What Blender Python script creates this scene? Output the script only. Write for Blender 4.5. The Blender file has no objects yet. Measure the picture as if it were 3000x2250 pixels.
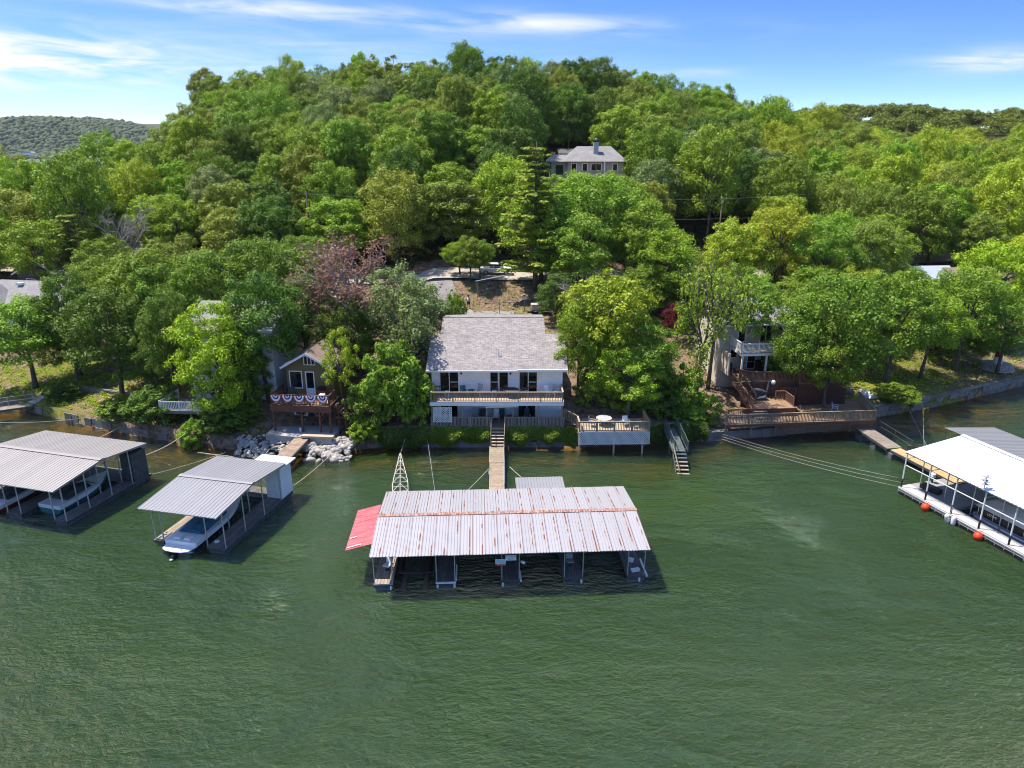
import bpy, bmesh, math, random
import numpy as np
from mathutils import Vector, Matrix
R = math.radians
scene = bpy.context.scene
col = scene.collection
# ---------------------------------------------------------------- camera
cam_data = bpy.data.cameras.new('camera')
cam_data.sensor_width = 36.0
cam_data.lens = 24.98
cam_data.clip_start = 0.5
cam_data.clip_end = 9000
cam = bpy.data.objects.new('camera', cam_data)
cam.location = (0, 0, 27)
cam.rotation_euler = (R(90 - 18.46), 0, 0)
col.objects.link(cam)
scene.camera = cam
# ---------------------------------------------------------------- sky and sun
SUN_EL, SUN_DIR = R(66), Vector((-0.95, 0.31))
world = bpy.data.worlds.new('World')
scene.world = world
world.use_nodes = True
wn, wl = world.node_tree.nodes, world.node_tree.links
wn.clear()
w_out = wn.new('ShaderNodeOutputWorld')
w_bg = wn.new('ShaderNodeBackground')
w_bg.inputs['Strength'].default_value = 0.105
sky = wn.new('ShaderNodeTexSky')
sky.sky_type = 'NISHITA'
sky.sun_disc = False
sky.sun_elevation = SUN_EL
sky.sun_rotation = math.atan2(SUN_DIR.x, SUN_DIR.y)
sky.air_density = 1.0
sky.dust_density = 0.4
sky.ozone_density = 3.0
w_tc = wn.new('ShaderNodeTexCoord')
w_map = wn.new('ShaderNodeMapping')          # steeper air column: the deep blue starts low over the hills
w_map.vector_type = 'POINT'
w_map.inputs['Scale'].default_value = (1, 1, 2.4)
wl.new(w_tc.outputs['Generated'], w_map.inputs['Vector'])
wl.new(w_map.outputs['Vector'], sky.inputs['Vector'])
w_hsv = wn.new('ShaderNodeHueSaturation')
w_hsv.inputs['Saturation'].default_value = 1.25
w_hsv.inputs['Hue'].default_value = 0.508
wl.new(sky.outputs['Color'], w_hsv.inputs['Color'])
# cirrus: long thin streaks of cloud, mapped on a flat layer high above
w_sep = wn.new('ShaderNodeSeparateXYZ'); wl.new(w_tc.outputs['Generated'], w_sep.inputs[0])
def wmath(op, a, b=None, clamp=False):
    n = wn.new('ShaderNodeMath'); n.operation = op; n.use_clamp = clamp
    for i, v in enumerate((a, b)):
        if v is None: continue
        if isinstance(v, (int, float)): n.inputs[i].default_value = v
        else: wl.new(v, n.inputs[i])
    return n.outputs[0]
zc = wmath('MAXIMUM', w_sep.outputs['Z'], 0.0)
zd = wmath('ADD', zc, 0.12)
cx = wmath('DIVIDE', w_sep.outputs['X'], zd)
cy = wmath('DIVIDE', w_sep.outputs['Y'], zd)
w_cmb = wn.new('ShaderNodeCombineXYZ'); wl.new(cx, w_cmb.inputs[0]); wl.new(cy, w_cmb.inputs[1])
def wnoise(scale, rot, sc, detail, dist, off=(0, 0, 0)):
    m = wn.new('ShaderNodeMapping'); m.inputs['Rotation'].default_value = (0, 0, R(rot)); m.inputs['Scale'].default_value = sc
    m.inputs['Location'].default_value = off
    wl.new(w_cmb.outputs[0], m.inputs['Vector'])
    n = wn.new('ShaderNodeTexNoise'); n.inputs['Scale'].default_value = scale
    n.inputs['Detail'].default_value = detail; n.inputs['Distortion'].default_value = dist
    wl.new(m.outputs[0], n.inputs['Vector'])
    return n.outputs['Fac']
c_big = wnoise(0.33, 14, (1.0, 1.5, 1), 2, 0.3, (1.7, 0.4, 0))
c_str = wnoise(1.0, 20, (0.35, 2.3, 1), 8, 0.9, (3.1, 5.0, 0))
c_sum = wmath('ADD', wmath('MULTIPLY', c_big, 1.1), wmath('MULTIPLY', c_str, 0.8))
def wrange(v, lo, hi, to=1.0):
    r = wn.new('ShaderNodeMapRange'); r.interpolation_type = 'SMOOTHSTEP'; r.inputs['From Min'].default_value = lo; r.inputs['From Max'].default_value = hi; r.inputs['To Max'].default_value = to
    wl.new(v, r.inputs['Value']); return r.outputs[0]
veil = wrange(c_sum, 0.98, 1.5, 0.55)
# banks of cloud over the far hills: bearing u, height w above the horizon
u_ = wmath('DIVIDE', w_sep.outputs['X'], wmath('MAXIMUM', w_sep.outputs['Y'], 0.05)); w_ = w_sep.outputs['Z']
w_uv = wn.new('ShaderNodeCombineXYZ'); wl.new(wmath('MULTIPLY', u_, 7.0), w_uv.inputs[0]); wl.new(wmath('MULTIPLY', wmath('ADD', w_, wmath('MULTIPLY', u_, 0.035)), 60.0), w_uv.inputs[1])
w_n = wn.new('ShaderNodeTexNoise'); w_n.inputs['Scale'].default_value = 0.9; w_n.inputs['Detail'].default_value = 9; w_n.inputs['Roughness'].default_value = 0.58; w_n.inputs['Distortion'].default_value = 0.5
wl.new(w_uv.outputs[0], w_n.inputs['Vector'])
front = wrange(w_sep.outputs['Y'], 0.0, 0.2)
cl = None
for u0, su, w0, sw, tilt, amp in ((-0.66, 0.17, 0.094, 0.024, 0.0, 1.6), (-0.40, 0.42, 0.085, 0.040, 0.0, 0.55), (-0.28, 0.42, 0.155, 0.012, -0.035, 0.75), (0.05, 0.10, 0.148, 0.010, -0.05, 0.5), (0.63, 0.09, 0.090, 0.011, 0.02, 1.15), (0.24, 0.05, 0.088, 0.004, 0.0, 0.7)):
    du = wmath('SUBTRACT', u_, u0); a_ = wmath('DIVIDE', du, su); b_ = wmath('DIVIDE', wmath('SUBTRACT', wmath('SUBTRACT', w_, w0), wmath('MULTIPLY', du, tilt)), sw)
    g_ = wmath('MULTIPLY', wmath('POWER', 2.718, wmath('MULTIPLY', wmath('ADD', wmath('MULTIPLY', a_, a_), wmath('MULTIPLY', b_, b_)), -1.0)), amp)
    cl = g_ if cl is None else wmath('ADD', cl, g_)
bank = wmath('MULTIPLY', wmath('MULTIPLY', cl, wrange(w_n.outputs['Fac'], 0.30, 0.72)), front)
cloud_fac = wmath('MINIMUM', wmath('ADD', bank, wmath('MULTIPLY', veil, 0.8)), 0.93)
w_mix = wn.new('ShaderNodeMix'); w_mix.data_type = 'RGBA'
w_mix.inputs['B'].default_value = (4.6, 4.7, 4.9, 1)
wl.new(cloud_fac, w_mix.inputs['Factor'])
wl.new(w_hsv.outputs['Color'], w_mix.inputs['A'])
wl.new(w_mix.outputs['Result'], w_bg.inputs['Color'])
wl.new(w_bg.outputs[0], w_out.inputs['Surface'])
sun_data = bpy.data.lights.new('sun', 'SUN')
sun_data.energy = 3.3
sun_data.angle = R(0.53)
sun_data.color = (1.0, 0.93, 0.83)
sun = bpy.data.objects.new('sun', sun_data)
sdir = Vector((SUN_DIR.x * math.cos(SUN_EL), SUN_DIR.y * math.cos(SUN_EL), math.sin(SUN_EL)))
sun.rotation_euler = sdir.to_track_quat('Z', 'Y').to_euler()
sun.location = sdir * 150
col.objects.link(sun)
scene.view_settings.view_transform = 'Standard'
scene.view_settings.look = 'None'
scene.view_settings.gamma = 1.0
scene.view_settings.use_curve_mapping = False
scene.view_settings.exposure = 1.15
scene.cycles.max_bounces = 4
scene.cycles.diffuse_bounces = 2
scene.cycles.glossy_bounces = 3
scene.cycles.transmission_bounces = 3
scene.cycles.transparent_max_bounces = 12
scene.cycles.caustics_reflective = False
scene.cycles.caustics_refractive = False
scene.cycles.filter_width = 1.0
scene.cycles.use_adaptive_sampling = True
scene.cycles.adaptive_threshold = 0.013
scene.cycles.adaptive_min_samples = 32
# ---------------------------------------------------------------- helpers
def link(o, parent=None):
    col.objects.link(o)
    if parent is not None: o.parent = parent
    return o
def tag(o, label=None, cat=None, group=None, kind=None):
    if label: o['label'] = label
    if cat: o['category'] = cat
    if group: o['group'] = group
    if kind: o['kind'] = kind
    return o
def thing(name, label, cat, loc=(0, 0, 0), rz=0.0, group=None):
    o = bpy.data.objects.new(name, None)
    o.empty_display_size = 0.5
    o.location = loc
    o.rotation_euler = (0, 0, rz)
    link(o)
    return tag(o, label, cat, group)
class MB:
    """collects faces of one mesh"""
    def __init__(s): s.v = []; s.f = []
    def poly(s, pts):
        n = len(s.v); s.v += [tuple(p) for p in pts]; s.f.append(tuple(range(n, n + len(pts)))); return s
    def box(s, x0, x1, y0, y1, z0, z1):
        n = len(s.v)
        s.v += [(x0, y0, z0), (x1, y0, z0), (x1, y1, z0), (x0, y1, z0), (x0, y0, z1), (x1, y0, z1), (x1, y1, z1), (x0, y1, z1)]
        s.f += [tuple(n + i for i in q) for q in ((3, 2, 1, 0), (4, 5, 6, 7), (0, 1, 5, 4), (1, 2, 6, 5), (2, 3, 7, 6), (3, 0, 4, 7))]
        return s
    def bar(s, a, b, w, h=None, up=(0, 0, 1)):
        """box-section bar from a to b"""
        h = h or w
        a, b = Vector(a), Vector(b); d = (b - a)
        if d.length < 1e-6: return s
        d.normalize(); u = Vector(up)
        if abs(d.dot(u)) > 0.98: u = Vector((0, 1, 0))
        sx = d.cross(u).normalized(); sz = sx.cross(d)
        n = len(s.v)
        for p in (a, b):
            for i, j in ((-1, -1), (1, -1), (1, 1), (-1, 1)):
                s.v.append(tuple(p + sx * (i * w / 2) + sz * (j * h / 2)))
        s.f += [tuple(n + i for i in q) for q in ((0, 1, 2, 3), (7, 6, 5, 4), (1, 0, 4, 5), (2, 1, 5, 6), (3, 2, 6, 7), (0, 3, 7, 4))]
        return s
    def tube(s, pts, rad, k=8, caps=True):
        """round tube through pts; rad is a number or one per point"""
        pts = [Vector(p) for p in pts]; m = len(pts)
        rad = [rad] * m if isinstance(rad, (int, float)) else rad
        n = len(s.v); ref = None
        for i, p in enumerate(pts):
            d = (pts[min(i + 1, m - 1)] - pts[max(i - 1, 0)]).normalized()
            if ref is None:
                ref = Vector((0, 0, 1)) if abs(d.z) < 0.9 else Vector((1, 0, 0))
            a = d.cross(ref).normalized(); b = a.cross(d).normalized(); ref = b.cross(a) * 0 + b
            ref = b
            for q in range(k):
                t = 2 * math.pi * q / k
                s.v.append(tuple(p + (a * math.cos(t) + b * math.sin(t)) * rad[i]))
        for i in range(m - 1):
            for q in range(k):
                s.f.append((n + i * k + q, n + i * k + (q + 1) % k, n + (i + 1) * k + (q + 1) % k, n + (i + 1) * k + q))
        if caps:
            s.f.append(tuple(n + q for q in range(k))[::-1]); s.f.append(tuple(n + (m - 1) * k + q for q in range(k)))
        return s
    def lathe(s, prof, k=16, c=(0, 0, 0)):
        n = len(s.v); m = len(prof)
        for r, z in prof:
            for q in range(k):
                t = 2 * math.pi * q / k
                s.v.append((c[0] + r * math.cos(t), c[1] + r * math.sin(t), c[2] + z))
        for i in range(m - 1):
            for q in range(k):
                s.f.append((n + i * k + q, n + i * k + (q + 1) % k, n + (i + 1) * k + (q + 1) % k, n + (i + 1) * k + q))
        s.f.append(tuple(n + q for q in range(k))[::-1]); s.f.append(tuple(n + (m - 1) * k + q for q in range(k)))
        return s
    def prism(s, outline, y0, y1):
        """outline in x,z swept along y"""
        n = len(s.v); m = len(outline)
        s.v += [(x, y0, z) for x, z in outline] + [(x, y1, z) for x, z in outline]
        s.f.append(tuple(range(n, n + m))); s.f.append(tuple(range(n + 2 * m - 1, n + m - 1, -1)))
        for i in range(m):
            j = (i + 1) % m; s.f.append((n + j, n + i, n + m + i, n + m + j))
        return s
    def slab(s, outline, z0, z1):
        """outline in x,y given a thickness in z"""
        n = len(s.v); m = len(outline)
        s.v += [(x, y, z0) for x, y in outline] + [(x, y, z1) for x, y in outline]
        s.f.append(tuple(range(n + m - 1, n - 1, -1))); s.f.append(tuple(range(n + m, n + 2 * m)))
        for i in range(m):
            j = (i + 1) % m; s.f.append((n + i, n + j, n + m + j, n + m + i))
        return s
    def mesh(s, name, m, smooth=False):
        me = bpy.data.meshes.new(name)
        me.from_pydata(s.v, [], s.f)
        if m: me.materials.append(m)
        if smooth: me.polygons.foreach_set('use_smooth', [True] * len(me.polygons))
        me.update()
        return me
    def build(s, name, m, parent=None, loc=(0, 0, 0), rot=(0, 0, 0), smooth=False, bevel=0, fix=True):
        me = s.mesh(name, m, smooth)
        if fix:
            b = bmesh.new(); b.from_mesh(me); bmesh.ops.recalc_face_normals(b, faces=b.faces); b.to_mesh(me); b.free()
        o = bpy.data.objects.new(name, me)
        o.location = loc; o.rotation_euler = rot
        link(o, parent)
        if bevel:
            mo = o.modifiers.new('bevel', 'BEVEL'); mo.width = bevel; mo.segments = 1; mo.limit_method = 'ANGLE'
        return o
_boxes = {}
def boxpart(name, size, m, parent=None, loc=(0, 0, 0), rot=(0, 0, 0)):
    """an object of its own whose box mesh is shared with every alike piece; loc is its centre"""
    k = (round(size[0], 3), round(size[1], 3), round(size[2], 3), m.name)
    if k not in _boxes:
        x, y, z = (q / 2 for q in size)
        me = MB().box(-x, x, -y, y, -z, z).mesh(name, m)
        _boxes[k] = me
    o = bpy.data.objects.new(name, _boxes[k])
    o.location = loc; o.rotation_euler = rot
    return link(o, parent)
def barpart(name, a, b, w, h, m, parent=None):
    """straight member from a to b as its own object"""
    a, b = Vector(a), Vector(b); d = b - a; L = d.length
    k = (round(L, 2), round(w, 3), round(h, 3), m.name, 'bar')
    if k not in _boxes: _boxes[k] = MB().box(-L / 2, L / 2, -w / 2, w / 2, -h / 2, h / 2).mesh(name, m)
    o = bpy.data.objects.new(name, _boxes[k])
    q = d.to_track_quat('X', 'Z')
    o.rotation_euler = q.to_euler(); o.location = (a + b) / 2
    return link(o, parent)
def polepart(name, a, b, r, m, parent=None, k=8):
    o = MB().tube([a, b], r, k).build(name, m, parent, smooth=False, fix=False)
    return o
def copy_tree(o, parent=None):
    c = o.copy(); col.objects.link(c); c.parent = parent
    for ch in list(o.children): copy_tree(ch, c)
    return c
# ---------------------------------------------------------------- materials
MATS = {}
def nodes_of(name):
    m = bpy.data.materials.new(name); m.use_nodes = True
    nt = m.node_tree; nt.nodes.clear()
    out = nt.nodes.new('ShaderNodeOutputMaterial')
    return m, nt.nodes, nt.links, out
def mat(name, c, rough=0.6, c2=None, scale=2.0, var=0.12, metal=0.0, bump=0.0, bscale=None, stretch=(1, 1, 1), rnd=0.0, spec=0.4, detail=6, lo=0.35, hi=0.65, seed=0.0):
    if name in MATS: return MATS[name]
    m, N, L, out = nodes_of(name)
    b = N.new('ShaderNodeBsdfPrincipled'); L.new(b.outputs[0], out.inputs[0])
    b.inputs['Roughness'].default_value = rough; b.inputs['Metallic'].default_value = metal
    b.inputs['Specular IOR Level'].default_value = spec
    tc = N.new('ShaderNodeTexCoord'); mp = N.new('ShaderNodeMapping'); mp.inputs['Scale'].default_value = stretch
    oi = N.new('ShaderNodeObjectInfo')
    L.new(tc.outputs['Object'], mp.inputs['Vector'])
    add = N.new('ShaderNodeVectorMath'); add.operation = 'MULTIPLY_ADD'
    cb = N.new('ShaderNodeCombineXYZ')
    for i in range(3): L.new(oi.outputs['Random'], cb.inputs[i])
    L.new(cb.outputs[0], add.inputs[0]); add.inputs[1].default_value = (37, 53, 71); L.new(mp.outputs[0], add.inputs[2])
    nz = N.new('ShaderNodeTexNoise'); nz.inputs['Scale'].default_value = scale; nz.inputs['Detail'].default_value = detail
    nz.inputs['Roughness'].default_value = 0.62
    L.new(add.outputs[0], nz.inputs['Vector'])
    mr = N.new('ShaderNodeMapRange'); mr.inputs['From Min'].default_value = lo; mr.inputs['From Max'].default_value = hi
    L.new(nz.outputs['Fac'], mr.inputs['Value'])
    mx = N.new('ShaderNodeMix'); mx.data_type = 'RGBA'
    a = c if c2 else tuple(max(0, q * (1 - var)) for q in c)
    d = c2 if c2 else tuple(min(1, q * (1 + var)) for q in c)
    mx.inputs['A'].default_value = (*a, 1); mx.inputs['B'].default_value = (*d, 1)
    L.new(mr.outputs[0], mx.inputs['Factor'])
    last = mx.outputs['Result']
    if rnd:
        hs = N.new('ShaderNodeHueSaturation'); rr = N.new('ShaderNodeMapRange')
        rr.inputs['To Min'].default_value = 1 - rnd; rr.inputs['To Max'].default_value = 1 + rnd
        L.new(oi.outputs['Random'], rr.inputs['Value']); L.new(rr.outputs[0], hs.inputs['Value']); L.new(last, hs.inputs['Color'])
        last = hs.outputs['Color']
    L.new(last, b.inputs['Base Color'])
    if bump:
        bn = N.new('ShaderNodeTexNoise'); bn.inputs['Scale'].default_value = bscale or scale * 4; bn.inputs['Detail'].default_value = 5
        L.new(add.outputs[0], bn.inputs['Vector'])
        bp = N.new('ShaderNodeBump'); bp.inputs['Strength'].default_value = bump; bp.inputs['Distance'].default_value = 0.05
        L.new(bn.outputs['Fac'], bp.inputs['Height']); L.new(bp.outputs[0], b.inputs['Normal'])
    MATS[name] = m
    return m
white_paint = mat('white_paint', (0.78, 0.78, 0.77), 0.5, var=0.06)
white_trim = mat('white_trim', (0.80, 0.80, 0.79), 0.45, var=0.05, scale=1.2)
wall_white = mat('wall_white', (0.76, 0.76, 0.77), 0.6, var=0.05, scale=0.8)
deck_grey = mat('deck_grey_wood', (0.20, 0.165, 0.13), 0.8, (0.30, 0.255, 0.21), 3, stretch=(0.3, 3, 3), rnd=0.16)
deck_tan = mat('deck_tan_wood', (0.42, 0.31, 0.20), 0.75, (0.54, 0.42, 0.29), 3, stretch=(0.3, 3, 3), rnd=0.14)
rail_wood = mat('rail_weathered_wood', (0.24, 0.17, 0.105), 0.8, (0.36, 0.27, 0.18), 3, rnd=0.15)
red_deck = mat('red_stained_wood', (0.085, 0.036, 0.024), 0.65, (0.14, 0.062, 0.042), 2, rnd=0.14)
orange_deck = mat('orange_stained_boards', (0.27, 0.165, 0.095), 0.7, (0.37, 0.24, 0.145), 2, stretch=(0.3, 2, 2), rnd=0.10)
brown_rail = mat('brown_stained_rail', (0.15, 0.075, 0.045), 0.65, (0.23, 0.125, 0.08), 2, rnd=0.14)
dock_wood = mat('dark_dock_planks', (0.10, 0.095, 0.085), 0.8, (0.19, 0.18, 0.16), 4, stretch=(2, 0.3, 2), rnd=0.22)
dock_wood_tan = mat('pale_dock_planks', (0.28, 0.22, 0.16), 0.8, (0.40, 0.32, 0.24), 4, stretch=(2, 0.3, 2), rnd=0.18)
gang_wood = mat('gangway_planks', (0.26, 0.20, 0.135), 0.8, (0.38, 0.30, 0.21), 3, rnd=0.16)
steel = mat('galvanised_steel', (0.36, 0.37, 0.37), 0.45, (0.50, 0.51, 0.51), 3, metal=0.35)
steel_dark = mat('dark_steel', (0.055, 0.06, 0.06), 0.5, (0.10, 0.11, 0.11), 3, metal=0.3)
float_grey = mat('float_shell', (0.07, 0.085, 0.09), 0.5, (0.14, 0.16, 0.165), 2)
black_plastic = mat('black_plastic', (0.012, 0.012, 0.013), 0.45, var=0.3)
dark_grey = mat('dark_grey_fabric', (0.035, 0.037, 0.04), 0.8, (0.06, 0.062, 0.065), 3)
concrete = mat('concrete', (0.33, 0.315, 0.29), 0.85, (0.44, 0.42, 0.39), 1.5, bump=0.3)
conc_dark = mat('stained_concrete', (0.13, 0.13, 0.12), 0.85, (0.27, 0.26, 0.24), 0.9, bump=0.5, bscale=6)
rock_m = mat('limestone_rock', (0.33, 0.295, 0.255), 0.85, (0.48, 0.44, 0.39), 2.5, bump=0.5, bscale=8, rnd=0.16)
stone_m = mat('wall_stone', (0.17, 0.155, 0.13), 0.85, (0.28, 0.26, 0.225), 3, bump=0.5, rnd=0.22)
rope_m = mat('pale_rope', (0.50, 0.46, 0.36), 0.8, var=0.1)
cable_m = mat('steel_cable', (0.27, 0.28, 0.27), 0.6, var=0.1)
olive_siding = mat('olive_siding', (0.135, 0.10, 0.038), 0.65, (0.165, 0.125, 0.05), 2)
tan_siding = mat('tan_siding', (0.52, 0.46, 0.37), 0.6, (0.58, 0.52, 0.43), 1.5)
grey_siding = mat('grey_siding', (0.42, 0.40, 0.37), 0.6, (0.50, 0.48, 0.45), 1.5)
dark_wall = mat('dark_wall', (0.05, 0.05, 0.05), 0.8, (0.08, 0.08, 0.08), 1)
red_tin = mat('red_metal_sheet', (0.40, 0.07, 0.085), 0.6, (0.55, 0.17, 0.18), 1.6, rnd=0.08, stretch=(3, 0.6, 1))
grey_plastic = mat('grey_plastic', (0.33, 0.34, 0.36), 0.5, var=0.1)
teal_fabric = mat('teal_fabric', (0.035, 0.16, 0.16), 0.7, var=0.2)
darkteal = mat('dark_teal_fabric', (0.02, 0.07, 0.085), 0.7, var=0.2)
red_plastic = mat('orange_red_buoy', (0.80, 0.065, 0.02), 0.35, var=0.08)
bark = mat('bark', (0.075, 0.06, 0.048), 0.9, (0.16, 0.135, 0.11), 6, bump=0.6, bscale=12, stretch=(2, 2, 0.5))
bark_pale = mat('pale_dead_bark', (0.20, 0.175, 0.155), 0.9, (0.34, 0.31, 0.28), 5, bump=0.4)
def glass_mat():
    m, N, L, out = nodes_of('window_glass')
    b = N.new('ShaderNodeBsdfPrincipled'); b.inputs['Roughness'].default_value = 0.03; b.inputs['IOR'].default_value = 1.5
    b.inputs['Base Color'].default_value = (0.010, 0.012, 0.014, 1)
    t = N.new('ShaderNodeBsdfTransparent'); t.inputs[0].default_value = (0.75, 0.8, 0.8, 1)
    mx = N.new('ShaderNodeMixShader'); mx.inputs[0].default_value = 0.45
    L.new(t.outputs[0], mx.inputs[1]); L.new(b.outputs[0], mx.inputs[2]); L.new(mx.outputs[0], out.inputs[0])
    return m
glass = glass_mat()
dark_room = mat('dark_interior', (0.035, 0.032, 0.028), 0.9, (0.07, 0.06, 0.05), 1.5)  # for panels behind windows: the darkness of unlit rooms put into their colour
curtain_m = mat('pale_curtain', (0.60, 0.63, 0.66), 0.9, var=0.08, scale=8, stretch=(3, 3, 0.1))
wood_furn = mat('warm_furniture_wood', (0.28, 0.14, 0.06), 0.5, var=0.2)
def siding_mat(name, base, pitch=0.18, axis='Z', depth=0.6):
    """lapped boards too thin to build singly: relief and colour grain only"""
    m, N, L, out = nodes_of(name)
    b = N.new('ShaderNodeBsdfPrincipled'); b.inputs['Roughness'].default_value = 0.6; L.new(b.outputs[0], out.inputs[0])
    tc = N.new('ShaderNodeTexCoord'); sp = N.new('ShaderNodeSeparateXYZ'); L.new(tc.outputs['Object'], sp.inputs[0])
    dv = N.new('ShaderNodeMath'); dv.operation = 'DIVIDE'; dv.inputs[1].default_value = pitch; L.new(sp.outputs[axis], dv.inputs[0])
    fr = N.new('ShaderNodeMath'); fr.operation = 'FRACT'; L.new(dv.outputs[0], fr.inputs[0])
    bp = N.new('ShaderNodeBump'); bp.inputs['Strength'].default_value = depth; bp.inputs['Distance'].default_value = 0.03; bp.invert = True
    L.new(fr.outputs[0], bp.inputs['Height']); L.new(bp.outputs[0], b.inputs['Normal'])
    nz = N.new('ShaderNodeTexNoise'); nz.inputs['Scale'].default_value = 0.9; nz.inputs['Detail'].default_value = 6; L.new(tc.outputs['Object'], nz.inputs['Vector'])
    mx = N.new('ShaderNodeMix'); mx.data_type = 'RGBA'; L.new(nz.outputs['Fac'], mx.inputs['Factor'])
    mx.inputs['A'].default_value = (*[q * 0.88 for q in base], 1); mx.inputs['B'].default_value = (*[min(1, q * 1.1) for q in base], 1)
    L.new(mx.outputs['Result'], b.inputs['Base Color'])
    MATS[name] = m
    return m
siding_white = siding_mat('white_lap_siding', (0.82, 0.82, 0.82))
siding_olive = siding_mat('olive_lap_siding', (0.165, 0.122, 0.046), 0.2)
siding_tan = siding_mat('tan_lap_siding', (0.56, 0.50, 0.41), 0.16)
siding_grey = siding_mat('grey_board_siding', (0.40, 0.375, 0.345), 0.3, 'X')
def shingle_mat(name, base, contrast=0.35):
    m, N, L, out = nodes_of(name)
    b = N.new('ShaderNodeBsdfPrincipled'); b.inputs['Roughness'].default_value = 0.9; L.new(b.outputs[0], out.inputs[0])
    tc = N.new('ShaderNodeTexCoord')
    br = N.new('ShaderNodeTexBrick'); br.inputs['Scale'].default_value = 1.0; br.inputs['Mortar Size'].default_value = 0.012
    br.inputs['Brick Width'].default_value = 0.32; br.inputs['Row Height'].default_value = 0.14
    br.inputs['Color1'].default_value = (*[q * (1 - contrast) for q in base], 1); br.inputs['Color2'].default_value = (*[q * (1 + contrast) for q in base], 1)
    br.inputs['Mortar'].default_value = (*[q * 0.45 for q in base], 1)
    L.new(tc.outputs['Object'], br.inputs['Vector'])
    nz = N.new('ShaderNodeTexNoise'); nz.inputs['Scale'].default_value = 0.7; nz.inputs['Detail'].default_value = 8; L.new(tc.outputs['Object'], nz.inputs['Vector'])
    n2 = N.new('ShaderNodeTexNoise'); n2.inputs['Scale'].default_value = 6; n2.inputs['Detail'].default_value = 3; L.new(tc.outputs['Object'], n2.inputs['Vector'])
    h = N.new('ShaderNodeMapRange'); h.inputs['From Min'].default_value = 0.3; h.inputs['From Max'].default_value = 0.7; h.inputs['To Min'].default_value = 0.75; h.inputs['To Max'].default_value = 1.25
    ad = N.new('ShaderNodeMath'); ad.operation = 'ADD'; L.new(nz.outputs['Fac'], ad.inputs[0]); L.new(n2.outputs['Fac'], ad.inputs[1])
    mu = N.new('ShaderNodeMath'); mu.operation = 'MULTIPLY'; mu.inputs[1].default_value = 0.5; L.new(ad.outputs[0], mu.inputs[0]); L.new(mu.outputs[0], h.inputs['Value'])
    hs = N.new('ShaderNodeHueSaturation'); L.new(h.outputs[0], hs.inputs['Value']); L.new(br.outputs['Color'], hs.inputs['Color'])
    L.new(hs.outputs['Color'], b.inputs['Base Color'])
    bp = N.new('ShaderNodeBump'); bp.inputs['Strength'].default_value = 0.5; bp.inputs['Distance'].default_value = 0.02
    L.new(br.outputs['Fac'], bp.inputs['Height']); bp.invert = True; L.new(bp.outputs[0], b.inputs['Normal'])
    MATS[name] = m
    return m
shingle_grey = shingle_mat('grey_shingles', (0.33, 0.298, 0.28), 0.24)
shingle_light = shingle_mat('pale_grey_shingles', (0.30, 0.285, 0.275), 0.12)
shingle_brown = shingle_mat('brown_shingles', (0.30, 0.22, 0.17), 0.2)
shingle_dark = shingle_mat('dark_shingles', (0.16, 0.15, 0.14), 0.2)
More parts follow.
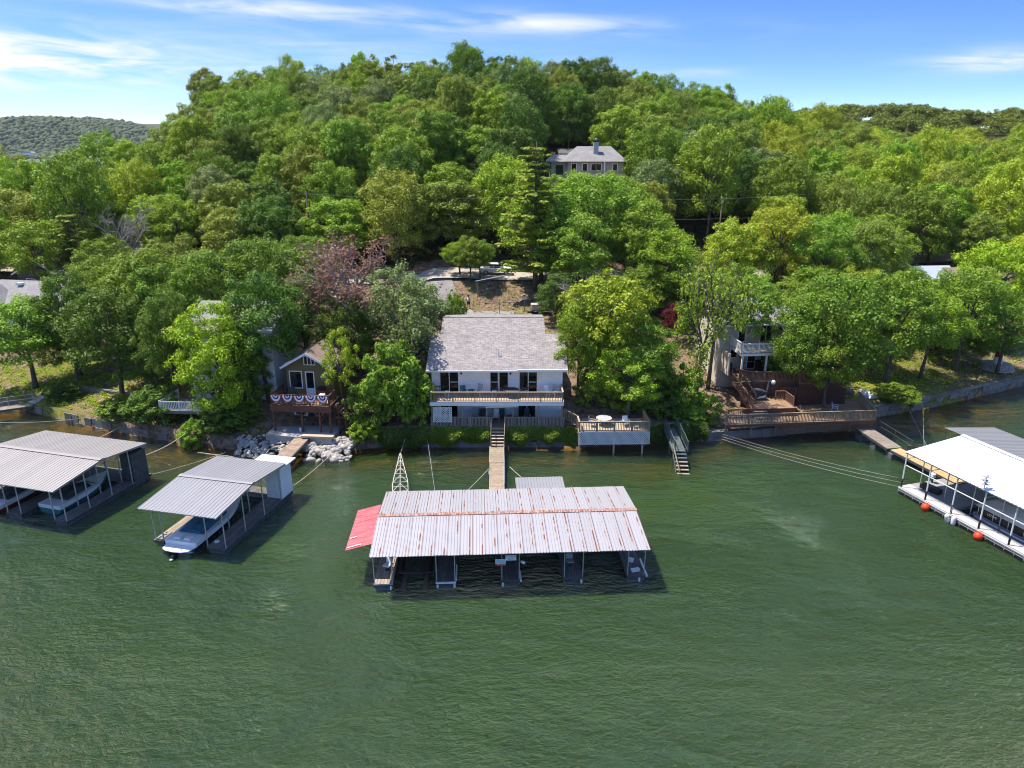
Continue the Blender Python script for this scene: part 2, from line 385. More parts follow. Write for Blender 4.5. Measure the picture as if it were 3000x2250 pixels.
def tin_mat(name, base, rust=0.0, dirt=0.12):
    """sheet metal; the rust runs along the lap at the sheet's edge (object x) in streaks"""
    m, N, L, out = nodes_of(name)
    b = N.new('ShaderNodeBsdfPrincipled'); L.new(b.outputs[0], out.inputs[0])
    b.inputs['Roughness'].default_value = 0.5; b.inputs['Metallic'].default_value = 0.15; b.inputs['Specular IOR Level'].default_value = 0.5
    tc = N.new('ShaderNodeTexCoord'); oi = N.new('ShaderNodeObjectInfo')
    cb = N.new('ShaderNodeCombineXYZ')
    for i in range(3): L.new(oi.outputs['Random'], cb.inputs[i])
    ma = N.new('ShaderNodeVectorMath'); ma.operation = 'MULTIPLY_ADD'; ma.inputs[1].default_value = (91, 47, 13)
    L.new(cb.outputs[0], ma.inputs[0]); L.new(tc.outputs['Object'], ma.inputs[2])
    mp = N.new('ShaderNodeMapping'); mp.inputs['Scale'].default_value = (5.0, 0.55, 1); L.new(ma.outputs[0], mp.inputs['Vector'])
    nz = N.new('ShaderNodeTexNoise'); nz.inputs['Scale'].default_value = 1.3; nz.inputs['Detail'].default_value = 9; nz.inputs['Roughness'].default_value = 0.65
    L.new(mp.outputs[0], nz.inputs['Vector'])
    mx = N.new('ShaderNodeMix'); mx.data_type = 'RGBA'; L.new(nz.outputs['Fac'], mx.inputs['Factor'])
    mx.inputs['A'].default_value = (*[q * (1 - dirt) for q in base], 1); mx.inputs['B'].default_value = (*[min(1, q * (1 + dirt)) for q in base], 1)
    last = mx.outputs['Result']
    hs = N.new('ShaderNodeHueSaturation'); rr = N.new('ShaderNodeMapRange'); rr.inputs['To Min'].default_value = 0.95; rr.inputs['To Max'].default_value = 1.05
    L.new(oi.outputs['Random'], rr.inputs['Value']); L.new(rr.outputs[0], hs.inputs['Value']); L.new(last, hs.inputs['Color']); last = hs.outputs['Color']
    if rust:
        sp = N.new('ShaderNodeSeparateXYZ'); L.new(tc.outputs['Object'], sp.inputs[0])
        def band(c, w):
            s = N.new('ShaderNodeMath'); s.operation = 'SUBTRACT'; s.inputs[1].default_value = c; L.new(sp.outputs['X'], s.inputs[0])
            a = N.new('ShaderNodeMath'); a.operation = 'ABSOLUTE'; L.new(s.outputs[0], a.inputs[0])
            r = N.new('ShaderNodeMapRange'); r.inputs['From Min'].default_value = w; r.inputs['From Max'].default_value = w * 0.4
            L.new(a.outputs[0], r.inputs['Value']); return r.outputs[0]
        m2 = N.new('ShaderNodeMapping'); m2.inputs['Scale'].default_value = (2.2, 0.9, 1); m2.inputs['Location'].default_value = (7, 3, 0); L.new(ma.outputs[0], m2.inputs['Vector'])
        n2 = N.new('ShaderNodeTexNoise'); n2.inputs['Scale'].default_value = 1.0; n2.inputs['Detail'].default_value = 7; n2.inputs['Roughness'].default_value = 0.6; L.new(m2.outputs[0], n2.inputs['Vector'])
        def thr(lo, hi):
            r = N.new('ShaderNodeMapRange'); r.inputs['From Min'].default_value = lo; r.inputs['From Max'].default_value = hi; L.new(n2.outputs['Fac'], r.inputs['Value']); return r.outputs[0]
        def mul(a, c):
            q = N.new('ShaderNodeMath'); q.operation = 'MULTIPLY'; q.use_clamp = True
            L.new(a, q.inputs[0])
            if isinstance(c, float): q.inputs[1].default_value = c
            else: L.new(c, q.inputs[1])
            return q.outputs[0]
        # wide stained strip beside the lap, and strong rust patches inside it
        s1 = mul(band(0.60, 0.085), thr(0.42, 0.54)); s2 = mul(band(0.61, 0.055), thr(0.50, 0.58)); s3 = mul(band(0.79, 0.030), thr(0.22, 0.42))
        for f, c in ((mul(s1, 0.55 * rust), (0.42, 0.30, 0.21)), (mul(s2, 1.0 * rust), (0.20, 0.068, 0.034)), (mul(s3, 0.95 * rust), (0.145, 0.060, 0.045))):
            k = N.new('ShaderNodeMix'); k.data_type = 'RGBA'; L.new(f, k.inputs['Factor']); L.new(last, k.inputs['A']); k.inputs['B'].default_value = (*c, 1); last = k.outputs['Result']
    L.new(last, b.inputs['Base Color'])
    MATS[name] = m
    return m
tin_rusty = tin_mat('weathered_tin_with_rust', (0.40, 0.385, 0.395), 1.0, 0.07)
tin_grey = tin_mat('grey_tin', (0.30, 0.295, 0.305), 0, 0.08)
tin_left = tin_mat('pale_grey_tin', (0.34, 0.315, 0.29), 0, 0.08)
tin_white = tin_mat('white_tin', (0.72, 0.72, 0.72), 0, 0.04)
tin_back = tin_mat('taupe_tin', (0.25, 0.245, 0.24), 0, 0.08)
rust_cap = mat('rusty_ridge_cap', (0.25, 0.085, 0.045), 0.7, (0.45, 0.36, 0.32), 2.5, stretch=(1, 4, 4), lo=0.42, hi=0.62)
def leaf_mat():
    m, N, L, out = nodes_of('leaves')
    oi = N.new('ShaderNodeObjectInfo'); ge = N.new('ShaderNodeNewGeometry')
    hs = N.new('ShaderNodeHueSaturation')
    r1 = N.new('ShaderNodeMapRange'); r1.inputs['To Min'].default_value = 0.485; r1.inputs['To Max'].default_value = 0.515
    L.new(ge.outputs['Random Per Island'], r1.inputs['Value']); L.new(r1.outputs[0], hs.inputs['Hue'])
    r2 = N.new('ShaderNodeMapRange'); r2.inputs['To Min'].default_value = 0.62; r2.inputs['To Max'].default_value = 1.38
    mu = N.new('ShaderNodeMath'); mu.operation = 'MULTIPLY'; mu.inputs[1].default_value = 7.31; L.new(ge.outputs['Random Per Island'], mu.inputs[0])
    fr = N.new('ShaderNodeMath'); fr.operation = 'FRACT'; L.new(mu.outputs[0], fr.inputs[0])
    L.new(fr.outputs[0], r2.inputs['Value']); L.new(r2.outputs[0], hs.inputs['Value'])
    L.new(oi.outputs['Color'], hs.inputs['Color'])
    p = N.new('ShaderNodeBsdfPrincipled'); p.inputs['Roughness'].default_value = 0.5; p.inputs['Specular IOR Level'].default_value = 0.22
    L.new(hs.outputs['Color'], p.inputs['Base Color'])
    h2 = N.new('ShaderNodeHueSaturation'); h2.inputs['Hue'].default_value = 0.487; h2.inputs['Value'].default_value = 1.25; h2.inputs['Saturation'].default_value = 1.05; L.new(hs.outputs['Color'], h2.inputs['Color'])
    t = N.new('ShaderNodeBsdfTranslucent'); L.new(h2.outputs['Color'], t.inputs['Color'])
    mx = N.new('ShaderNodeMixShader'); mx.inputs[0].default_value = 0.27
    L.new(p.outputs[0], mx.inputs[1]); L.new(t.outputs[0], mx.inputs[2]); L.new(mx.outputs[0], out.inputs[0])
    return m
leaf_m = leaf_mat()
# ---------------------------------------------------------------- terrain
SHORE = [(-400, 90), (-75, 74.5), (-60, 73.5), (-53.5, 72.5), (-50, 70.6), (-44.6, 68.1), (-39.4, 65.8), (-33.8, 63.6), (-29, 62.2), (-25, 61.0), (-23, 60.8),
         (-15, 61.0), (-13, 62.0), (6, 62.0), (14, 62.6), (20, 63.6), (27, 64.9), (33.3, 66.6), (36, 69), (40, 70.6), (46.8, 73.2), (52.3, 76), (61, 80.2), (75, 86), (110, 95), (400, 120)]
SX = np.array([p[0] for p in SHORE], float); SY = np.array([p[1] for p in SHORE], float)
def ysh(x): return np.interp(x, SX, SY)
BANK_X = np.array([-400, -60, -45, -32, -26, -24, -14.5, -12, 14, 19, 33, 36, 45, 60, 400], float)
BANK_Z = np.array([1.0, 1.0, 1.0, 1.3, 1.2, 0.35, 0.35, 2.0, 2.0, 0.8, 0.8, 1.1, 1.1, 1.2, 1.2], float)
PC_D = np.array([0, 3, 13, 30, 35, 42, 50, 63, 66, 123, 150, 200, 400, 900], float)
PC_Z = np.array([0, 0.15, 3.0, 5.0, 7.8, 8.3, 10.6, 16.6, 17.6, 31, 33, 34, 32, -6], float)
PL_D = np.array([0, 5, 15, 30, 36, 42, 60, 100, 200, 400, 560, 900], float)
PL_Z = np.array([0, 0.5, 2.4, 5.6, 7.6, 8.1, 12.0, 15.5, 13.0, 6, -4, -6], float)
def sst(a, b, x):
    t = np.clip((x - a) / (b - a), 0, 1); return t * t * (3 - 2 * t)
def ground(x, y):
    """height of the land at x, y (arrays or numbers)"""
    x = np.asarray(x, float); y = np.asarray(y, float)
    d = y - ysh(x)
    bank = np.interp(x, BANK_X, BANK_Z)
    a = x / np.maximum(y, 60) * 150
    lat = sst(-100, -50, a) * (1 - sst(14, 92, a))
    z = bank + np.interp(d, PL_D, PL_Z) * (1 - lat) + np.interp(d, PC_D, PC_Z) * lat
    rock = (1 - sst(-13.8, -12.5, x)) * sst(-26.5, -25, x)
    z = z + rock * 1.25 * sst(0.3, 3.0, d)
    z = z + 20 * np.exp(-((y - 330) / 75.0) ** 2) * sst(70, 170, x) * (y > 100)
    z = z + 0.25 * np.sin(x * 0.31 + 1.3) * np.sin(y * 0.23) * sst(6, 30, d)
    bed = -0.35 - 0.10 * np.minimum(-d, 60)
    return np.where(d < 0, bed, z)
def fast_mesh(name, V, F, mats, smooth=False):
    """V (n,3), F (m,4) quads"""
    me = bpy.data.meshes.new(name)
    V = np.asarray(V, np.float32); F = np.asarray(F, np.int32); k = F.shape[1]
    me.vertices.add(len(V)); me.vertices.foreach_set('co', V.ravel())
    me.loops.add(F.size); me.loops.foreach_set('vertex_index', F.ravel())
    me.polygons.add(len(F)); me.polygons.foreach_set('loop_start', np.arange(0, F.size, k, dtype=np.int32))
    me.polygons.foreach_set('loop_total', np.full(len(F), k, np.int32))
    if smooth: me.polygons.foreach_set('use_smooth', np.ones(len(F), bool))
    for m in mats: me.materials.append(m)
    me.update(calc_edges=True)
    return me
def grid_faces(nx, ny):
    i = np.arange(nx - 1)[:, None] * ny + np.arange(ny - 1)[None, :]
    return np.stack([i, i + ny, i + ny + 1, i + 1], -1).reshape(-1, 4)
def ground_mat():
    m, N, L, out = nodes_of('ground_earth_and_grass')
    b = N.new('ShaderNodeBsdfPrincipled'); b.inputs['Roughness'].default_value = 0.95; b.inputs['Specular IOR Level'].default_value = 0.1; L.new(b.outputs[0], out.inputs[0])
    g = N.new('ShaderNodeNewGeometry'); tc = N.new('ShaderNodeTexCoord')
    def noise(s, d=6): 
        n = N.new('ShaderNodeTexNoise'); n.inputs['Scale'].default_value = s; n.inputs['Detail'].default_value = d; n.inputs['Roughness'].default_value = 0.65; L.new(tc.outputs['Object'], n.inputs['Vector']); return n.outputs['Fac']
    def rng(v, lo, hi):
        r = N.new('ShaderNodeMapRange'); r.inputs['From Min'].default_value = lo; r.inputs['From Max'].default_value = hi; L.new(v, r.inputs['Value']); return r.outputs[0]
    def mix(f, a, c):
        k = N.new('ShaderNodeMix'); k.data_type = 'RGBA'; L.new(f, k.inputs['Factor'])
        for s, v in (('A', a), ('B', c)):
            if isinstance(v, tuple): k.inputs[s].default_value = (*v, 1)
            else: L.new(v, k.inputs[s])
        return k.outputs['Result']
    litter = mix(rng(noise(1.8, 9), 0.35, 0.65), (0.10, 0.066, 0.042), (0.33, 0.235, 0.155))
    grass = mix(rng(noise(3.5, 9), 0.35, 0.65), (0.085, 0.105, 0.018), (0.24, 0.235, 0.05))
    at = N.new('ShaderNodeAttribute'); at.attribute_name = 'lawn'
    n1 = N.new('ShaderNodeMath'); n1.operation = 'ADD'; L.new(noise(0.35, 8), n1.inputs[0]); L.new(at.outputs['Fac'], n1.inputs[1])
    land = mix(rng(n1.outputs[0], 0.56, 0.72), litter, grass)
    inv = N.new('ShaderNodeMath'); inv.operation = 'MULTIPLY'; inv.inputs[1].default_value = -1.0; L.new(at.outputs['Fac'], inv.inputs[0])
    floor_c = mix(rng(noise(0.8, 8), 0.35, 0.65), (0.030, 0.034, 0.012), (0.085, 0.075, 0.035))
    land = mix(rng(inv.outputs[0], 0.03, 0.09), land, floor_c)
    bed = mix(rng(noise(1.2, 8), 0.3, 0.7), (0.20, 0.12, 0.016), (0.46, 0.27, 0.05))
    sp = N.new('ShaderNodeSeparateXYZ'); L.new(g.outputs['Position'], sp.inputs[0])
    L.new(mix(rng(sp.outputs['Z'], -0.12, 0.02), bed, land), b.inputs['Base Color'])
    bp = N.new('ShaderNodeBump'); bp.inputs['Strength'].default_value = 0.6; bp.inputs['Distance'].default_value = 0.25
    L.new(noise(2.5, 8), bp.inputs['Height']); L.new(bp.outputs[0], b.inputs['Normal'])
    return m
xs = np.unique(np.concatenate([np.linspace(-400, -90, 22), np.arange(-90, 90.1, 1.25), np.linspace(92, 400, 40)]))
ds = np.concatenate([[-300, -120, -60, -30, -15, -8, -4, -2, -0.06, 0.0], np.arange(0.5, 6, 0.5), np.arange(6, 60, 1.5), np.arange(60, 240, 5), np.arange(240, 901, 30)])
GX, GD = np.meshgrid(xs, ds, indexing='ij'); GY = ysh(GX) + GD
GZ = ground(GX, GY); GZ[GD <= -60] = -6.35
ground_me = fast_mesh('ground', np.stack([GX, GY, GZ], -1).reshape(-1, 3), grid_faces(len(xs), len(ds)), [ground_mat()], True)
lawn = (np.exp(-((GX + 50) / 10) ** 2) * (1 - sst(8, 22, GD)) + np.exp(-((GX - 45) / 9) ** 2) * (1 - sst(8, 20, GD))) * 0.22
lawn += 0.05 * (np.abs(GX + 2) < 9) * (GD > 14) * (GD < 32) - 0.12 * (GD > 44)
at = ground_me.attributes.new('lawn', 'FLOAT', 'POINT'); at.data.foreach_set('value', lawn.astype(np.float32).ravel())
ground_o = tag(link(bpy.data.objects.new('ground', ground_me)), kind='structure')
# ---------------------------------------------------------------- lake
def water_mat():
    m, N, L, out = nodes_of('lake_water')
    tc = N.new('ShaderNodeTexCoord')
    def noise(scale, rot, st, detail, rough=0.55, dist=0.0):
        mp = N.new('ShaderNodeMapping'); mp.inputs['Rotation'].default_value = (0, 0, R(rot)); mp.inputs['Scale'].default_value = st; L.new(tc.outputs['Object'], mp.inputs['Vector'])
        n = N.new('ShaderNodeTexNoise'); n.inputs['Scale'].default_value = scale; n.inputs['Detail'].default_value = detail; n.inputs['Roughness'].default_value = rough; n.inputs['Distortion'].default_value = dist
        L.new(mp.outputs[0], n.inputs['Vector']); return n.outputs['Fac']
    def m_(op, a, c):
        n = N.new('ShaderNodeMath'); n.operation = op
        for i, v in enumerate((a, c)):
            if isinstance(v, (int, float)): n.inputs[i].default_value = v
            else: L.new(v, n.inputs[i])
        return n.outputs[0]
    swell = noise(0.62, -32, (0.62, 1.35, 1), 2, 0.45, 0.5)
    rip = noise(2.6, -30, (0.75, 1.3, 1), 4, 0.65, 0.4)
    patch = noise(0.05, -25, (1, 1.7, 1), 4)
    pr = N.new('ShaderNodeMapRange'); pr.inputs['From Min'].default_value = 0.35; pr.inputs['From Max'].default_value = 0.65; pr.inputs['To Min'].default_value = 0.25; pr.inputs['To Max'].default_value = 1.75
    L.new(patch, pr.inputs['Value'])
    att = N.new('ShaderNodeAttribute'); att.attribute_name = 'open'
    hgt = m_('MULTIPLY', m_('MULTIPLY', m_('ADD', m_('MULTIPLY', swell, 1.35), m_('MULTIPLY', rip, 0.85)), pr.outputs[0]), att.outputs['Fac'])
    bp = N.new('ShaderNodeBump'); bp.inputs['Strength'].default_value = 1.0; bp.inputs['Distance'].default_value = 1.0; L.new(hgt, bp.inputs['Height'])
    body = N.new('ShaderNodeMix'); body.data_type = 'RGBA'
    body.inputs['A'].default_value = (0.036, 0.062, 0.006, 1); body.inputs['B'].default_value = (0.036, 0.080, 0.030, 1)
    L.new(patch, body.inputs['Factor'])
    dif = N.new('ShaderNodeSubsurfaceScattering'); dif.falloff = 'BURLEY'; dif.inputs['Scale'].default_value = 0.45; dif.inputs['Radius'].default_value = (0.6, 1.0, 0.6); L.new(body.outputs['Result'], dif.inputs['Color']); L.new(bp.outputs[0], dif.inputs['Normal'])   # murky water: the light spreads below the surface
    tr = N.new('ShaderNodeBsdfTransparent'); tr.inputs[0].default_value = (0.95, 0.82, 0.42, 1)
    sh = N.new('ShaderNodeAttribute'); sh.attribute_name = 'depth'
    ex = m_('POWER', 2.718, m_('MULTIPLY', sh.outputs['Fac'], -0.6))
    mx = N.new('ShaderNodeMixShader'); L.new(ex, mx.inputs[0]); L.new(dif.outputs[0], mx.inputs[1]); L.new(tr.outputs[0], mx.inputs[2])
    gl = N.new('ShaderNodeBsdfGlossy'); gl.inputs['Roughness'].default_value = 0.022; L.new(bp.outputs[0], gl.inputs['Normal'])
    fr = N.new('ShaderNodeFresnel'); fr.inputs['IOR'].default_value = 1.85; L.new(bp.outputs[0], fr.inputs['Normal'])
    m2 = N.new('ShaderNodeMixShader'); L.new(fr.outputs[0], m2.inputs[0]); L.new(mx.outputs[0], m2.inputs[1]); L.new(gl.outputs[0], m2.inputs[2])
    L.new(m2.outputs[0], out.inputs[0])
    return m
lake_m = water_mat()
wx = np.unique(np.concatenate([np.linspace(-400, -80, 17), np.arange(-80, 80.1, 2.0), np.linspace(85, 400, 20)]))
wd = np.array([-400, -150, -100, -70, -50, -40, -32, -26, -21, -17, -14, -11, -9, -7.5, -6, -5, -4, -3, -2, -1, -0.4, 0.02])
WX, WD = np.meshgrid(wx, wd, indexing='ij')
lake_me = fast_mesh('lake_water', np.stack([WX, ysh(WX) + WD, 0 * WX], -1).reshape(-1, 3), grid_faces(len(wx), len(wd)), [lake_m])
dep = 0.30 + 0.24 * np.maximum(-WD, 0) * (1 + 0.35 * np.sin(WX * 0.37) + 0.2 * np.sin(WX * 0.9 + 1)) + 0.02 * WD ** 2 * (WD > -8) + 3.0 * (WD <= -9)
dep = dep * np.where((WX < -26) | (WX > 32), 0.62, 1.0)
a1 = lake_me.attributes.new('depth', 'FLOAT', 'POINT'); a1.data.foreach_set('value', np.clip(dep, 0, 8).astype(np.float32).ravel())
a2 = lake_me.attributes.new('open', 'FLOAT', 'POINT'); a2.data.foreach_set('value', (0.28 + 0.72 * sst(4, 26, -WD)).astype(np.float32).ravel())
tag(link(bpy.data.objects.new('lake_water', lake_me)), kind='structure')
far_w = mat('far_water', (0.16, 0.24, 0.30), 0.25, (0.22, 0.30, 0.37), 0.02, stretch=(1, 6, 1))
tag(MB().poly([(-2350, 560, -0.5), (450, 560, -0.5), (450, 2640, -0.5), (-2350, 2640, -0.5)]).build('far_lake_water', far_w), kind='structure')
# ---------------------------------------------------------------- gravel road and drive behind the houses
gravel = mat('pale_gravel', (0.34, 0.295, 0.24), 0.9, (0.48, 0.43, 0.36), 1.2, bump=0.4, bscale=10)
def draped(name, line, width, lift, m, seg=1.5):
    pts = []
    for (x0, y0), (x1, y1) in zip(line[:-1], line[1:]):
        n = max(1, int(math.hypot(x1 - x0, y1 - y0) / seg))
        pts += [(x0 + (x1 - x0) * i / n, y0 + (y1 - y0) * i / n) for i in range(n)]
    pts.append(line[-1]); pts = np.array(pts); t = np.gradient(pts, axis=0); t /= np.linalg.norm(t, axis=1)[:, None]
    nr = np.stack([-t[:, 1], t[:, 0]], 1); k = 6; V = []
    for i, p in enumerate(pts):
        ctr = float(ground(p[0], p[1]))
        for j in range(k):
            q = p + nr[i] * width * (j / (k - 1) - 0.5)
            V.append((q[0], q[1], max(float(ground(q[0], q[1])), ctr - 0.25) + lift))
    return tag(link(bpy.data.objects.new(name, fast_mesh(name, V, grid_faces(len(pts), k), [m], True))), kind='structure')
draped('gravel_road', [(x, float(ysh(x)) + 37.5) for x in np.arange(-110, 96, 6.0)], 5.6, 0.14, gravel)
draped('gravel_drive', [(-11, 98), (-9, 92), (-6, 88), (0, 87)], 4.5, 0.10, mat('drive_concrete', (0.22, 0.205, 0.19), 0.9, (0.30, 0.28, 0.26), 0.8, bump=0.2))
# ---------------------------------------------------------------- seawalls, each built of blocks
def seawall(name, label, x0, x1, ztop, m, blk=1.6, thick=0.45, out=0.06, courses=2, z0=-0.8, cap=True, jit=0.03, seed=1):
    rnd = random.Random(seed)
    r = thing(name, label, 'seawall', ((x0 + x1) / 2, float(ysh((x0 + x1) / 2)), 0))
    ox, oy = r.location.x, r.location.y
    xx = [x0]
    while xx[-1] < x1 - blk * 0.6: xx.append(min(x1, xx[-1] + blk * rnd.uniform(0.75, 1.25)))
    xx[-1] = x1
    for c in range(courses):
        za, zb = z0 + (ztop - z0) * c / courses, z0 + (ztop - z0) * (c + 1) / courses
        for a, b in zip(xx[:-1], xx[1:]):
            j = rnd.uniform(-jit, jit); ya, yb = float(ysh(a)) - oy - out - j, float(ysh(b)) - oy - out - j
            g = 0.012
            MB().slab([(a - ox + g, ya), (b - ox - g, yb), (b - ox - g, yb + thick), (a - ox + g, ya + thick)], za + g, zb - g + (jit * rnd.uniform(-1, 1) if c == courses - 1 and not cap else 0)).build('block', m, r, bevel=0.015)
    if cap:
        for a, b in zip(xx[:-1], xx[1:]):
            ya, yb = float(ysh(a)) - oy - out - 0.08, float(ysh(b)) - oy - out - 0.08
            MB().slab([(a - ox + .006, ya), (b - ox - .006, yb), (b - ox - .006, yb + thick + 0.14), (a - ox + .006, ya + thick + 0.14)], ztop, ztop + 0.1).build('coping', m, r)
    return r
seawall('seawall', 'dark concrete seawall under the ivy below the white house', -12.8, 17.5, 1.9, conc_dark, 2.4, seed=2)
seawall('seawall', 'stained grey concrete seawall below the reddish brown deck', 18.2, 33.2, 0.85, conc_dark, 2.2, courses=2, seed=3)
seawall('seawall', 'low stacked stone seawall along the grassy bank at far left', -58, -28, 0.85, stone_m, 1.1, courses=2, jit=0.09, cap=False, seed=4)
seawall('seawall', 'curving stone seawall beside the lawn at far right', 35.5, 74, 1.15, stone_m, 1.3, courses=3, jit=0.07, seed=5)
# ---------------------------------------------------------------- far shore across the lake
def far_z(x, y):
    px = 1500 + x / 1850 * 2082
    top = np.interp(px, [-700, -300, 0, 150, 250, 350, 470, 700, 1200, 2000], [55, 80, 92, 100, 92, 72, 58, 45, 30, 20])
    return top * sst(1760, 2080, y) * (1 + 0.05 * np.sin(x * 0.013) + 0.04 * np.sin(y * 0.02 + x * 0.01)) - 3
fx = np.arange(-2300, 300, 22.0); fy = np.arange(1740, 2600, 22.0)
FX, FY = np.meshgrid(fx, fy, indexing='ij')
far_ground = mat('far_hill_earth', (0.05, 0.065, 0.025), 0.95, (0.10, 0.11, 0.045), 0.02)
tag(link(bpy.data.objects.new('far_hill', fast_mesh('far_hill', np.stack([FX, FY, far_z(FX, FY)], -1).reshape(-1, 3), grid_faces(len(fx), len(fy)), [far_ground], True))), kind='structure')
def ico(sub=1):
    b = bmesh.new(); bmesh.ops.create_icosphere(b, subdivisions=sub, radius=1)
    v = np.array([q.co[:] for q in b.verts]); f = np.array([[w.index for w in q.verts] for q in b.faces]); b.free()
    return v, f
rg = np.random.default_rng(5)
def blobs(name, P, S, m, seed, sub=1):
    v, f = ico(sub); r = np.random.default_rng(seed); V, F = [], []
    for i, (p, s) in enumerate(zip(P, S)):
        q = v * (1 + r.uniform(-0.28, 0.28, (len(v), 1))) * s * np.array([1, 1, 0.9])
        V.append(q + p); F.append(f + i * len(v))
    return fast_mesh(name, np.concatenate(V), np.concatenate(F), [m])
far_leaf = mat('far_foliage', (0.030, 0.055, 0.016), 0.8, (0.085, 0.115, 0.034), 0.09, detail=10)
n = 14000
bx, by = rg.uniform(-1650, -650, n), 1765 + 420 * rg.random(n) ** 1.3
bare = ((np.abs(bx + 1012) < 21) & (by < 1945)) | ((np.abs(bx + 952) < 17) & (by < 1850)) | ((np.abs(bx + 1162) < 16) & (by < 1800))
bx, by = bx[~bare], by[~bare]
tag(link(bpy.data.objects.new('far_forest', blobs('far_forest', np.stack([bx, by, far_z(bx, by) + rg.uniform(2, 7, len(bx))], -1), 3.0 + 6.5 * rg.random(len(bx)) ** 2.0, far_leaf, 3))), 'distant wooded hillside across the lake', 'forest', kind='stuff')
sand = mat('bare_slope', (0.46, 0.37, 0.27), 0.9, (0.58, 0.48, 0.37), 0.05)
cs = MB(); cl_y = (1748, 1775, 1810, 1850, 1890, 1930); cl_w = (34, 26, 20, 16, 14, 10)
for (ya, wa), (yb, wb) in zip(list(zip(cl_y, cl_w))[:-1], list(zip(cl_y, cl_w))[1:]):
    za, zb = float(far_z(-1012, ya)) + 3.5, float(far_z(-1012, yb)) + 3.5; cs.poly([(-1012 - wa, ya, za), (-1012 + wa, ya, za), (-1010 + wb, yb, zb), (-1010 - wb, yb, zb)])
tag(cs.poly([(-1075, 1745, 0.6), (-915, 1745, 0.6), (-915, 1764, 4), (-1075, 1764, 4)]).build('cleared_slope', sand), kind='structure')
def far_house(label, x, y, w, h, d, wall, roof, name='lakeside_house'):
    z = float(far_z(x, y)); t = thing(name, label, 'house', (x, y, z))
    MB().box(-w / 2, w / 2, 0, d, 0, h).build('wall', wall, t)
    MB().prism([(-w / 2 - 1, h), (w / 2 + 1, h), (w / 2 - w * .25, h + 4), (-w / 2 + w * .25, h + 4)], -1, d + 1).build('roof', roof, t)
    for i in (-1, 0, 1): MB().box(i * w * .3 - w * .09, i * w * .3 + w * .09, -0.25, -0.05, h * 0.35, h * 0.75).build('window', glass, t)
far_house('white house on the far shore below the wooded hill', -1162, 1790, 26, 13, 15, wall_white, tin_grey)
far_house('brown gabled house above the bare slope on the far shore', -1010, 1936, 19, 7, 12, tan_siding, shingle_brown)
far_house('small brown house at the water by the far wood edge', -952, 1840, 17, 7, 12, tan_siding, shingle_brown)
for i, (x, l) in enumerate(((-1262, 'white roofed dock on the far shore, leftmost'), (-1195, 'white roofed dock below the far white house'), (-1060, 'low pale dock left of the bare slope'))):
    t = thing('far_dock', l, 'dock', (x, 1725, 0), group='docks on the far shore')
    MB().box(-13, 13, -6, 6, 4.5, 5.3).build('roof', tin_white, t); MB().box(-13, 13, -6, 6, -0.6, 0.7).build('platform', dock_wood, t)
    for px_ in (-12, 0, 12):
        for py_ in (-5.5, 5.5): boxpart('post', (0.5, 0.5, 4.2), steel, t, (px_, py_, 2.5))

hz_m, HN, HL, hz_out = nodes_of('pale_air')
hz_v = HN.new('ShaderNodeVolumePrincipled'); hz_v.inputs['Color'].default_value = (0.80, 0.88, 1.0, 1); hz_v.inputs['Density'].default_value = 0.000045
HL.new(hz_v.outputs[0], hz_out.inputs['Volume'])
tag(MB().box(-2400, 500, -460, 2680, -9, 135).build('haze', hz_m), 'thin pale haze in the air over the lake', 'haze', kind='stuff')
# ---------------------------------------------------------------- building blocks for houses and decks
def railing(par, a, b, z, h=0.95, m=None, post=1.9, bal=0.15, z1=None, ends=(True, True), cap=True, bw=0.045, pw=0.09, gap=0.09, capm=None, posth=0.06, off=0.0):
    """posts, rails and every baluster as pieces of the deck they stand on"""
    z1 = z if z1 is None else z1
    a, b = Vector((a[0], a[1], z)), Vector((b[0], b[1], z1)); d = b - a; L = Vector((d.x, d.y)).length
    n = max(1, round(L / post)); up = Vector((0, 0, 1)); rz = math.atan2(d.y, d.x)
    for i in range(n + 1):
        if (i == 0 and not ends[0]) or (i == n and not ends[1]): continue
        p = a + d * (i / n); boxpart('post', (pw, pw, h + posth), m, par, p + up * ((h + posth) / 2), (0, 0, rz))
    barpart('rail', a + up * (h - .04), b + up * (h - .04), 0.04, 0.08, m, par)
    if cap: barpart('rail_cap', a + up * (h + .035), b + up * (h + .035), 0.14, 0.035, capm or m, par)
    barpart('rail', a + up * gap, b + up * gap, 0.04, 0.07, m, par)
    k = int(L / bal)
    for i in range(k):
        t = (i + .5) / k; p = a + d * t
        boxpart('baluster', (bw, bw * 0.8, h - gap - 0.06), m, par, p + up * (gap + (h - gap - 0.06) / 2 + .0), (0, 0, rz))
def boards(par, x0, x1, y0, y1, z, m, w=0.14, along='x', th=0.03, name='board', gap=0.008):
    """deck boards laid one by one"""
    if along == 'x':
        n = max(1, round((y1 - y0) / w)); s = (y1 - y0) / n
        for i in range(n): boxpart(name, (x1 - x0, s - gap, th), m, par, ((x0 + x1) / 2, y0 + (i + .5) * s, z - th / 2))
    else:
        n = max(1, round((x1 - x0) / w)); s = (x1 - x0) / n
        for i in range(n): boxpart(name, (s - gap, y1 - y0, th), m, par, (x0 + (i + .5) * s, (y0 + y1) / 2, z - th / 2))
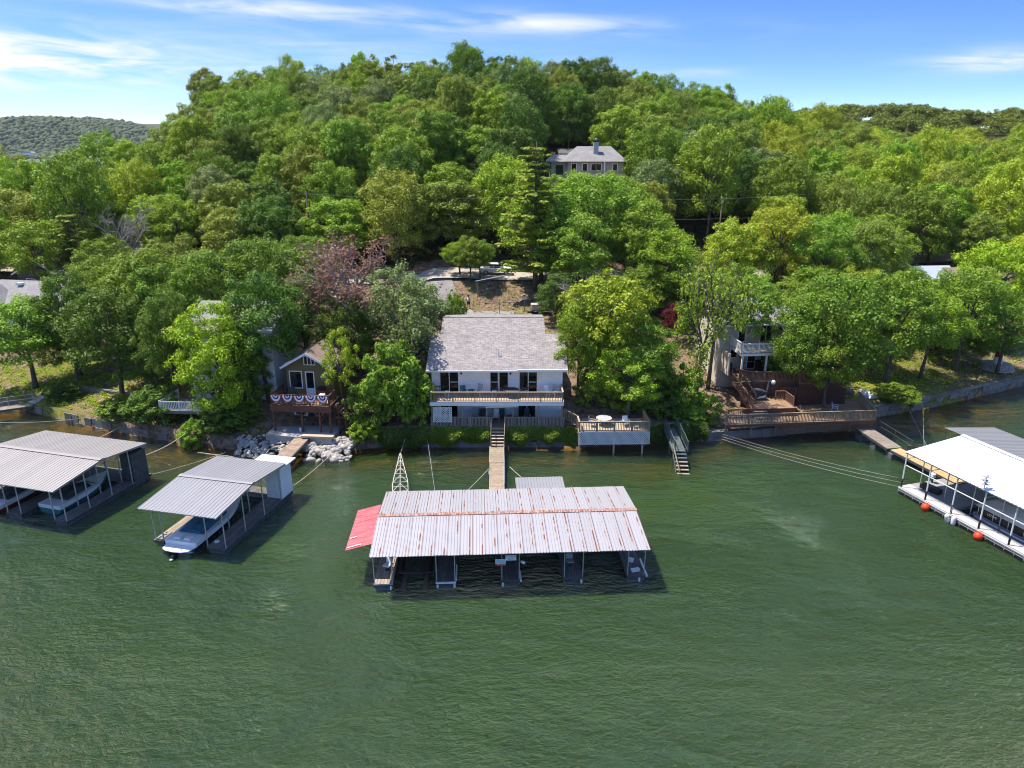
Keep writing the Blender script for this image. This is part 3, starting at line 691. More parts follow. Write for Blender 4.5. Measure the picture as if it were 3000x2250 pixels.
def holed_wall(x0, x1, z0, z1, y, th, holes):
    """front wall box with rectangular openings"""
    mb = MB(); X = sorted({x0, x1, *[h[0] for h in holes], *[h[1] for h in holes]}); Zs = sorted({z0, z1, *[h[2] for h in holes], *[h[3] for h in holes]})
    for a, b in zip(X[:-1], X[1:]):
        run = None
        for c, d in zip(Zs[:-1], Zs[1:]):
            inside = any(h[0] <= (a + b) / 2 <= h[1] and h[2] <= (c + d) / 2 <= h[3] for h in holes)
            if not inside: mb.box(a, b, y, y + th, c, d)
    return mb
def window(par, x0, x1, z0, z1, y, m=None, trim=0.09, cols=1, rows=1, name='window', bars=None, curtain=None, back=True):
    """frame, panes and bars in an opening of a wall whose outer face is at y"""
    m = m or white_trim; mb = MB(); t = trim
    for q in ((x0 - t, x1 + t, z1, z1 + t), (x0 - t, x1 + t, z0 - t, z0), (x0 - t, x0, z0, z1), (x1, x1 + t, z0, z1)): mb.box(q[0], q[1], y - 0.035, y + 0.02, q[2], q[3])
    f = mb.build(name, m, par)
    w = (x1 - x0) / cols; hh = (z1 - z0) / rows
    for i in range(1, cols): boxpart('mullion', (0.07, 0.05, z1 - z0), m, f, (x0 + i * w, y + 0.05, (z0 + z1) / 2))
    for j in range(1, rows): boxpart('bar', (x1 - x0, 0.04, 0.05), m, f, ((x0 + x1) / 2, y + 0.047, z0 + j * hh))
    for i in range(cols): boxpart('pane', (w - 0.07, 0.012, z1 - z0), glass, f, (x0 + (i + .5) * w, y + 0.075, (z0 + z1) / 2))
    if curtain: boxpart('curtain', ((x1 - x0) * curtain, 0.03, (z1 - z0) * 0.96), curtain_m, f, (x0 + (x1 - x0) * (curtain / 2 + .02), y + 0.14, (z0 + z1) / 2))
    return f
def roof_slab(par, x0, x1, y0, z0, y1, z1, m, th=0.14, name='roof', flip=False, over=None):
    """sloping slab whose own x, y lie in the roof plane; y0 is the eave"""
    L = math.hypot(y1 - y0, z1 - z0); a = math.atan2(z1 - z0, abs(y1 - y0))
    o = (over or [(0, 0), (x1 - x0, 0), (x1 - x0, L), (0, L)])
    mb = MB().slab(o, -th, 0)
    if y1 > y0: return mb.build(name, m, par, (x0, y0, z0), (a, 0, 0))
    return mb.build(name, m, par, (x1, y0, z0), (a, 0, math.pi))
def lawn_chair(label, x, y, z, rz, m, frame=None, group=None, tall=0.55, name='lawn_chair'):
    fr = frame or steel; t = thing(name, label, 'chair', (x, y, z), rz, group)
    boxpart('seat', (0.52, 0.50, 0.035), m, t, (0, 0, 0.40)); boxpart('backrest', (0.50, 0.035, tall), m, t, (0, 0.32, 0.40 + tall / 2), (R(-14), 0, 0))
    for sx in (-0.27, 0.27):
        barpart('leg', (sx, -0.24, 0), (sx, -0.22, 0.62), 0.03, 0.03, fr, t); barpart('leg', (sx, 0.30, 0), (sx, 0.24, 0.62), 0.03, 0.03, fr, t)
        boxpart('armrest', (0.05, 0.56, 0.025), fr, t, (sx, 0.02, 0.635))
    return t
def round_table(label, x, y, z, r, m, h=0.7, name='round_table', group=None):
    t = thing(name, label, 'table', (x, y, z), 0, group)
    MB().lathe([(r * .96, h - .03), (r, h - .015), (r * .97, h)], 20).build('table_top', m, t)
    for i in range(4):
        a = math.pi / 4 + i * math.pi / 2; barpart('leg', (r * .6 * math.cos(a), r * .6 * math.sin(a), 0), (r * .4 * math.cos(a), r * .4 * math.sin(a), h - .03), 0.03, 0.03, steel_dark, t)
    return t
def lattice(par, x0, x1, z0, z1, y, m, sp=0.16, w=0.05, name='lattice', as_pieces=True, cap=300):
    """crossed diagonal laths in a frame, each lath a piece"""
    o = MB().box(x0, x1, y - .02, y + .02, z1 - .04, z1).box(x0, x1, y - .02, y + .02, z0, z0 + .04).box(x0, x0 + .04, y - .02, y + .02, z0 + .04, z1 - .04).box(x1 - .04, x1, y - .02, y + .02, z0 + .04, z1 - .04).build(name, m, par)
    H = z1 - z0; W = x1 - x0; n = int((W + H) / sp)
    for s in (0, 1):
        for i in range(n):
            c = (i + .5) * sp; xa, za, xb, zb = (c, 0, c - H, H) if c <= W else (W, c - W, c - H, H)
            if c < H: xb, zb = 0, c
            if zb - za < 0.05: continue
            if s: xa, xb = W - xa, W - xb
            yy = y + (0.008 if s else -0.008)
            barpart('lath', (x0 + xa, yy, z0 + za), (x0 + xb, yy, z0 + zb), 0.012, w, m, o) if False else None
            L = math.hypot(xb - xa, zb - za); k = (round(L, 2), w, m.name, 'lath')
            if k not in _boxes: _boxes[k] = MB().box(-L / 2, L / 2, -.006, .006, -w / 2, w / 2).mesh('lath', m)
            q = link(bpy.data.objects.new('lath', _boxes[k]), o); q.location = (x0 + (xa + xb) / 2, yy, z0 + (za + zb) / 2); q.rotation_euler = (0, -math.atan2(zb - za, xb - xa), 0)
    return o
# ---------------------------------------------------------------- the white house in the middle
HX, HY = -1.4, 64.2
hs = thing('lake_house', 'white two storey lake house with a wide grey shingle roof', 'house', (HX, HY, 0))
ups = [(-4.35 - HX, -2.55 - HX, 4.72, 6.78), (0.0 - HX + .15, 1.72 - HX, 4.72, 6.82), (2.7 - HX, 4.4 - HX - .1, 4.72, 6.82)]
ups = [(-5.62, -3.92, 4.72, 6.76), (-0.85, 0.80, 4.72, 6.80), (1.92, 3.56, 4.72, 6.80)]
lows = [(-5.45, -3.85, 2.16, 4.12), (2.02, 3.62, 2.16, 4.16)]
ups = [(a + 0.2, b + 0.2, c, d) for a, b, c, d in ups]
holed_wall(-6.15, 6.2, 2.0, 4.45, 0, 0.2, lows).build('wall', siding_white, hs)
holed_wall(-6.15, 6.2, 4.45, 7.35, 0, 0.2, ups).build('wall', siding_white, hs)
MB().box(-6.15, 6.2, 0.2, 0.24, 1.9, 2.0).box(-6.15, -6.0, 0.2, 7.0, 2.0, 7.3).box(6.05, 6.2, 0.2, 4.4, 2.0, 7.3).box(-5.3, 4.4, 4.4, 4.6, 2.0, 8.9).box(-5.3, 4.4, 11.0, 11.2, 4.0, 8.6).box(-5.3, -5.15, 4.6, 11.0, 4.0, 8.9).box(4.25, 4.4, 4.6, 11.0, 4.0, 8.9).build('wall', siding_white, hs)
MB().box(-5.9, 5.95, 1.6, 1.7, 2.1, 7.2).box(-5.9, 5.95, 0.24, 1.6, 4.43, 4.5).build('room_shade_panel', dark_room, hs)
for i, (a, b, c, d) in enumerate(ups):
    f = window(hs, a, b, c, d, 0, cols=2, name='sliding_door', curtain=(0.0, 0.0, 0.22)[i])
    boxpart('bar', ((b - a) / 2 - .06, 0.03, 0.06), white_trim, f, ((a * 3 + b) / 4 if i == 1 else (a + 3 * b) / 4, 0.055, 5.75))
    boxpart('furniture', ((b - a) * .8, 0.4, 0.62), wood_furn, f, ((a + b) / 2, 1.15, 5.0))
for a, b, c, d in lows: window(hs, a, b, c, d, 0, cols=2, name='sliding_door', curtain=0.3)
ry0, rz0, sl = -0.85, 7.2, 0.42
Lr = math.hypot(1, sl)
rf = roof_slab(hs, -6.65, 6.62, ry0, rz0, ry0 + 5.2, rz0 + 5.2 * sl, shingle_grey, 0.16)
roof_slab(hs, -5.68, 4.68, ry0 + 5.2, rz0 + 5.2 * sl + .002, ry0 + 7.8, rz0 + 7.8 * sl, shingle_grey, 0.16)
roof_slab(hs, -5.68, 4.68, ry0 + 13, rz0 + 5.6 * sl, ry0 + 7.8, rz0 + 7.8 * sl, shingle_grey, 0.16)
MB().box(-5.7, 4.7, ry0 + 7.72, ry0 + 7.88, rz0 + 7.8 * sl - .02, rz0 + 7.8 * sl + .03).build('ridge_cap', shingle_grey, hs)
MB().box(-6.66, 1.9, ry0 - .14, ry0 - .01, rz0 - .16, rz0 - .02).build('gutter', white_trim, hs)
MB().box(1.9, 6.62, ry0 - .12, ry0 + .02, rz0 - .10, rz0 + .07).build('gutter', white_trim, hs)
MB().box(-6.6, 6.55, ry0 + .02, 0.0, rz0 - .2, rz0 - .15).build('soffit', white_trim, hs)
MB().box(0.05, 0.13, -0.12, -0.03, 4.75, 7.0).build('downspout', white_trim, hs); MB().box(-6.22, -6.12, -0.12, -0.03, 2.2, 7.0).build('downspout', white_trim, hs)
MB().tube([(0.1, 1.1, 7.9), (0.1, 1.1, 8.75)], 0.04).build('vent_pipe', white_trim, hs)
MB().prism([(6.62, 7.0), (-6.66, 7.0), (-6.66, 6.98), (6.62, 6.98)], 4.2, 4.3).build('eave_return', white_trim, hs)
for x in (-3.4, 1.25):
    l = MB().lathe([(0.05, 6.55), (0.09, 6.6), (0.08, 6.8), (0.03, 6.88)], 8, (x, -0.12, 0)).build('wall_lantern', black_plastic, hs)
    boxpart('bracket', (0.06, 0.1, 0.05), black_plastic, l, (x, -0.05, 6.84))
# upper deck
ud = MB().box(-6.15, 6.15, -2.5, -0.02, 4.40, 4.60).build('upper_deck', rail_wood, hs)
MB().box(-6.2, 6.2, -2.56, -2.5, 4.30, 4.62).box(-6.2, -6.14, -2.5, 0, 4.3, 4.62).box(6.14, 6.2, -2.5, 0, 4.3, 4.62).build('fascia', white_trim, ud)
boards(ud, -6.15, 6.15, -2.5, -0.02, 4.64, deck_tan, 0.155)
railing(ud, (-6.08, -2.45), (6.08, -2.45), 4.64, 0.92, rail_wood, 2.03, 0.145, capm=deck_tan)
railing(ud, (6.08, -2.45), (6.08, -0.1), 4.64, 0.92, rail_wood, 2.3, 0.16, ends=(False, True), capm=deck_tan)
railing(ud, (-6.08, -2.45), (-6.08, -0.1), 4.64, 0.92, rail_wood, 2.3, 0.16, ends=(False, True), capm=deck_tan)
# lower deck
ld = MB().box(-6.2, 6.3, -2.35, -0.02, 1.9, 2.06).build('lower_deck', rail_wood, hs)
boards(ld, -6.2, 6.3, -2.35, -0.02, 2.1, deck_grey, 0.155)
railing(ld, (-6.15, -2.3), (-0.65, -2.3), 2.1, 0.95, deck_grey, 1.9, 0.13, bw=0.07)
railing(ld, (0.75, -2.3), (6.25, -2.3), 2.1, 0.95, deck_grey, 1.9, 0.13, bw=0.07)
railing(ld, (6.25, -2.3), (6.25, -0.2), 2.1, 0.95, deck_grey, 2.2, 0.2, ends=(False, True), bw=0.07)
for x in (-6.05, -3.2, -0.95, 1.5, 3.9, 6.05): boxpart('support_post', (0.12, 0.12, 2.25), deck_grey, hs, (x, -2.28, 3.2))
boxpart('awning_case', (3.0, 0.16, 0.14), white_trim, hs, (0.45, -2.28, 4.13), (0, R(-1.2), 0))
lattice(hs, -5.95, -4.2, 2.6, 4.1, -2.36, white_trim, 0.23, 0.06)
# furniture on the decks
U, LZ = 4.645, 2.105
lawn_chair('teal lawn chair on the upper deck by the left sliding door', HX - 3.15, HY - 0.8, U, R(20), teal_fabric)
lawn_chair('striped reclining lawn chair on the upper deck', HX - 1.75, HY - 0.9, U, R(-25), grey_plastic, white_paint, tall=0.75)
round_table('small round dark table between lawn chairs on the upper deck', HX - 2.45, HY - 0.8, U, 0.36, steel_dark, 0.6)
round_table('large dark oval table on the upper deck by the right sliding door', HX + 1.35, HY - 1.0, U, 0.72, dark_grey, 0.72)
lawn_chair('dark lawn chair left of the dark table on the upper deck', HX + 0.3, HY - 0.9, U, R(75), dark_grey)
lawn_chair('dark lawn chair right of the dark table on the upper deck', HX + 2.5, HY - 0.9, U, R(-75), dark_grey)
lawn_chair('white lawn chair at the right end of the upper deck', HX + 4.5, HY - 0.8, U, R(-20), white_paint, white_paint)
lawn_chair('grey lawn chair with a pale towel at the right end of the upper deck', HX + 5.3, HY - 1.0, U, R(-30), grey_plastic, white_paint, tall=0.7)
def stool(label, x, y, z, m, name='side_table', s=0.42):
    t = thing(name, label, 'table', (x, y, z)); boxpart('top', (s, s, 0.04), m, t, (0, 0, 0.46))
    for i in (-1, 1):
        for j in (-1, 1): boxpart('leg', (0.05, 0.05, 0.44), m, t, (i * s * .42, j * s * .42, 0.22))
stool('white side table left of the first sliding door', HX - 4.75, HY - 0.8, U, white_paint)
stool('white side table by the middle downspout', HX + 0.0 - 0.28, HY - 0.6, U, white_paint)
b = thing('wire_bench', 'thin wire bench at the left end of the upper deck', 'bench', (HX - 5.6, HY - 0.7, U))
boxpart('seat', (1.2, 0.45, 0.03), steel_dark, b, (0, 0, 0.42)); boxpart('backrest', (1.2, 0.03, 0.08), steel_dark, b, (0, 0.22, 0.85))
for i in range(9): boxpart('spindle', (0.02, 0.02, 0.42), steel_dark, b, (-0.56 + i * 0.14, 0.22, 0.63))
for i in (-1, 1):
    for j in (-1, 1): boxpart('leg', (0.03, 0.03, 0.42), steel_dark, b, (i * .55, j * .2, 0.21))
for i, (x, m, w) in enumerate(((-1.95, grey_plastic, 'tall grey folding chair under the deck, leftmost in the row'), (-1.35, dark_grey, 'low dark chair under the deck, second from the left'), (-0.65, grey_plastic, 'tall grey folding chair under the deck, third from the left'),
        (0.0, white_paint, 'white wire backed chair under the deck'), (0.62, darkteal, 'dark teal chair under the deck left of the black table'), (1.75, grey_plastic, 'pale grey chair under the deck right of the black table'), (3.0, darkteal, 'dark teal chair under the deck, rightmost of the row'))):
    lawn_chair(w, HX + x - .15, HY - 0.75, LZ, R((-1) ** i * 6), m, tall=0.72)
round_table('small black round table among the chairs under the deck', HX + 1.15, HY - 1.2, LZ, 0.36, black_plastic, 0.66)
# ivy hanging on the seawall
def ivy(name, label, x0, x1, seed, tint, n=2600, z0=0.7, z1=2.15):
    rg = np.random.default_rng(seed); x = rg.uniform(x0, x1, n); t = rg.random(n)
    low = z0 + 0.5 * np.sin(x * 1.7 + seed) * np.sin(x * 0.9); z = low + (z1 - low) * t + 0.08 * np.sin(x * 5)
    y = ysh(x) - 0.12 - 0.95 * np.sin(np.pi * np.clip(t * 0.9 + .05, 0, 1)) * (0.6 + 0.4 * np.sin(x * 2.1)) - rg.uniform(0, 0.18, n)
    P = np.stack([x, y, z], -1); V, F = leaf_quads(P, rg.normal(size=P.shape) * 0.5 + np.array([0, -0.6, 0.8]), 0.2 * rg.uniform(0.6, 1.4, n), rg)
    o = link(bpy.data.objects.new(name, fast_mesh(name, V, F, [leaf_m]))); o.color = (*TINT_IVY[tint], 1)
    return tag(o, label, 'ivy', kind='stuff')
TINT_IVY = {'a': (0.17, 0.25, 0.025), 'b': (0.10, 0.16, 0.02)}
# ---------------------------------------------------------------- docks
def tin_panel(w, L, m, rib=0.2, rh=0.028, th=0.008):
    k = (round(w, 3), round(L, 3), m.name, rib, 'tin')
    if k in _boxes: return _boxes[k]
    pts = []; n = max(1, round(w / rib)); s = w / n
    for i in range(n):
        x = i * s; pts += [(x, rh), (x + s * .12, rh), (x + s * .24, 0), (x + s * .88, 0)]
    pts.append((w, rh)); mb = MB(); q = len(pts)
    mb.v = [(x, 0, z) for x, z in pts] + [(x, L, z) for x, z in pts] + [(x, 0, z - th) for x, z in pts] + [(x, L, z - th) for x, z in pts]
    for i in range(q - 1):
        mb.f += [(i, i + 1, q + i + 1, q + i), (2 * q + i + 1, 2 * q + i, 3 * q + i, 3 * q + i + 1), (i + 1, i, 2 * q + i, 2 * q + i + 1), (q + i, q + i + 1, 3 * q + i + 1, 3 * q + i)]
    mb.f += [(0, q, 3 * q, 2 * q), (q - 1, 3 * q - 1, 4 * q - 1, 2 * q - 1)]
    me = mb.mesh('roof_panel', m); _boxes[k] = me
    return me
def tin_slope(par, u0, u1, ve, ze, vr, zr, m, pw=0.8, rib=0.2, name='roof_panel', jit=0.0):
    """overlapping metal sheets from the eave (ve, ze) up to the ridge (vr, zr)"""
    n = max(1, round((u1 - u0) / pw)); w = (u1 - u0) / n; L = math.hypot(vr - ve, zr - ze); a = math.atan2(zr - ze, abs(vr - ve)); me = tin_panel(w, L, m, rib)
    rnd = random.Random(int(u1 * 100 + L * 10))
    for i in range(n):
        o = link(bpy.data.objects.new(name, me), par); j = rnd.uniform(-jit, jit); dz = 0.004 * (i % 2)
        if vr > ve: o.location = (u0 + i * w, ve + j, ze + dz); o.rotation_euler = (a, 0, 0)
        else: o.location = (u0 + (i + 1) * w, ve - j, ze + dz); o.rotation_euler = (a, 0, math.pi)
def finger(par, u0, u1, v0, v1, z, m, along='y', rim=None, w=0.2, floats=True, name='walkway'):
    """floating walkway: steel rim, planks and float drums"""
    rim = rim or steel_dark; t = 0.06
    f = MB().box(u0, u1, v0, v0 + t, z - .24, z - .035).box(u0, u1, v1 - t, v1, z - .24, z - .035).box(u0, u0 + t, v0 + t, v1 - t, z - .24, z - .035).box(u1 - t, u1, v0 + t, v1 - t, z - .24, z - .035).build(name, rim, par)
    boards(f, u0, u1, v0, v1, z, m, w, 'y' if along == 'y' else 'x', 0.035, 'plank', 0.016)
    if floats:
        L = v1 - v0; n = max(1, int(L / 2.2)); s = L / n
        if u1 - u0 > L: 
            n = max(1, int((u1 - u0) / 2.2)); s = (u1 - u0) / n
            for i in range(n): MB().box(u0 + i * s + .1, u0 + (i + 1) * s - .1, v0 + .1, v1 - .1, -0.3, z - .25).build('float', float_grey, f, bevel=0.06)
        else:
            for i in range(n): MB().box(u0 + .1, u1 - .1, v0 + i * s + .06, v0 + (i + 1) * s - .06, -0.3, z - .25).build('float', float_grey, f, bevel=0.06)
    return f
# --- main dock with the long rusty roof
md = thing('boat_dock', 'long covered boat dock with a pale rust streaked metal roof', 'dock', (-8.85, 38.31, 0), math.atan2(.0494, .9988))
W, D = 17.63, 8.85
tin_slope(md, 0, W, 0, 2.9, D / 2, 3.36, tin_rusty, 0.8, 0.2, jit=0.03)
tin_slope(md, 0, W, D, 2.9, D / 2, 3.36, tin_rusty, 0.8, 0.2, jit=0.02)
for i in range(6):
    a, b_ = W * i / 6, W * (i + 1) / 6
    MB().prism([(-.2, -.005), (0, .022), (.2, -.005), (.2, .004), (0, .032), (-.2, .004)], a + .01, b_ + .03).build('ridge_cap', rust_cap, md, (0, D / 2, 3.385 + .005 * (i % 2)), (0, 0, -math.pi / 2))
fus = [(0.05, 1.28), (4.0, 5.28), (8.2, 9.42), (12.25, 13.55), (16.4, 17.58)]
for i, (a, b_) in enumerate(fus):
    f = finger(md, a, b_, 0.62 + (0.04 * i), 7.4, 0.5, dock_wood_tan if i == 0 else dock_wood, 'y', w=0.205)
    for v in (0.75, 4.4, 7.2):
        for u in (a + .05, b_ - .05): polepart('post', (u, v + .04 * i, 0.1), (u, v + .04 * i, 2.88 + 0.10 * min(v, D - v)), 0.035, steel, md)
finger(md, 0.05, W - .05, 7.44, 9.5, 0.5, dock_wood, 'x', w=0.2)
for v, z in ((0.12, 2.84), (2.2, 3.06), (D / 2, 3.28), (6.6, 3.06), (D - .12, 2.84)): barpart('purlin', (0.05, v, z), (W - .05, v, z), 0.05, 0.08, steel, md)
for i, (a, b_) in enumerate(fus):
    for u in (a + .05, b_ - .05):
        barpart('rafter', (u, 0.1, 2.80), (u, D / 2, 3.22), 0.04, 0.07, steel, md); barpart('rafter', (u, D - .1, 2.80), (u, D / 2, 3.22), 0.04, 0.07, steel, md)
# white rub strips and corner rollers on the fingers
for (u, v0_, v1_, z) in ((5.31, 0.75, 2.4, .62), (9.46, 0.4, 1.5, .60), (17.62, 0.5, 2.5, .66)): barpart('bumper', (u, v0_, z), (u, v1_, z), 0.09, 0.14, white_paint, md)
barpart('bumper', (4.0, 0.62, .5), (5.3, 0.62, .5), 0.09, 0.10, white_paint, md); barpart('bumper', (0.05, 0.60, .52), (1.28, 0.60, .52), 0.06, 0.09, grey_plastic, md)
for u, v in ((4.12, .58), (5.2, .58), (8.3, .6), (13.4, .7), (17.2, .72), (1.15, .56)): MB().lathe([(.05, .12), (.07, .16), (.07, .36), (.05, .4)], 8, (u, v, 0)).build('roller', white_paint, md, smooth=True)
# red metal sheets hung on the left end
aw = MB().bar((0, 1.6, 2.86), (0, 6.9, 2.86), 0.05).bar((-1.75, 1.6, 2.38), (-1.75, 6.9, 2.38), 0.05).build('side_awning', steel, md)
for i in range(6):
    o = link(bpy.data.objects.new('sheet', tin_panel(0.885, 1.85, red_tin, 0.295, 0.03)), aw)
    o.location = (-1.78, 1.6 + (i + 1) * .885, 2.42); o.rotation_euler = (math.atan2(0.46, 1.78), 0, -math.pi / 2)
for v, L in ((1.85, 0.9), (3.0, 0.45)): barpart('white_strip', (-1.68, v, 2.50), (-1.68 + L, v + .03, 2.50 + L * .258), 0.09, 0.02, white_paint, aw)
barpart('brace', (0, 1.7, 1.9), (-1.7, 1.7, 2.36), 0.03, 0.03, steel, aw); barpart('brace', (0, 6.8, 1.9), (-1.7, 6.8, 2.36), 0.03, 0.03, steel, aw)
def on_dock(u, v, z, root=md):
    return root.matrix_basis @ Vector((u, v, z))
# low shed roof on the shore side
sh = thing('swim_shed', 'small flat roofed shed behind the rusty dock roof', 'shed', on_dock(9.7, 9.9, 0), md.rotation_euler.z)
tin_slope(sh, 0, 3.75, 0, 2.1, 2.3, 2.18, tin_grey, 0.94, 0.235)
finger(sh, 0.1, 3.65, 0.0, 2.2, 0.5, dock_wood, 'x')
for u in (.15, 3.6):
    for v in (.1, 2.1): polepart('post', (u, v, 0.2), (u, v, 2.08), 0.04, steel, sh)
# boat lift in the first slip
bl = thing('boat_lift', 'empty boat lift frame in the left slip of the long dock', 'boat lift', on_dock(1.45, 0.9, 0), md.rotation_euler.z)
barpart('crossbar', (0, 1.3, .30), (2.4, 1.3, .30), 0.12, 0.1, steel_dark, bl); barpart('crossbar', (0, 5.0, .30), (2.4, 5.0, .30), 0.12, 0.1, steel_dark, bl)
for u in (0.72, 1.55): barpart('bunk', (u, 0.9, .48), (u, 5.6, .48), 0.16, 0.14, dark_grey, bl)
for u in (0.05, 2.35): barpart('arm', (u, 1.3, .30), (u + (0.08 if u < 1 else -.08), 5.0, .34), 0.08, 0.08, steel_dark, bl)
for u in (0.45, 1.9): MB().tube([(u, -0.25, -0.08), (u, 5.4, -0.08)], 0.22, 10).build('tank', mat('brown_tank', (0.09, 0.06, 0.035), 0.6), bl, smooth=True)
# seats on the fingers
def boat_chair(label, u, v, rz, m, fold=False):
    p = on_dock(u, v, 0.5); t = thing('boat_chair', label, 'seat', p, md.rotation_euler.z + rz)
    MB().lathe([(.16, 0), (.16, .02), (.04, .04), (.04, .3)], 10).build('pedestal', steel_dark, t)
    MB().box(-.24, .24, -.22, .22, .3, .4).build('cushion', m, t, bevel=.04); MB().box(-.23, .23, .16, .26, .40, .78).build('backrest', m, t, rot=(R(-12), 0, 0), bevel=.04)
boat_chair('pale grey boat seat on the leftmost finger of the long dock', 0.72, 2.3, R(-25), white_paint)
boat_chair('grey boat seat on the fourth finger of the long dock', 12.85, 2.2, R(4), grey_plastic)
def box_thing(name, label, cat, p, size, m, rz=0, lid=None, group=None):
    t = thing(name, label, cat, p, rz, group); x, y, z = size
    MB().box(-x / 2, x / 2, -y / 2, y / 2, 0, z * .8).build('body', m, t, bevel=min(size) * .06)
    MB().box(-x / 2 - .02, x / 2 + .02, -y / 2 - .02, y / 2 + .02, z * .8 + .002, z).build('lid', lid or m, t, bevel=min(size) * .06)
    return t
box_thing('step_box', 'white low step box on the rightmost finger of the long dock', 'step', on_dock(17.05, 1.35, 0.5), (0.55, 0.26, 0.16), white_paint, R(15))
box_thing('step_box', 'small white box further back on the rightmost finger', 'box', on_dock(17.0, 2.5, 0.5), (0.34, 0.3, 0.2), white_paint, R(-25))
t = thing('loose_board', 'pale loose board lying along the leftmost finger', 'board', on_dock(0.95, 4.6, 0.505), md.rotation_euler.z); boxpart('plank', (0.26, 3.2, 0.05), gang_wood, t, (0, 0, 0.03))
# hanging signs
def text_part(body, size, m, par, loc, rot=(R(90), 0, 0)):
    cu = bpy.data.curves.new('lettering', 'FONT'); cu.body = body; cu.size = size; cu.align_x = 'CENTER'; cu.align_y = 'CENTER'; cu.extrude = 0.002
    tmp = bpy.data.objects.new('lettering', cu); me = bpy.data.meshes.new_from_object(tmp); bpy.data.objects.remove(tmp); me.materials.clear(); me.materials.append(m); o = bpy.data.objects.new('lettering', me); o.location = loc; o.rotation_euler = rot
    return link(o, par)
ink_blue = mat('dark_blue_ink', (0.02, 0.03, 0.12), 0.6); sign_blue = mat('pale_blue_print', (0.42, 0.58, 0.66), 0.5); red_print = mat('red_print', (0.62, 0.04, 0.06), 0.5)
s1 = thing('hanging_sign', 'white sign with a pale blue panel and red strip under the dock eave', 'sign', on_dock(8.15, 0.18, 1.93), md.rotation_euler.z)
MB().box(-.33, .33, 0, .025, 0, .46).build('board', white_paint, s1); MB().box(-.33, .33, -.006, -.001, 0, .15).build('red_strip', red_print, s1); MB().box(-.27, .27, -.005, -.001, .2, .42).build('blue_panel', sign_blue, s1)
text_part('PRIVATE DOCK', .07, white_paint, s1, (0.03, -.008, .075))
for x in (-.28, .28): barpart('hanger', (x, .012, .46), (x, .012, .98), .01, .01, steel_dark, s1)
s2 = thing('hanging_sign', 'white lettered sign right beside the red striped one', 'sign', on_dock(8.8, 0.2, 2.28), md.rotation_euler.z)
MB().box(-.34, .34, 0, .025, 0, .36).build('board', white_paint, s2); text_part('NO WAKE ON', .11, ink_blue, s2, (0, -.006, .25)); text_part('BOATS', .11, ink_blue, s2, (0, -.006, .10))
for x in (-.28, .28): barpart('hanger', (x, .012, .36), (x, .012, .62), .01, .01, steel_dark, s2)
t = thing('dock_lamp', 'small white flood lamp on a post beside the signs', 'lamp', on_dock(9.45, .7, 1.9), md.rotation_euler.z + R(-20)); MB().lathe([(.03, 0), (.09, .06), (.1, .3), (.05, .34)], 10).build('housing', white_paint, t, rot=(R(20), R(95), 0), smooth=True)
# --- gangway and steps down from the house
gw = thing('gangway', 'long plank gangway from the white house down to the rusty dock', 'gangway', (-1.2, 50.3, 0), R(-1.2) * -1)
def gang_run(par, y0, z0, y1, z1, w, m, n=None, rail=steel):
    L = math.hypot(y1 - y0, z1 - z0); a = math.atan2(z1 - z0, y1 - y0); n = n or int(L / .24); s = L / n
    for i in range(n): boxpart('plank', (w, s - .012, .035), m, par, (0, y0 + (i + .5) * s * math.cos(a), z0 + (i + .5) * s * math.sin(a)), (a, 0, 0))
    for x in (-w / 2 - .03, w / 2 + .03): barpart('side_beam', (x, y0, z0 - .08), (x, y1, z1 - .08), .06, .2, rail, par)
gang_run(gw, 0, .55, 6.6, .72, 1.12, gang_wood); gang_run(gw, 6.6, .74, 10.0, .80, 1.22, gang_wood)
for x in (-.64, .64):
    for y in (.2, 5.4): MB().box(x - .12, x + .12, y - .4, y + .4, -.3, .42).build('float', float_grey, gw, bevel=.05)
polepart('handrail', (.66, 2.0, 1.0), (.66, 9.6, 1.35), .02, steel, gw)
for y in (2.0, 5.8, 9.6): polepart('rail_post', (.66, y, .5), (.66, y, 1.0 + (y - 2) * .046), .02, steel, gw)
st = thing('deck_steps', 'wooden steps with handrails from the gangway up to the lower deck', 'steps', (-1.32, 60.3, 0))
for i in range(6): boxpart('tread', (1.15, .28, .04), deck_tan, st, (0, .05 + i * .27, .92 + i * .215))
for x in (-.62, .62):
    barpart('stringer', (x, -.1, .75), (x, 1.6, 2.05), .05, .22, rail_wood, st)
    for y, z in ((-.05, .8), (1.55, 2.0)): boxpart('post', (.1, .1, 1.15), rail_wood, st, (x, y, z + .5))
    barpart('handrail', (x, -.1, 1.92), (x, 1.6, 3.12), .05, .1, rail_wood, st)
# --- lattice boom that holds the dock off the shore
boom_m = mat('dull_white_paint', (.42, .39, .33), .7, (.55, .52, .46), 2)
tb = thing('standoff_boom', 'tapering white lattice boom between the shore and the rusty dock', 'boom', (-8.45, 47.9, 0), R(8.5))
prof = [(0, .62), (5.0, .62), (6.0, .55), (11.0, .05)]
for s in (-1, 1):
    for (a, wa), (b_, wb) in zip(prof[:-1], prof[1:]): barpart('chord', (s * wa, a, .75), (s * wb, b_, .75), .05, .05, boom_m, tb)
barpart('chord', (0, 0, 1.15), (0, 11, .8), .05, .05, boom_m, tb)
for i in range(13):
    y = .3 + i * .82; w = np.interp(y, [p[0] for p in prof], [p[1] for p in prof]); barpart('rung', (-w, y, .75), (w, y, .75), .05, .05, boom_m, tb)
    if i % 2 == 0 and i < 12:
        w2 = np.interp(y + .82, [p[0] for p in prof], [p[1] for p in prof]); zt = 1.15 - .032 * y
        barpart('brace', (-w, y, .75), (0, y + .82, zt), .04, .04, boom_m, tb); barpart('brace', (w, y, .75), (0, y + .82, zt), .04, .04, boom_m, tb)
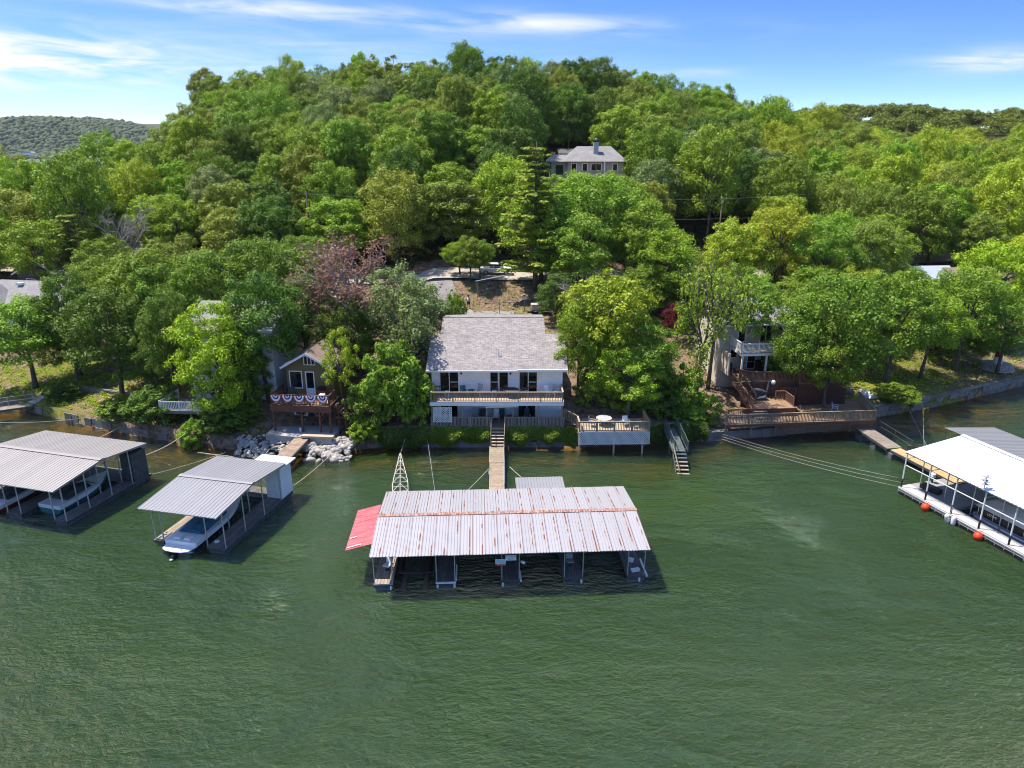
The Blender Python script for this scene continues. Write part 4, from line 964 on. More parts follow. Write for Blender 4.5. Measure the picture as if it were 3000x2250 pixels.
# --- mooring lines
def line(name, label, a, b, m, r=.03, sag=.3, cat='cable', n=10):
    a, b = Vector(a), Vector(b); pts = [a + (b - a) * (i / n) - Vector((0, 0, sag * 4 * (i / n) * (1 - i / n))) for i in range(n + 1)]
    return tag(MB().tube(pts, r, 5).build(name, m, None, fix=False, smooth=True), label, cat)
line('mooring_cable', 'mooring cable from the ivy wall to the rear of the rusty dock', (-8.0, 61.9, 1.2), (-5.6, 48.0, .6), cable_m, .022, .1)
line('mooring_cable', 'cable from the gangway side to the rear left of the rusty dock', (-1.85, 55.9, .8), (-5.2, 48.2, .6), rope_m, .025, .1)
line('mooring_cable', 'cable from the gangway side to the small shed', (-.2, 55.9, .8), (2.6, 50.6, .8), rope_m, .025, .1)
line('mooring_cable', 'thin dark cable from shore to the tip of the lattice boom', (-10.0, 61.6, 1.2), (-10.05, 58.8, .8), cable_m, .02, .05)
# --- boats
def loft_hull(L, B, par, m_hull, m_deck, z0=0.0, sheer=.85, stripe=None, bow_pow=2.3):
    """stern at y=0, bow at y=L"""
    n = 14; secs = []
    for i in range(n + 1):
        t = i / n; k = max(0.0, (t - .42) / .58); hb = B / 2 * (1 - k ** bow_pow) + .02; sz = sheer + .28 * t * t; cz = .12 + .55 * k ** 2; kz = -.28 + .75 * k ** 3
        secs.append([(0, t * L, kz + z0), (hb * .80, t * L - .0, cz + z0), (hb * .97, t * L, cz * .45 + sz * .55 + z0), (hb, t * L + .12 * k, sz + z0)])
    def strip(r0, r1, mm, nm):
        mb = MB()
        for a, b_ in zip(secs[:-1], secs[1:]):
            for s in (1, -1):
                f = lambda p: (p[0] * s, p[1], p[2]); mb.poly([f(a[r0]), f(b_[r0]), f(b_[r1]), f(a[r1])])
        e = secs[0]; mb.poly([e[r0], e[r1], (-e[r1][0], e[r1][1], e[r1][2]), (-e[r0][0], e[r0][1], e[r0][2])])
        bm_ = mb.build(nm, mm, par, smooth=False); return bm_
    strip(0, 1, m_hull, 'hull'); strip(1, 2, stripe or m_hull, 'hull_band'); strip(2, 3, m_deck, 'topside')
    return secs
def runabout(name, label, p, rz, L, B, m_hull, m_deck, m_cover, stripe, group=None, cover=True):
    t = thing(name, label, 'boat', p, rz, group); s = loft_hull(L, B, t, m_hull, m_deck, .05, .82, stripe); sz = [q[3] for q in s]
    mb = MB()
    for a, b_ in zip(sz[:-1], sz[1:]): mb.poly([(-a[0], a[1], a[2]), (a[0], a[1], a[2]), (b_[0], b_[1], b_[2]), (-b_[0], b_[1], b_[2])])
    mb.build('deck', m_deck, t)
    if cover:
        y0, y1, b2, z = L * .16, L * .60, B / 2 * .80, .90; mc = MB(); rows = []
        for i in range(7):
            u = i / 6; y = y0 + (y1 - y0) * u; w = b2 * (1 - .12 * u); h = z + .48 * math.sin(math.pi * (.12 + .75 * u)) ** .8
            rows.append([(-w, y, z + .02 + .1 * u), (-w * .7, y, h), (0, y, h + .10 + .03 * math.sin(i * 2.2)), (w * .7, y, h), (w, y, z + .02 + .1 * u)])
        for a, b_ in zip(rows[:-1], rows[1:]):
            for k in range(4): mc.poly([a[k], a[k + 1], b_[k + 1], b_[k]])
        mc.poly(rows[0]); mc.poly(rows[-1][::-1]); mc.build('canvas_cover', m_cover, t, smooth=True)
    MB().prism([(-B * .36, .93), (B * .36, .93), (B * .28, 1.42), (-B * .28, 1.42)], L * .60, L * .615).build('windshield', glass, t, rot=(R(-8), 0, 0), loc=(0, .25, 0.1))
    return t
navy = mat('navy_gelcoat', (0.012, 0.018, 0.09), 0.25, var=.1); gel = mat('white_gelcoat', (0.82, 0.82, 0.80), 0.3, var=.03); canvas_teal = mat('teal_canvas', (0.018, 0.105, 0.165), 0.75, (0.03, 0.15, 0.21), 2, bump=.3); canvas_grey = mat('pale_canvas', (0.60, 0.575, 0.53), 0.8, (0.68, 0.655, 0.61), 1, bump=.3)
# --- second dock: one slip with the white and blue runabout
D2 = math.atan2(-.228, .974)
d2 = thing('boat_dock', 'grey ribbed roof dock sheltering the white and blue runabout', 'dock', (-25.88, 43.83, 0), D2)
W2, E2 = 6.15, 9.05
tin_slope(d2, 0, W2, 0, 3.3, E2 / 2, 3.72, tin_grey, 0.88, 0.29); tin_slope(d2, 0, W2, E2, 3.3, E2 / 2, 3.72, tin_grey, 0.88, 0.29)
MB().prism([(-.22, -.005), (0, .03), (.22, -.005), (.22, .01), (0, .045), (-.22, .01)], 0, W2).build('ridge_cap', tin_grey, d2, (0, E2 / 2, 3.755), (0, 0, -math.pi / 2))
finger(d2, 4.45, 5.95, 0.75, 9.9, .45, dock_wood, 'y', w=.19); finger(d2, 0.2, 1.0, .75, 8.2, .45, dock_wood_tan, 'y', w=.27); finger(d2, 0.2, 4.4, 8.25, 9.9, .45, dock_wood, 'x')
for u, v in ((.3, .85), (.3, 4.6), (.3, 8.9), (.95, .85), (.95, 4.6), (4.5, .85), (4.5, 3.4), (4.5, 6.0), (5.9, .9), (5.9, 3.3), (5.9, 5.8), (5.9, 8.2), (2.6, 8.9)): polepart('post', (u, v, .2), (u, v, 3.26 + .09 * min(v, E2 - v)), .045, steel, d2)
for v, z in ((.1, 3.24), (E2 / 2, 3.66), (E2 - .1, 3.24)): barpart('purlin', (.05, v, z), (W2 - .05, v, z), .06, .1, steel, d2)
for u in (.06, 2.6, 4.5, W2 - .06):
    barpart('rafter', (u, .05, 3.22), (u, E2 / 2, 3.63), .04, .08, steel, d2); barpart('rafter', (u, E2 - .05, 3.22), (u, E2 / 2, 3.63), .04, .08, steel, d2)
MB().box(4.55, 5.9, 8.4, 10.0, .46, 2.95).build('locker_room', siding_white, d2); MB().box(4.78, 5.45, 8.36, 8.395, .5, 2.5).build('locker_door', white_trim, d2)
MB().box(3.2, 6.2, 8.1, 10.4, 3.1, 3.2).build('flat_roof', white_paint, d2)
polepart('door_handle', (5.36, 8.34, 1.45), (5.36, 8.34, 1.6), .02, steel_dark, d2)
def on(root, u, v, z): return root.matrix_basis @ Vector((u, v, z))
bt = runabout('runabout_boat', 'white runabout boat with navy stripe and teal canvas cover', on(d2, 2.72, .35, 0), D2, 7.2, 2.5, gel, gel, canvas_teal, navy)
MB().slab([(-1.18, 0), (-1.02, -.62), (-.6, -.82), (0, -.88), (.6, -.82), (1.02, -.62), (1.18, 0)], .50, .60).build('swim_platform', gel, bt, bevel=.03)
for x in (-.7, .1): MB().box(x, x + .55, .18, .7, .86, 1.02).build('sun_pad', gel, bt, bevel=.06)
MB().box(-.12, .12, -1.05, -.5, -.35, .32).build('outdrive', black_plastic, bt, bevel=.05); MB().lathe([(.04, 0), (.13, .02), (.13, .06), (.04, .08)], 10, (0, -1.1, .06)).build('tow_ring', steel, bt)
for x in (-1.1, 1.1): barpart('rub_rail', (x * 1.1, .2, .62), (x * 1.08, 3.4, .68), .05, .05, white_paint, bt)
polepart('cleat_light', (.5, -.6, .6), (.5, -.6, .72), .03, steel, bt)
t = thing('life_ring', 'small white ring lying on the dock walkway by the boat', 'ring', on(d2, 4.75, 1.5, .455), D2); MB().lathe([(.10, 0), (.18, .0), (.19, .06), (.10, .07)], 14).build('ring', white_paint, t)
t = thing('swim_ladder', 'grey ladder lying on the narrow plank finger beside the runabout', 'ladder', on(d2, .6, 1.2, .46), D2)
for x in (-.2, .2): barpart('rail', (x, -.5, .04), (x, .7, .04), .05, .05, grey_plastic, t)
for y in (-.35, 0, .35): barpart('rung', (-.2, y, .05), (.2, y, .05), .09, .04, grey_plastic, t)
line('mooring_rope', 'pale rope from the riprap to the rear of the second dock', (-22.0, 59.3, 1.0), (-22.6, 53.8, .7), rope_m, .03, .15)
line('mooring_rope', 'thin rope from the right rocks to the water by the second dock', (-16.4, 58.9, .6), (-18.2, 53.2, .3), rope_m, .025, .12)
line('mooring_rope', 'thick pale rope sagging from the left bank to the first dock', (-29.8, 63.4, 2.2), (-32.2, 56.2, 1.6), rope_m, .03, .5)
line('mooring_rope', 'thin yellowish line over the amber shallows between the two left docks', (-26.2, 59.6, .5), (-32.0, 54.6, .35), rope_m, .02, .15)
# --- first dock at the left edge, two slips
D1 = math.atan2(-.266, .964)
d1 = thing('boat_dock', 'wide pale grey roof dock at the left edge with two slips', 'dock', (-43.55, 49.12, 0), D1)
W1, E1 = 10.7, 9.3
tin_slope(d1, 0, W1, 0, 3.3, E1 / 2, 3.85, tin_left, 0.9, 0.3); tin_slope(d1, 0, W1, E1, 3.3, E1 / 2, 3.85, tin_left, 0.9, 0.3)
MB().prism([(-.26, -.005), (0, .03), (.26, -.005), (.26, .01), (0, .045), (-.26, .01)], 0, W1).build('ridge_cap', tin_left, d1, (0, E1 / 2, 3.885), (0, 0, -math.pi / 2))
finger(d1, 9.2, 10.5, .75, 9.4, .45, dock_wood, 'y', w=.2); finger(d1, 4.7, 6.2, .75, 7.2, .45, dock_wood, 'y', w=.2); finger(d1, .2, 1.5, .75, 7.2, .45, dock_wood, 'y', w=.2); finger(d1, .2, 9.15, 7.3, 9.4, .45, dock_wood, 'x')
for u in (.3, 1.4, 4.8, 6.1, 9.3, 10.4):
    for v in (.85, 3.0, 5.2, 7.4, 9.0):
        if 1 < u < 9.2 and v in (3.0,): continue
        polepart('post', (u, v, .2), (u, v, 3.26 + .11 * min(v, E1 - v)), .05, steel, d1)
for v, z in ((.1, 3.24), (E1 / 2, 3.78), (E1 - .1, 3.24)): barpart('purlin', (.05, v, z), (W1 - .05, v, z), .06, .1, steel, d1)
for u in (.06, 4.8, 6.1, W1 - .06):
    barpart('rafter', (u, .05, 3.22), (u, E1 / 2, 3.76), .04, .08, steel, d1); barpart('rafter', (u, E1 - .05, 3.22), (u, E1 / 2, 3.76), .04, .08, steel, d1)
MB().box(9.3, 10.45, 7.6, 9.2, .46, 2.9).build('mesh_screen', mat('dark_mesh', (.05, .055, .06), .7, (.09, .1, .105), 3), d1)
runabout('runabout_boat', 'teal and white boat deep in the right slip of the first dock', on(d1, 7.7, 1.9, 0), D1, 5.6, 2.1, darkteal, gel, dark_grey, teal_fabric)
runabout('runabout_boat', 'white boat with a dark cover in the left slip of the first dock', on(d1, 3.1, .7, 0), D1, 6.0, 2.2, gel, gel, dark_grey, mat('maroon_stripe', (.25, .03, .03), .4))
line('mooring_rope', 'short rope from the left wall to the first dock roof', (-38.6, 65.2, .8), (-40.0, 60.4, .8), rope_m, .03, .1)
line('mooring_rope', 'thin line over the water at the far left edge', (-52.5, 67.6, .3), (-43.6, 67.9, .7), rope_m, .02, .2)
# --- right dock, white and taupe roof, covered pontoon boat
Fv = Vector((.3026, -.953)); D3 = math.atan2(Fv.y, Fv.x)          # local x runs along the long front edge towards the camera, local y back to the right
d3 = thing('boat_dock', 'large dock with a bright white metal roof at the right edge', 'dock', (31.75, 52.65, 0), D3)
tin_slope(d3, 0.15, 15.2, -0.2, 3.75, 5.6, 4.45, tin_white, .9, .3)
tin_slope(d3, -1.6, 15.2, 11.4, 3.75, 5.6, 4.45, tin_back, .9, .3)
MB().prism([(-.24, -.005), (0, .03), (.24, -.005), (.24, .01), (0, .045), (-.24, .01)], 0, 15.0).build('ridge_cap', tin_white, d3, (.15, 5.6, 4.49), (0, 0, -math.pi / 2))
pale_deck = mat('pale_composite_deck', (.52, .50, .485), .7, (.62, .60, .58), 1.5)
grey_deck = mat('grey_composite_deck', (.27, .265, .26), .7, (.33, .325, .32), 1.2)
finger(d3, 0, 15.2, 0, 1.15, .6, pale_deck, 'x', steel, .19)
f = finger(d3, 0, 4.4, 1.17, 7.2, .598, grey_deck, 'x', steel, .3); finger(d3, 0, 15.2, 7.25, 11.0, .59, grey_deck, 'x', steel, .4)
for i in range(21):
    boxpart('float', (.55, .10, .22), black_plastic, d3, (.4 + i * .72, -.02, .12)); boxpart('stringer_clip', (.05, .05, .36), steel, d3, (.05 + i * .72, -.05, .3))
barpart('front_rail', (0, -.06, .52), (15.2, -.06, .52), .03, .06, white_paint, d3); barpart('front_rail', (0, -.06, .30), (15.2, -.06, .30), .03, .05, steel, d3)
for i in range(7):
    u = .15 + i * 2.35
    polepart('post', (u, .08, .6), (u, .08, 3.72), .055, white_paint, d3); polepart('post', (u + .3, 1.7, .3), (u + .3, 1.7, 3.95), .045, steel, d3)
    MB().tube([(u, .08, .6), (u, .08, 1.35)], .075, 10).build('post_pad', black_plastic if i != 2 else dark_grey, d3, smooth=True)
    barpart('brace', (u, .08, 3.1), (u + .3, 1.7, 3.3), .04, .04, steel, d3)
barpart('side_rail', (.15, .1, 2.55), (15.2, .1, 2.55), .05, .06, white_paint, d3)
for v, z in ((-.1, 3.68), (2.7, 4.03), (5.6, 4.37), (8.5, 4.03), (11.3, 3.68)): barpart('purlin', (.2, v, z), (15.1, v, z), .06, .1, steel, d3)
for u in (.2, 4.4, 8.4, 12.4): barpart('rafter', (u, -.1, 3.66), (u, 5.6, 4.33), .05, .09, steel, d3)
# pontoon boat
pb = thing('pontoon_boat', 'pontoon boat under a pale canvas cover in the right dock', 'boat', on(d3, 5.2, 3.0, 0), D3)
alu = mat('brushed_aluminium', (.42, .43, .44), .35, (.58, .59, .60), 3, metal=.6, stretch=(.3, 3, 3))
for v in (-.95, .95): MB().tube([(-.2, v, .34), (.35, v, .26), (8.0, v, .26)], [.05, .33, .33], 12).build('pontoon', alu, pb, smooth=True)
MB().box(.1, 8.0, -1.25, 1.25, .60, .70).build('deck', alu, pb); 
for v in (-1.24, 1.24):
    MB().box(.5, 7.8, v - .02, v + .02, .74, 1.38).build('fence_panel', black_plastic, pb); barpart('rail', (.4, v, 1.42), (7.9, v, 1.42), .05, .05, alu, pb)
    for i in range(7): boxpart('rail_post', (.04, .05, .7), alu, pb, (.5 + i * 1.2, v * 1.02, 1.06))
text_part('LOWE', .26, white_paint, pb, (1.6, -1.275, 1.1))
mc = MB(); rows = []
for i in range(11):
    u = i / 10; x = .2 + 7.6 * u; h = 1.5 + .75 * math.sin(math.pi * min(1, u * 1.15)) ** .6; sg = .1 * math.sin(i * 1.9)
    rows.append([(x, -1.32, 1.36), (x, -1.0, 1.36 + (h - 1.36) * .55), (x, -.35, h + sg), (x, .35, h + sg), (x, 1.0, 1.36 + (h - 1.36) * .55), (x, 1.32, 1.36)])
for a, b_ in zip(rows[:-1], rows[1:]):
    for k in range(5): mc.poly([a[k], a[k + 1], b_[k + 1], b_[k]])
mc.poly(rows[0]); mc.poly(rows[-1][::-1]); mc.build('canvas_cover', canvas_grey, pb, smooth=True)
t = thing('storage_box', 'long black ribbed box on the grey corner of the right dock', 'box', on(d3, 1.45, 1.75, .6), D3 + R(8))
MB().box(-.8, .8, -.28, .28, 0, .34).build('body', black_plastic, t, bevel=.03); MB().box(-.82, .82, -.3, .3, .345, .42).build('lid', black_plastic, t, bevel=.03)
for i in range(7): boxpart('rib', (.06, .6, .3), black_plastic, t, (-.72 + i * .24, 0, .17))
def buoy(label, u):
    t = thing('ball_buoy', label, 'buoy', on(d3, u, -.32, 0), D3, 'red ball buoys along the right dock'); MB().lathe([(.32 * math.sin(a), .26 - .32 * math.cos(a)) for a in np.linspace(.12, 3.0, 10)], 16).build('ball', red_plastic, t, smooth=True); MB().tube([(0, 0, .56), (.05, .2, .62)], .02, 6).build('eye', black_plastic, t)
buoy('orange red ball buoy nearer the black box', 3.0); buoy('orange red ball buoy nearer the camera, below the pontoon boat', 7.6)
for l, u, r in (('white fender hanging tilted, left of the pair', 5.0, 18), ('white fender hanging upright, right of the pair', 5.45, 0)):
    t = thing('boat_fender', l, 'fender', on(d3, u, -.24, -.05), D3, 'pair of white fenders'); MB().lathe([(.05, 0), (.15, .08), (.17, .2), (.17, .6), (.14, .72), (.05, .8)], 12).build('body', white_paint, t, smooth=True, rot=(R(r), 0, 0)); MB().tube([(0, .1, .78), (0, .2, 1.3)], .015, 5).build('rope', rope_m, t)
bv = thing('bird_vane', 'grey metal bird ornament standing on the white dock roof edge', 'ornament', on(d3, 7.1, -.15, 3.75), D3)
polepart('rod', (0, 0, 0), (0, 0, .95), .025, steel_dark, bv)
for z, a in ((.35, 25), (.6, 200), (.9, 110)):
    MB().tube([(-.22, 0, z), (0, 0, z + .05), (.25, 0, z + .1), (.32, 0, z + .16)], [.02, .08, .06, .01], 7).build('bird_body', steel, bv, rot=(0, 0, R(a)), smooth=True)
    MB().slab([(-.12, 0), (.12, 0), (.0, .34), (-.1, .3)], z + .08, z + .1).slab([(-.12, 0), (.12, 0), (.0, -.34), (-.1, -.3)], z + .08, z + .1).build('wing', steel, bv, rot=(0, 0, R(a)))
# outboard motor on a stand, seen behind the posts
om = thing('outboard_motor', 'small white outboard motor by the plank walkway of the right dock', 'motor', on(d3, .3, 3.1, .6), D3)
MB().box(-.2, .2, -.15, .15, .5, .85).build('cowling', white_paint, om, bevel=.06); boxpart('leg', (.1, .14, .5), dark_grey, om, (0, 0, .26))
# walkway from shore to the right dock
rw = thing('gangway', 'plank walkway from the brown deck shore to the white roofed dock', 'gangway', (34.1, 66.4, 0), 0)
def plank_run(par, a, b, w, m, s=.28, beam=steel_dark, name='plank'):
    a, b = Vector(a), Vector(b); d = b - a; L = d.length; n = int(L / s); rz = math.atan2(d.y, d.x); pt = math.asin(d.z / L); u = d.normalized(); sd = Vector((-u.y, u.x, 0)).normalized()
    for i in range(n): boxpart(name, (L / n - .012, w, .04), m, par, a + d * ((i + .5) / n), (0, -pt, rz))
    for k in (-1, 1): barpart('side_beam', a + sd * (k * (w / 2 + .03)) - Vector((0, 0, .1)), b + sd * (k * (w / 2 + .03)) - Vector((0, 0, .1)), .06, .2, beam, par)
plank_run(rw, (-.4, .3, 1.2), (.9, -6.6, .85), 1.5, deck_grey); plank_run(rw, (.95, -6.7, .8), (3.1, -13.4, .66), 1.15, mat('ochre_ply', (.46, .30, .13), .8, (.56, .40, .2), 2), 1.2)
for a, b_ in (((1.5, -2.2), (2.2, -7.2)),):
    for z in (1.35, 1.85): barpart('handrail', (a[0], a[1], z), (b_[0], b_[1], z - .1), .05, .05, steel_dark, rw)
    for i in range(3): p = Vector(a) + (Vector(b_) - Vector(a)) * (i / 2); boxpart('rail_post', (.07, .07, 1.2), steel_dark, rw, (p.x, p.y, 1.25))
for k in range(3): MB().box(-.5 + k * .4, .5 + k * .4, -2.9 - k * 2.2, -1.9 - k * 2.2, -.3, .55).build('float', float_grey, rw, bevel=.06)
t = thing('dark_board', 'dark square board standing at the water behind the white roof', 'board', (36.3, 58.4, 0), R(-20)); MB().box(-.9, .9, 0, .08, -.3, 1.6).build('panel', steel_dark, t); polepart('stake', (-.7, .12, -.8), (-.7, .12, 1.6), .04, steel, t); polepart('stake', (.7, .12, -.8), (.7, .12, 1.6), .04, steel, t)
for l, a, b_ in (('mooring cable from the grey seawall to the right dock, upper of three', (20.2, 63.0, .9), (32.0, 53.4, 1.0)), ('mooring cable from the grey seawall to the right dock, middle of three', (20.1, 62.9, .7), (32.3, 53.0, .7)), ('mooring cable from the grey seawall to the right dock, lowest of three', (20.0, 62.8, .5), (31.8, 52.6, .55))): line('mooring_cable', l, a, b_, rope_m, .016, .25)
line('mooring_cable', 'cable from the right stone wall to the dark board', (44.0, 71.6, 1.2), (37.0, 58.6, 1.2), cable_m, .025, .1)
line('mooring_cable', 'short cable from the round shrub wall into the amber water', (42.0, 71.2, 1.1), (39.0, 61.0, .1), cable_m, .02, .1)
# ---------------------------------------------------------------- olive cabin with the red deck
CB = R(-5)
cb = thing('olive_cabin', 'olive sided cabin with a gable roof behind the red deck', 'house', (-19.4, 64.9, 0), CB)
w = 2.3
ho = [(-1.95, -.85, 4.95, 6.55), (-.35, .35, 4.35, 6.5)]; lo_ = [(-1.75, -.75, 2.15, 4.0), (-.55, .25, 2.0, 4.0)]
holed_wall(-w, w, 1.6, 4.2, 0, .2, lo_).build('wall', siding_olive, cb); holed_wall(-w, w, 4.2, 7.15, 0, .2, ho).build('wall', siding_olive, cb)
MB().prism([(-w, 7.15), (w, 7.15), (0, 8.45)], 0, .2).build('gable_wall', siding_olive, cb); MB().box(-w, -w + .2, .2, 7, 1.6, 7.1).box(w - .2, w, .2, 7, 1.6, 7.1).box(-w, w, 7, 7.2, 3, 7.1).build('wall', siding_olive, cb)
MB().box(-w + .25, w - .25, 1.5, 1.6, 1.7, 7.0).box(-w + .25, w - .25, .25, 1.5, 4.1, 4.2).build('room_shade_panel', dark_room, cb)
window(cb, *ho[0], 0, curtain=.5, cols=1); window(cb, *ho[1], 0, name='screen_door', trim=.1, rows=1)
d_ = cb.children[-1]; boxpart('kick_panel', (.7, .05, .55), white_trim, d_, (0, .04, 4.62))
window(cb, *lo_[0], 0, trim=.14); window(cb, *lo_[1], 0, name='door', trim=.1); boxpart('door_leaf', (.8, .05, 1.98), white_trim, cb, (-.15, .12, 3.0)); boxpart('door_window', (.4, .02, .8), curtain_m, cb, (-.15, .085, 3.4))
MB().poly([(-.42, -.03, 7.32), (.62, -.03, 7.32), (.62, -.03, 7.75), (.1, -.03, 8.2), (-.42, -.03, 8.05)]).build('gable_window', glass, cb); gwf = cb.children[-1]
for a, b_ in (((-.46, 7.28), (.66, 7.28)), ((-.44, 7.28), (-.44, 8.1)), ((.64, 7.28), (.64, 7.8)), ((-.44, 8.08), (.1, 8.24)), ((.1, 8.24), (.66, 7.78)), ((-.08, 7.3), (-.08, 8.15)), ((.27, 7.3), (.27, 8.05))): barpart('frame', (a[0], -.05, a[1]), (b_[0], -.05, b_[1]), .05, .07, white_trim, gwf)
for s in (-1, 1):
    r_ = MB().slab([(0, -.75), (2.95, -.75), (2.95, 8), (0, 8)], -.12, 0); o = r_.build('roof', shingle_brown if s > 0 else shingle_dark, cb, (0, 0, 8.62), (0, R(29.5) if s > 0 else R(180 - 29.5), 0)) if s > 0 else MB().slab([(-2.95, -.75), (0, -.75), (0, 8), (-2.95, 8)], -.12, 0).build('roof', shingle_brown, cb, (0, 0, 8.62), (0, R(-29.5), 0))
    barpart('bargeboard', (0, -.77, 8.53), (s * 2.56, -.77, 7.08), .04, .2, white_trim, cb)
boxpart('name_board', (.6, .02, .2), white_trim, cb, (1.35, -.02, 6.1)); 
dk = MB().box(-2.75, 2.85, -3.1, -.02, 4.02, 4.2).build('red_deck', red_deck, cb)
MB().box(-2.85, 2.95, -3.16, -3.1, 3.82, 4.24).box(-2.85, 2.95, -3.1, -2.95, 3.6, 3.81).build('deck_beam', red_deck, dk)
boards(dk, -2.75, 2.85, -3.1, -.02, 4.24, orange_deck, .15)
railing(dk, (-2.7, -3.05), (2.8, -3.05), 4.24, 1.0, red_deck, 1.85, .14, capm=brown_rail); railing(dk, (-2.7, -3.05), (-2.7, -.1), 4.24, 1.0, red_deck, 2.9, .15, ends=(False, True)); railing(dk, (2.8, -3.05), (2.8, -1.3), 4.24, 1.0, red_deck, 1.8, .15, ends=(False, True))
for x in (-2.65, .05, 1.75, 2.75):
    boxpart('post', (.16, .16, 2.1), red_deck, cb, (x, -2.95, 2.62))
    if x < 2:
        if x > -2: barpart('knee_brace', (x, -2.95, 3.1), (x - .5, -2.95, 3.6), .1, .1, red_deck, cb)
        barpart('knee_brace', (x, -2.95, 3.1), (x + .5, -2.95, 3.6), .1, .1, red_deck, cb)
for x, y in ((2.75, -1.2), (3.35, -2.3), (3.35, -.9), (4.0, -2.3), (4.0, -.9)): boxpart('post', (.13, .13, 3.0), red_deck, cb, (x, y, 2.7))
ss = MB().bar((.9, -1.15, 1.75), (3.0, -1.15, 4.0), .05, .25).bar((.9, -.25, 1.75), (3.0, -.25, 4.0), .05, .25).build('stair', red_deck, cb)
for i in range(9): boxpart('tread', (.27, .86, .04), brown_rail, ss, (.95 + i * .235, -.7, 1.9 + i * .25))
railing(ss, (.6, -1.2), (2.4, -1.2), 1.75, 1.0, red_deck, 1.8, .16, z1=3.6)
s2_ = MB().bar((3.0, -2.35, 4.1), (4.1, -2.35, 2.9), .05, .22).bar((3.0, -1.5, 4.1), (4.1, -1.5, 2.9), .05, .22).build('stair', red_deck, cb)
for i in range(5): boxpart('tread', (.25, .82, .04), gang_wood, s2_, (3.1 + i * .22, -1.92, 4.05 - i * .24))
boxpart('landing', (1.4, 1.6, .1), red_deck, cb, (3.7, -1.6, 2.95))
pt = tag(MB().slab([(-22.9, 61.1), (-16.6, 60.3), (-15.9, 66.0), (-22.6, 66.6)], 0.9, 1.6).build('patio', concrete), kind='structure')
boxpart('patio_step', (3.0, .5, .18), deck_tan, pt, (-17.9, 60.55, 1.70), (0, 0, CB))
# patriotic fan buntings along the railing
b_red, b_white, b_blue = mat('bunting_red', (.50, .02, .05), .7), mat('bunting_white', (.78, .78, .80), .7), mat('bunting_blue', (.018, .035, .22), .7)
for i, l in enumerate(('leftmost of five', 'second of five from the left', 'middle one of five', 'second of five from the right', 'rightmost of five')):
    p = cb.matrix_basis @ Vector((-2.2 + i * 1.11, -3.13, 5.22)); t = thing('fan_bunting', 'red white and blue fan bunting on the red railing, ' + l, 'bunting', p, CB, 'fan buntings on the red deck railing')
    for (r0, r1, m) in ((0.0, .10, b_red), (.10, .20, b_white), (.20, .31, b_blue), (.31, .46, b_white), (.46, .52, b_red)):
        mb = MB(); n = 16
        for k in range(n):
            a0, a1 = math.pi + math.pi * k / n, math.pi + math.pi * (k + 1) / n; q = lambda r, a, e: (r * math.cos(a), -.02 - .035 * (e % 2) * r * 2, r * math.sin(a) * 1.28)
            mb.poly([q(r0, a0, k), q(r1, a0, k), q(r1, a1, k + 1), q(r0, a1, k + 1)])
        o = mb.build('band', m, t, fix=False); mo = o.modifiers.new('cloth', 'SOLIDIFY'); mo.thickness = .006
def in_cb(x, y, z): return cb.matrix_basis @ Vector((x, y, z))
lawn_chair('dark metal chair on the red deck under the cabin window', *in_cb(-1.5, -.9, 4.24), CB + R(20), steel_dark, steel_dark)
g_ = thing('barbecue_grill', 'barbecue grill on the red deck right of the screen door', 'grill', in_cb(1.35, -.8, 4.24), CB); MB().box(-.42, .42, -.25, .25, .55, .8).build('firebox', mat('grill_red_brown', (.16, .06, .035), .5), g_, bevel=.03); MB().prism([(-.4, .81), (.4, .81), (.34, 1.12), (-.34, 1.12)], -.24, .24).build('hood', black_plastic, g_, bevel=.04)
for x in (-.36, .36):
    for y in (-.2, .2): boxpart('leg', (.05, .05, .55), steel_dark, g_, (x, y, .275))
box_thing('cooler', 'white cooler standing on the red deck railing corner', 'cooler', in_cb(1.95, -2.4, 4.24), (.5, .4, .95), white_paint, CB)
t = thing('blue_tarp', 'crumpled blue cloth at the edge of the cabin patio', 'cloth', (-18.5, 60.95, 1.605)); MB().lathe([(.28, 0), (.22, .06), (.1, .1), (.02, .11)], 9).build('cloth', mat('blue_cloth', (.02, .09, .38), .8), t)
box_thing('planter_box', 'grey step box at the lower cabin door', 'box', in_cb(-.9, -.45, 1.6), (.7, .45, .35), grey_plastic, CB)
t = thing('white_bottle', 'white jug hanging by the middle post of the red deck', 'jug', in_cb(-.2, -3.0, 1.6), CB); MB().lathe([(.08, .0), (.1, .02), (.1, .34), (.04, .42)], 10).build('body', white_paint, t, smooth=True)
t = thing('paper_mat', 'pale mat lying on the shaded cabin patio', 'mat', (-20.4, 61.5, 1.605), R(12)); boxpart('sheet', (1.3, .9, .012), grey_plastic, t, (0, 0, .008))
# ---------------------------------------------------------------- riprap banks
rv, rfc = ico(1)
rock_me = []
for s in range(7):
    r = np.random.default_rng(40 + s); v = rv * (1 + r.uniform(-.30, .22, (len(rv), 1))) * np.array([1, .85, .7]); rock_me.append(fast_mesh('rock', v, rfc, [rock_m]))
def riprap(label, x0, x1, n, s0, s1, seed, yf):
    rnd = random.Random(seed); t = thing('riprap_bank', label, 'rocks', ((x0 + x1) / 2, 60.5, 0))
    for i in range(n):
        x = rnd.uniform(x0, x1); v = rnd.random(); y0, y1 = yf(x); y = y0 + (y1 - y0) * v; z = -.15 + 1.5 * v ** .8; s = rnd.uniform(s0, s1) * (1.15 - .5 * v)
        o = link(bpy.data.objects.new('rock', rock_me[rnd.randrange(7)]), t); o.location = (x - (x0 + x1) / 2, y - 60.5, z); o.scale = (s * rnd.uniform(.8, 1.25), s, s * rnd.uniform(.75, 1.1)); o.rotation_euler = (rnd.uniform(-.6, .6), rnd.uniform(-.6, .6), rnd.uniform(0, 6.3))
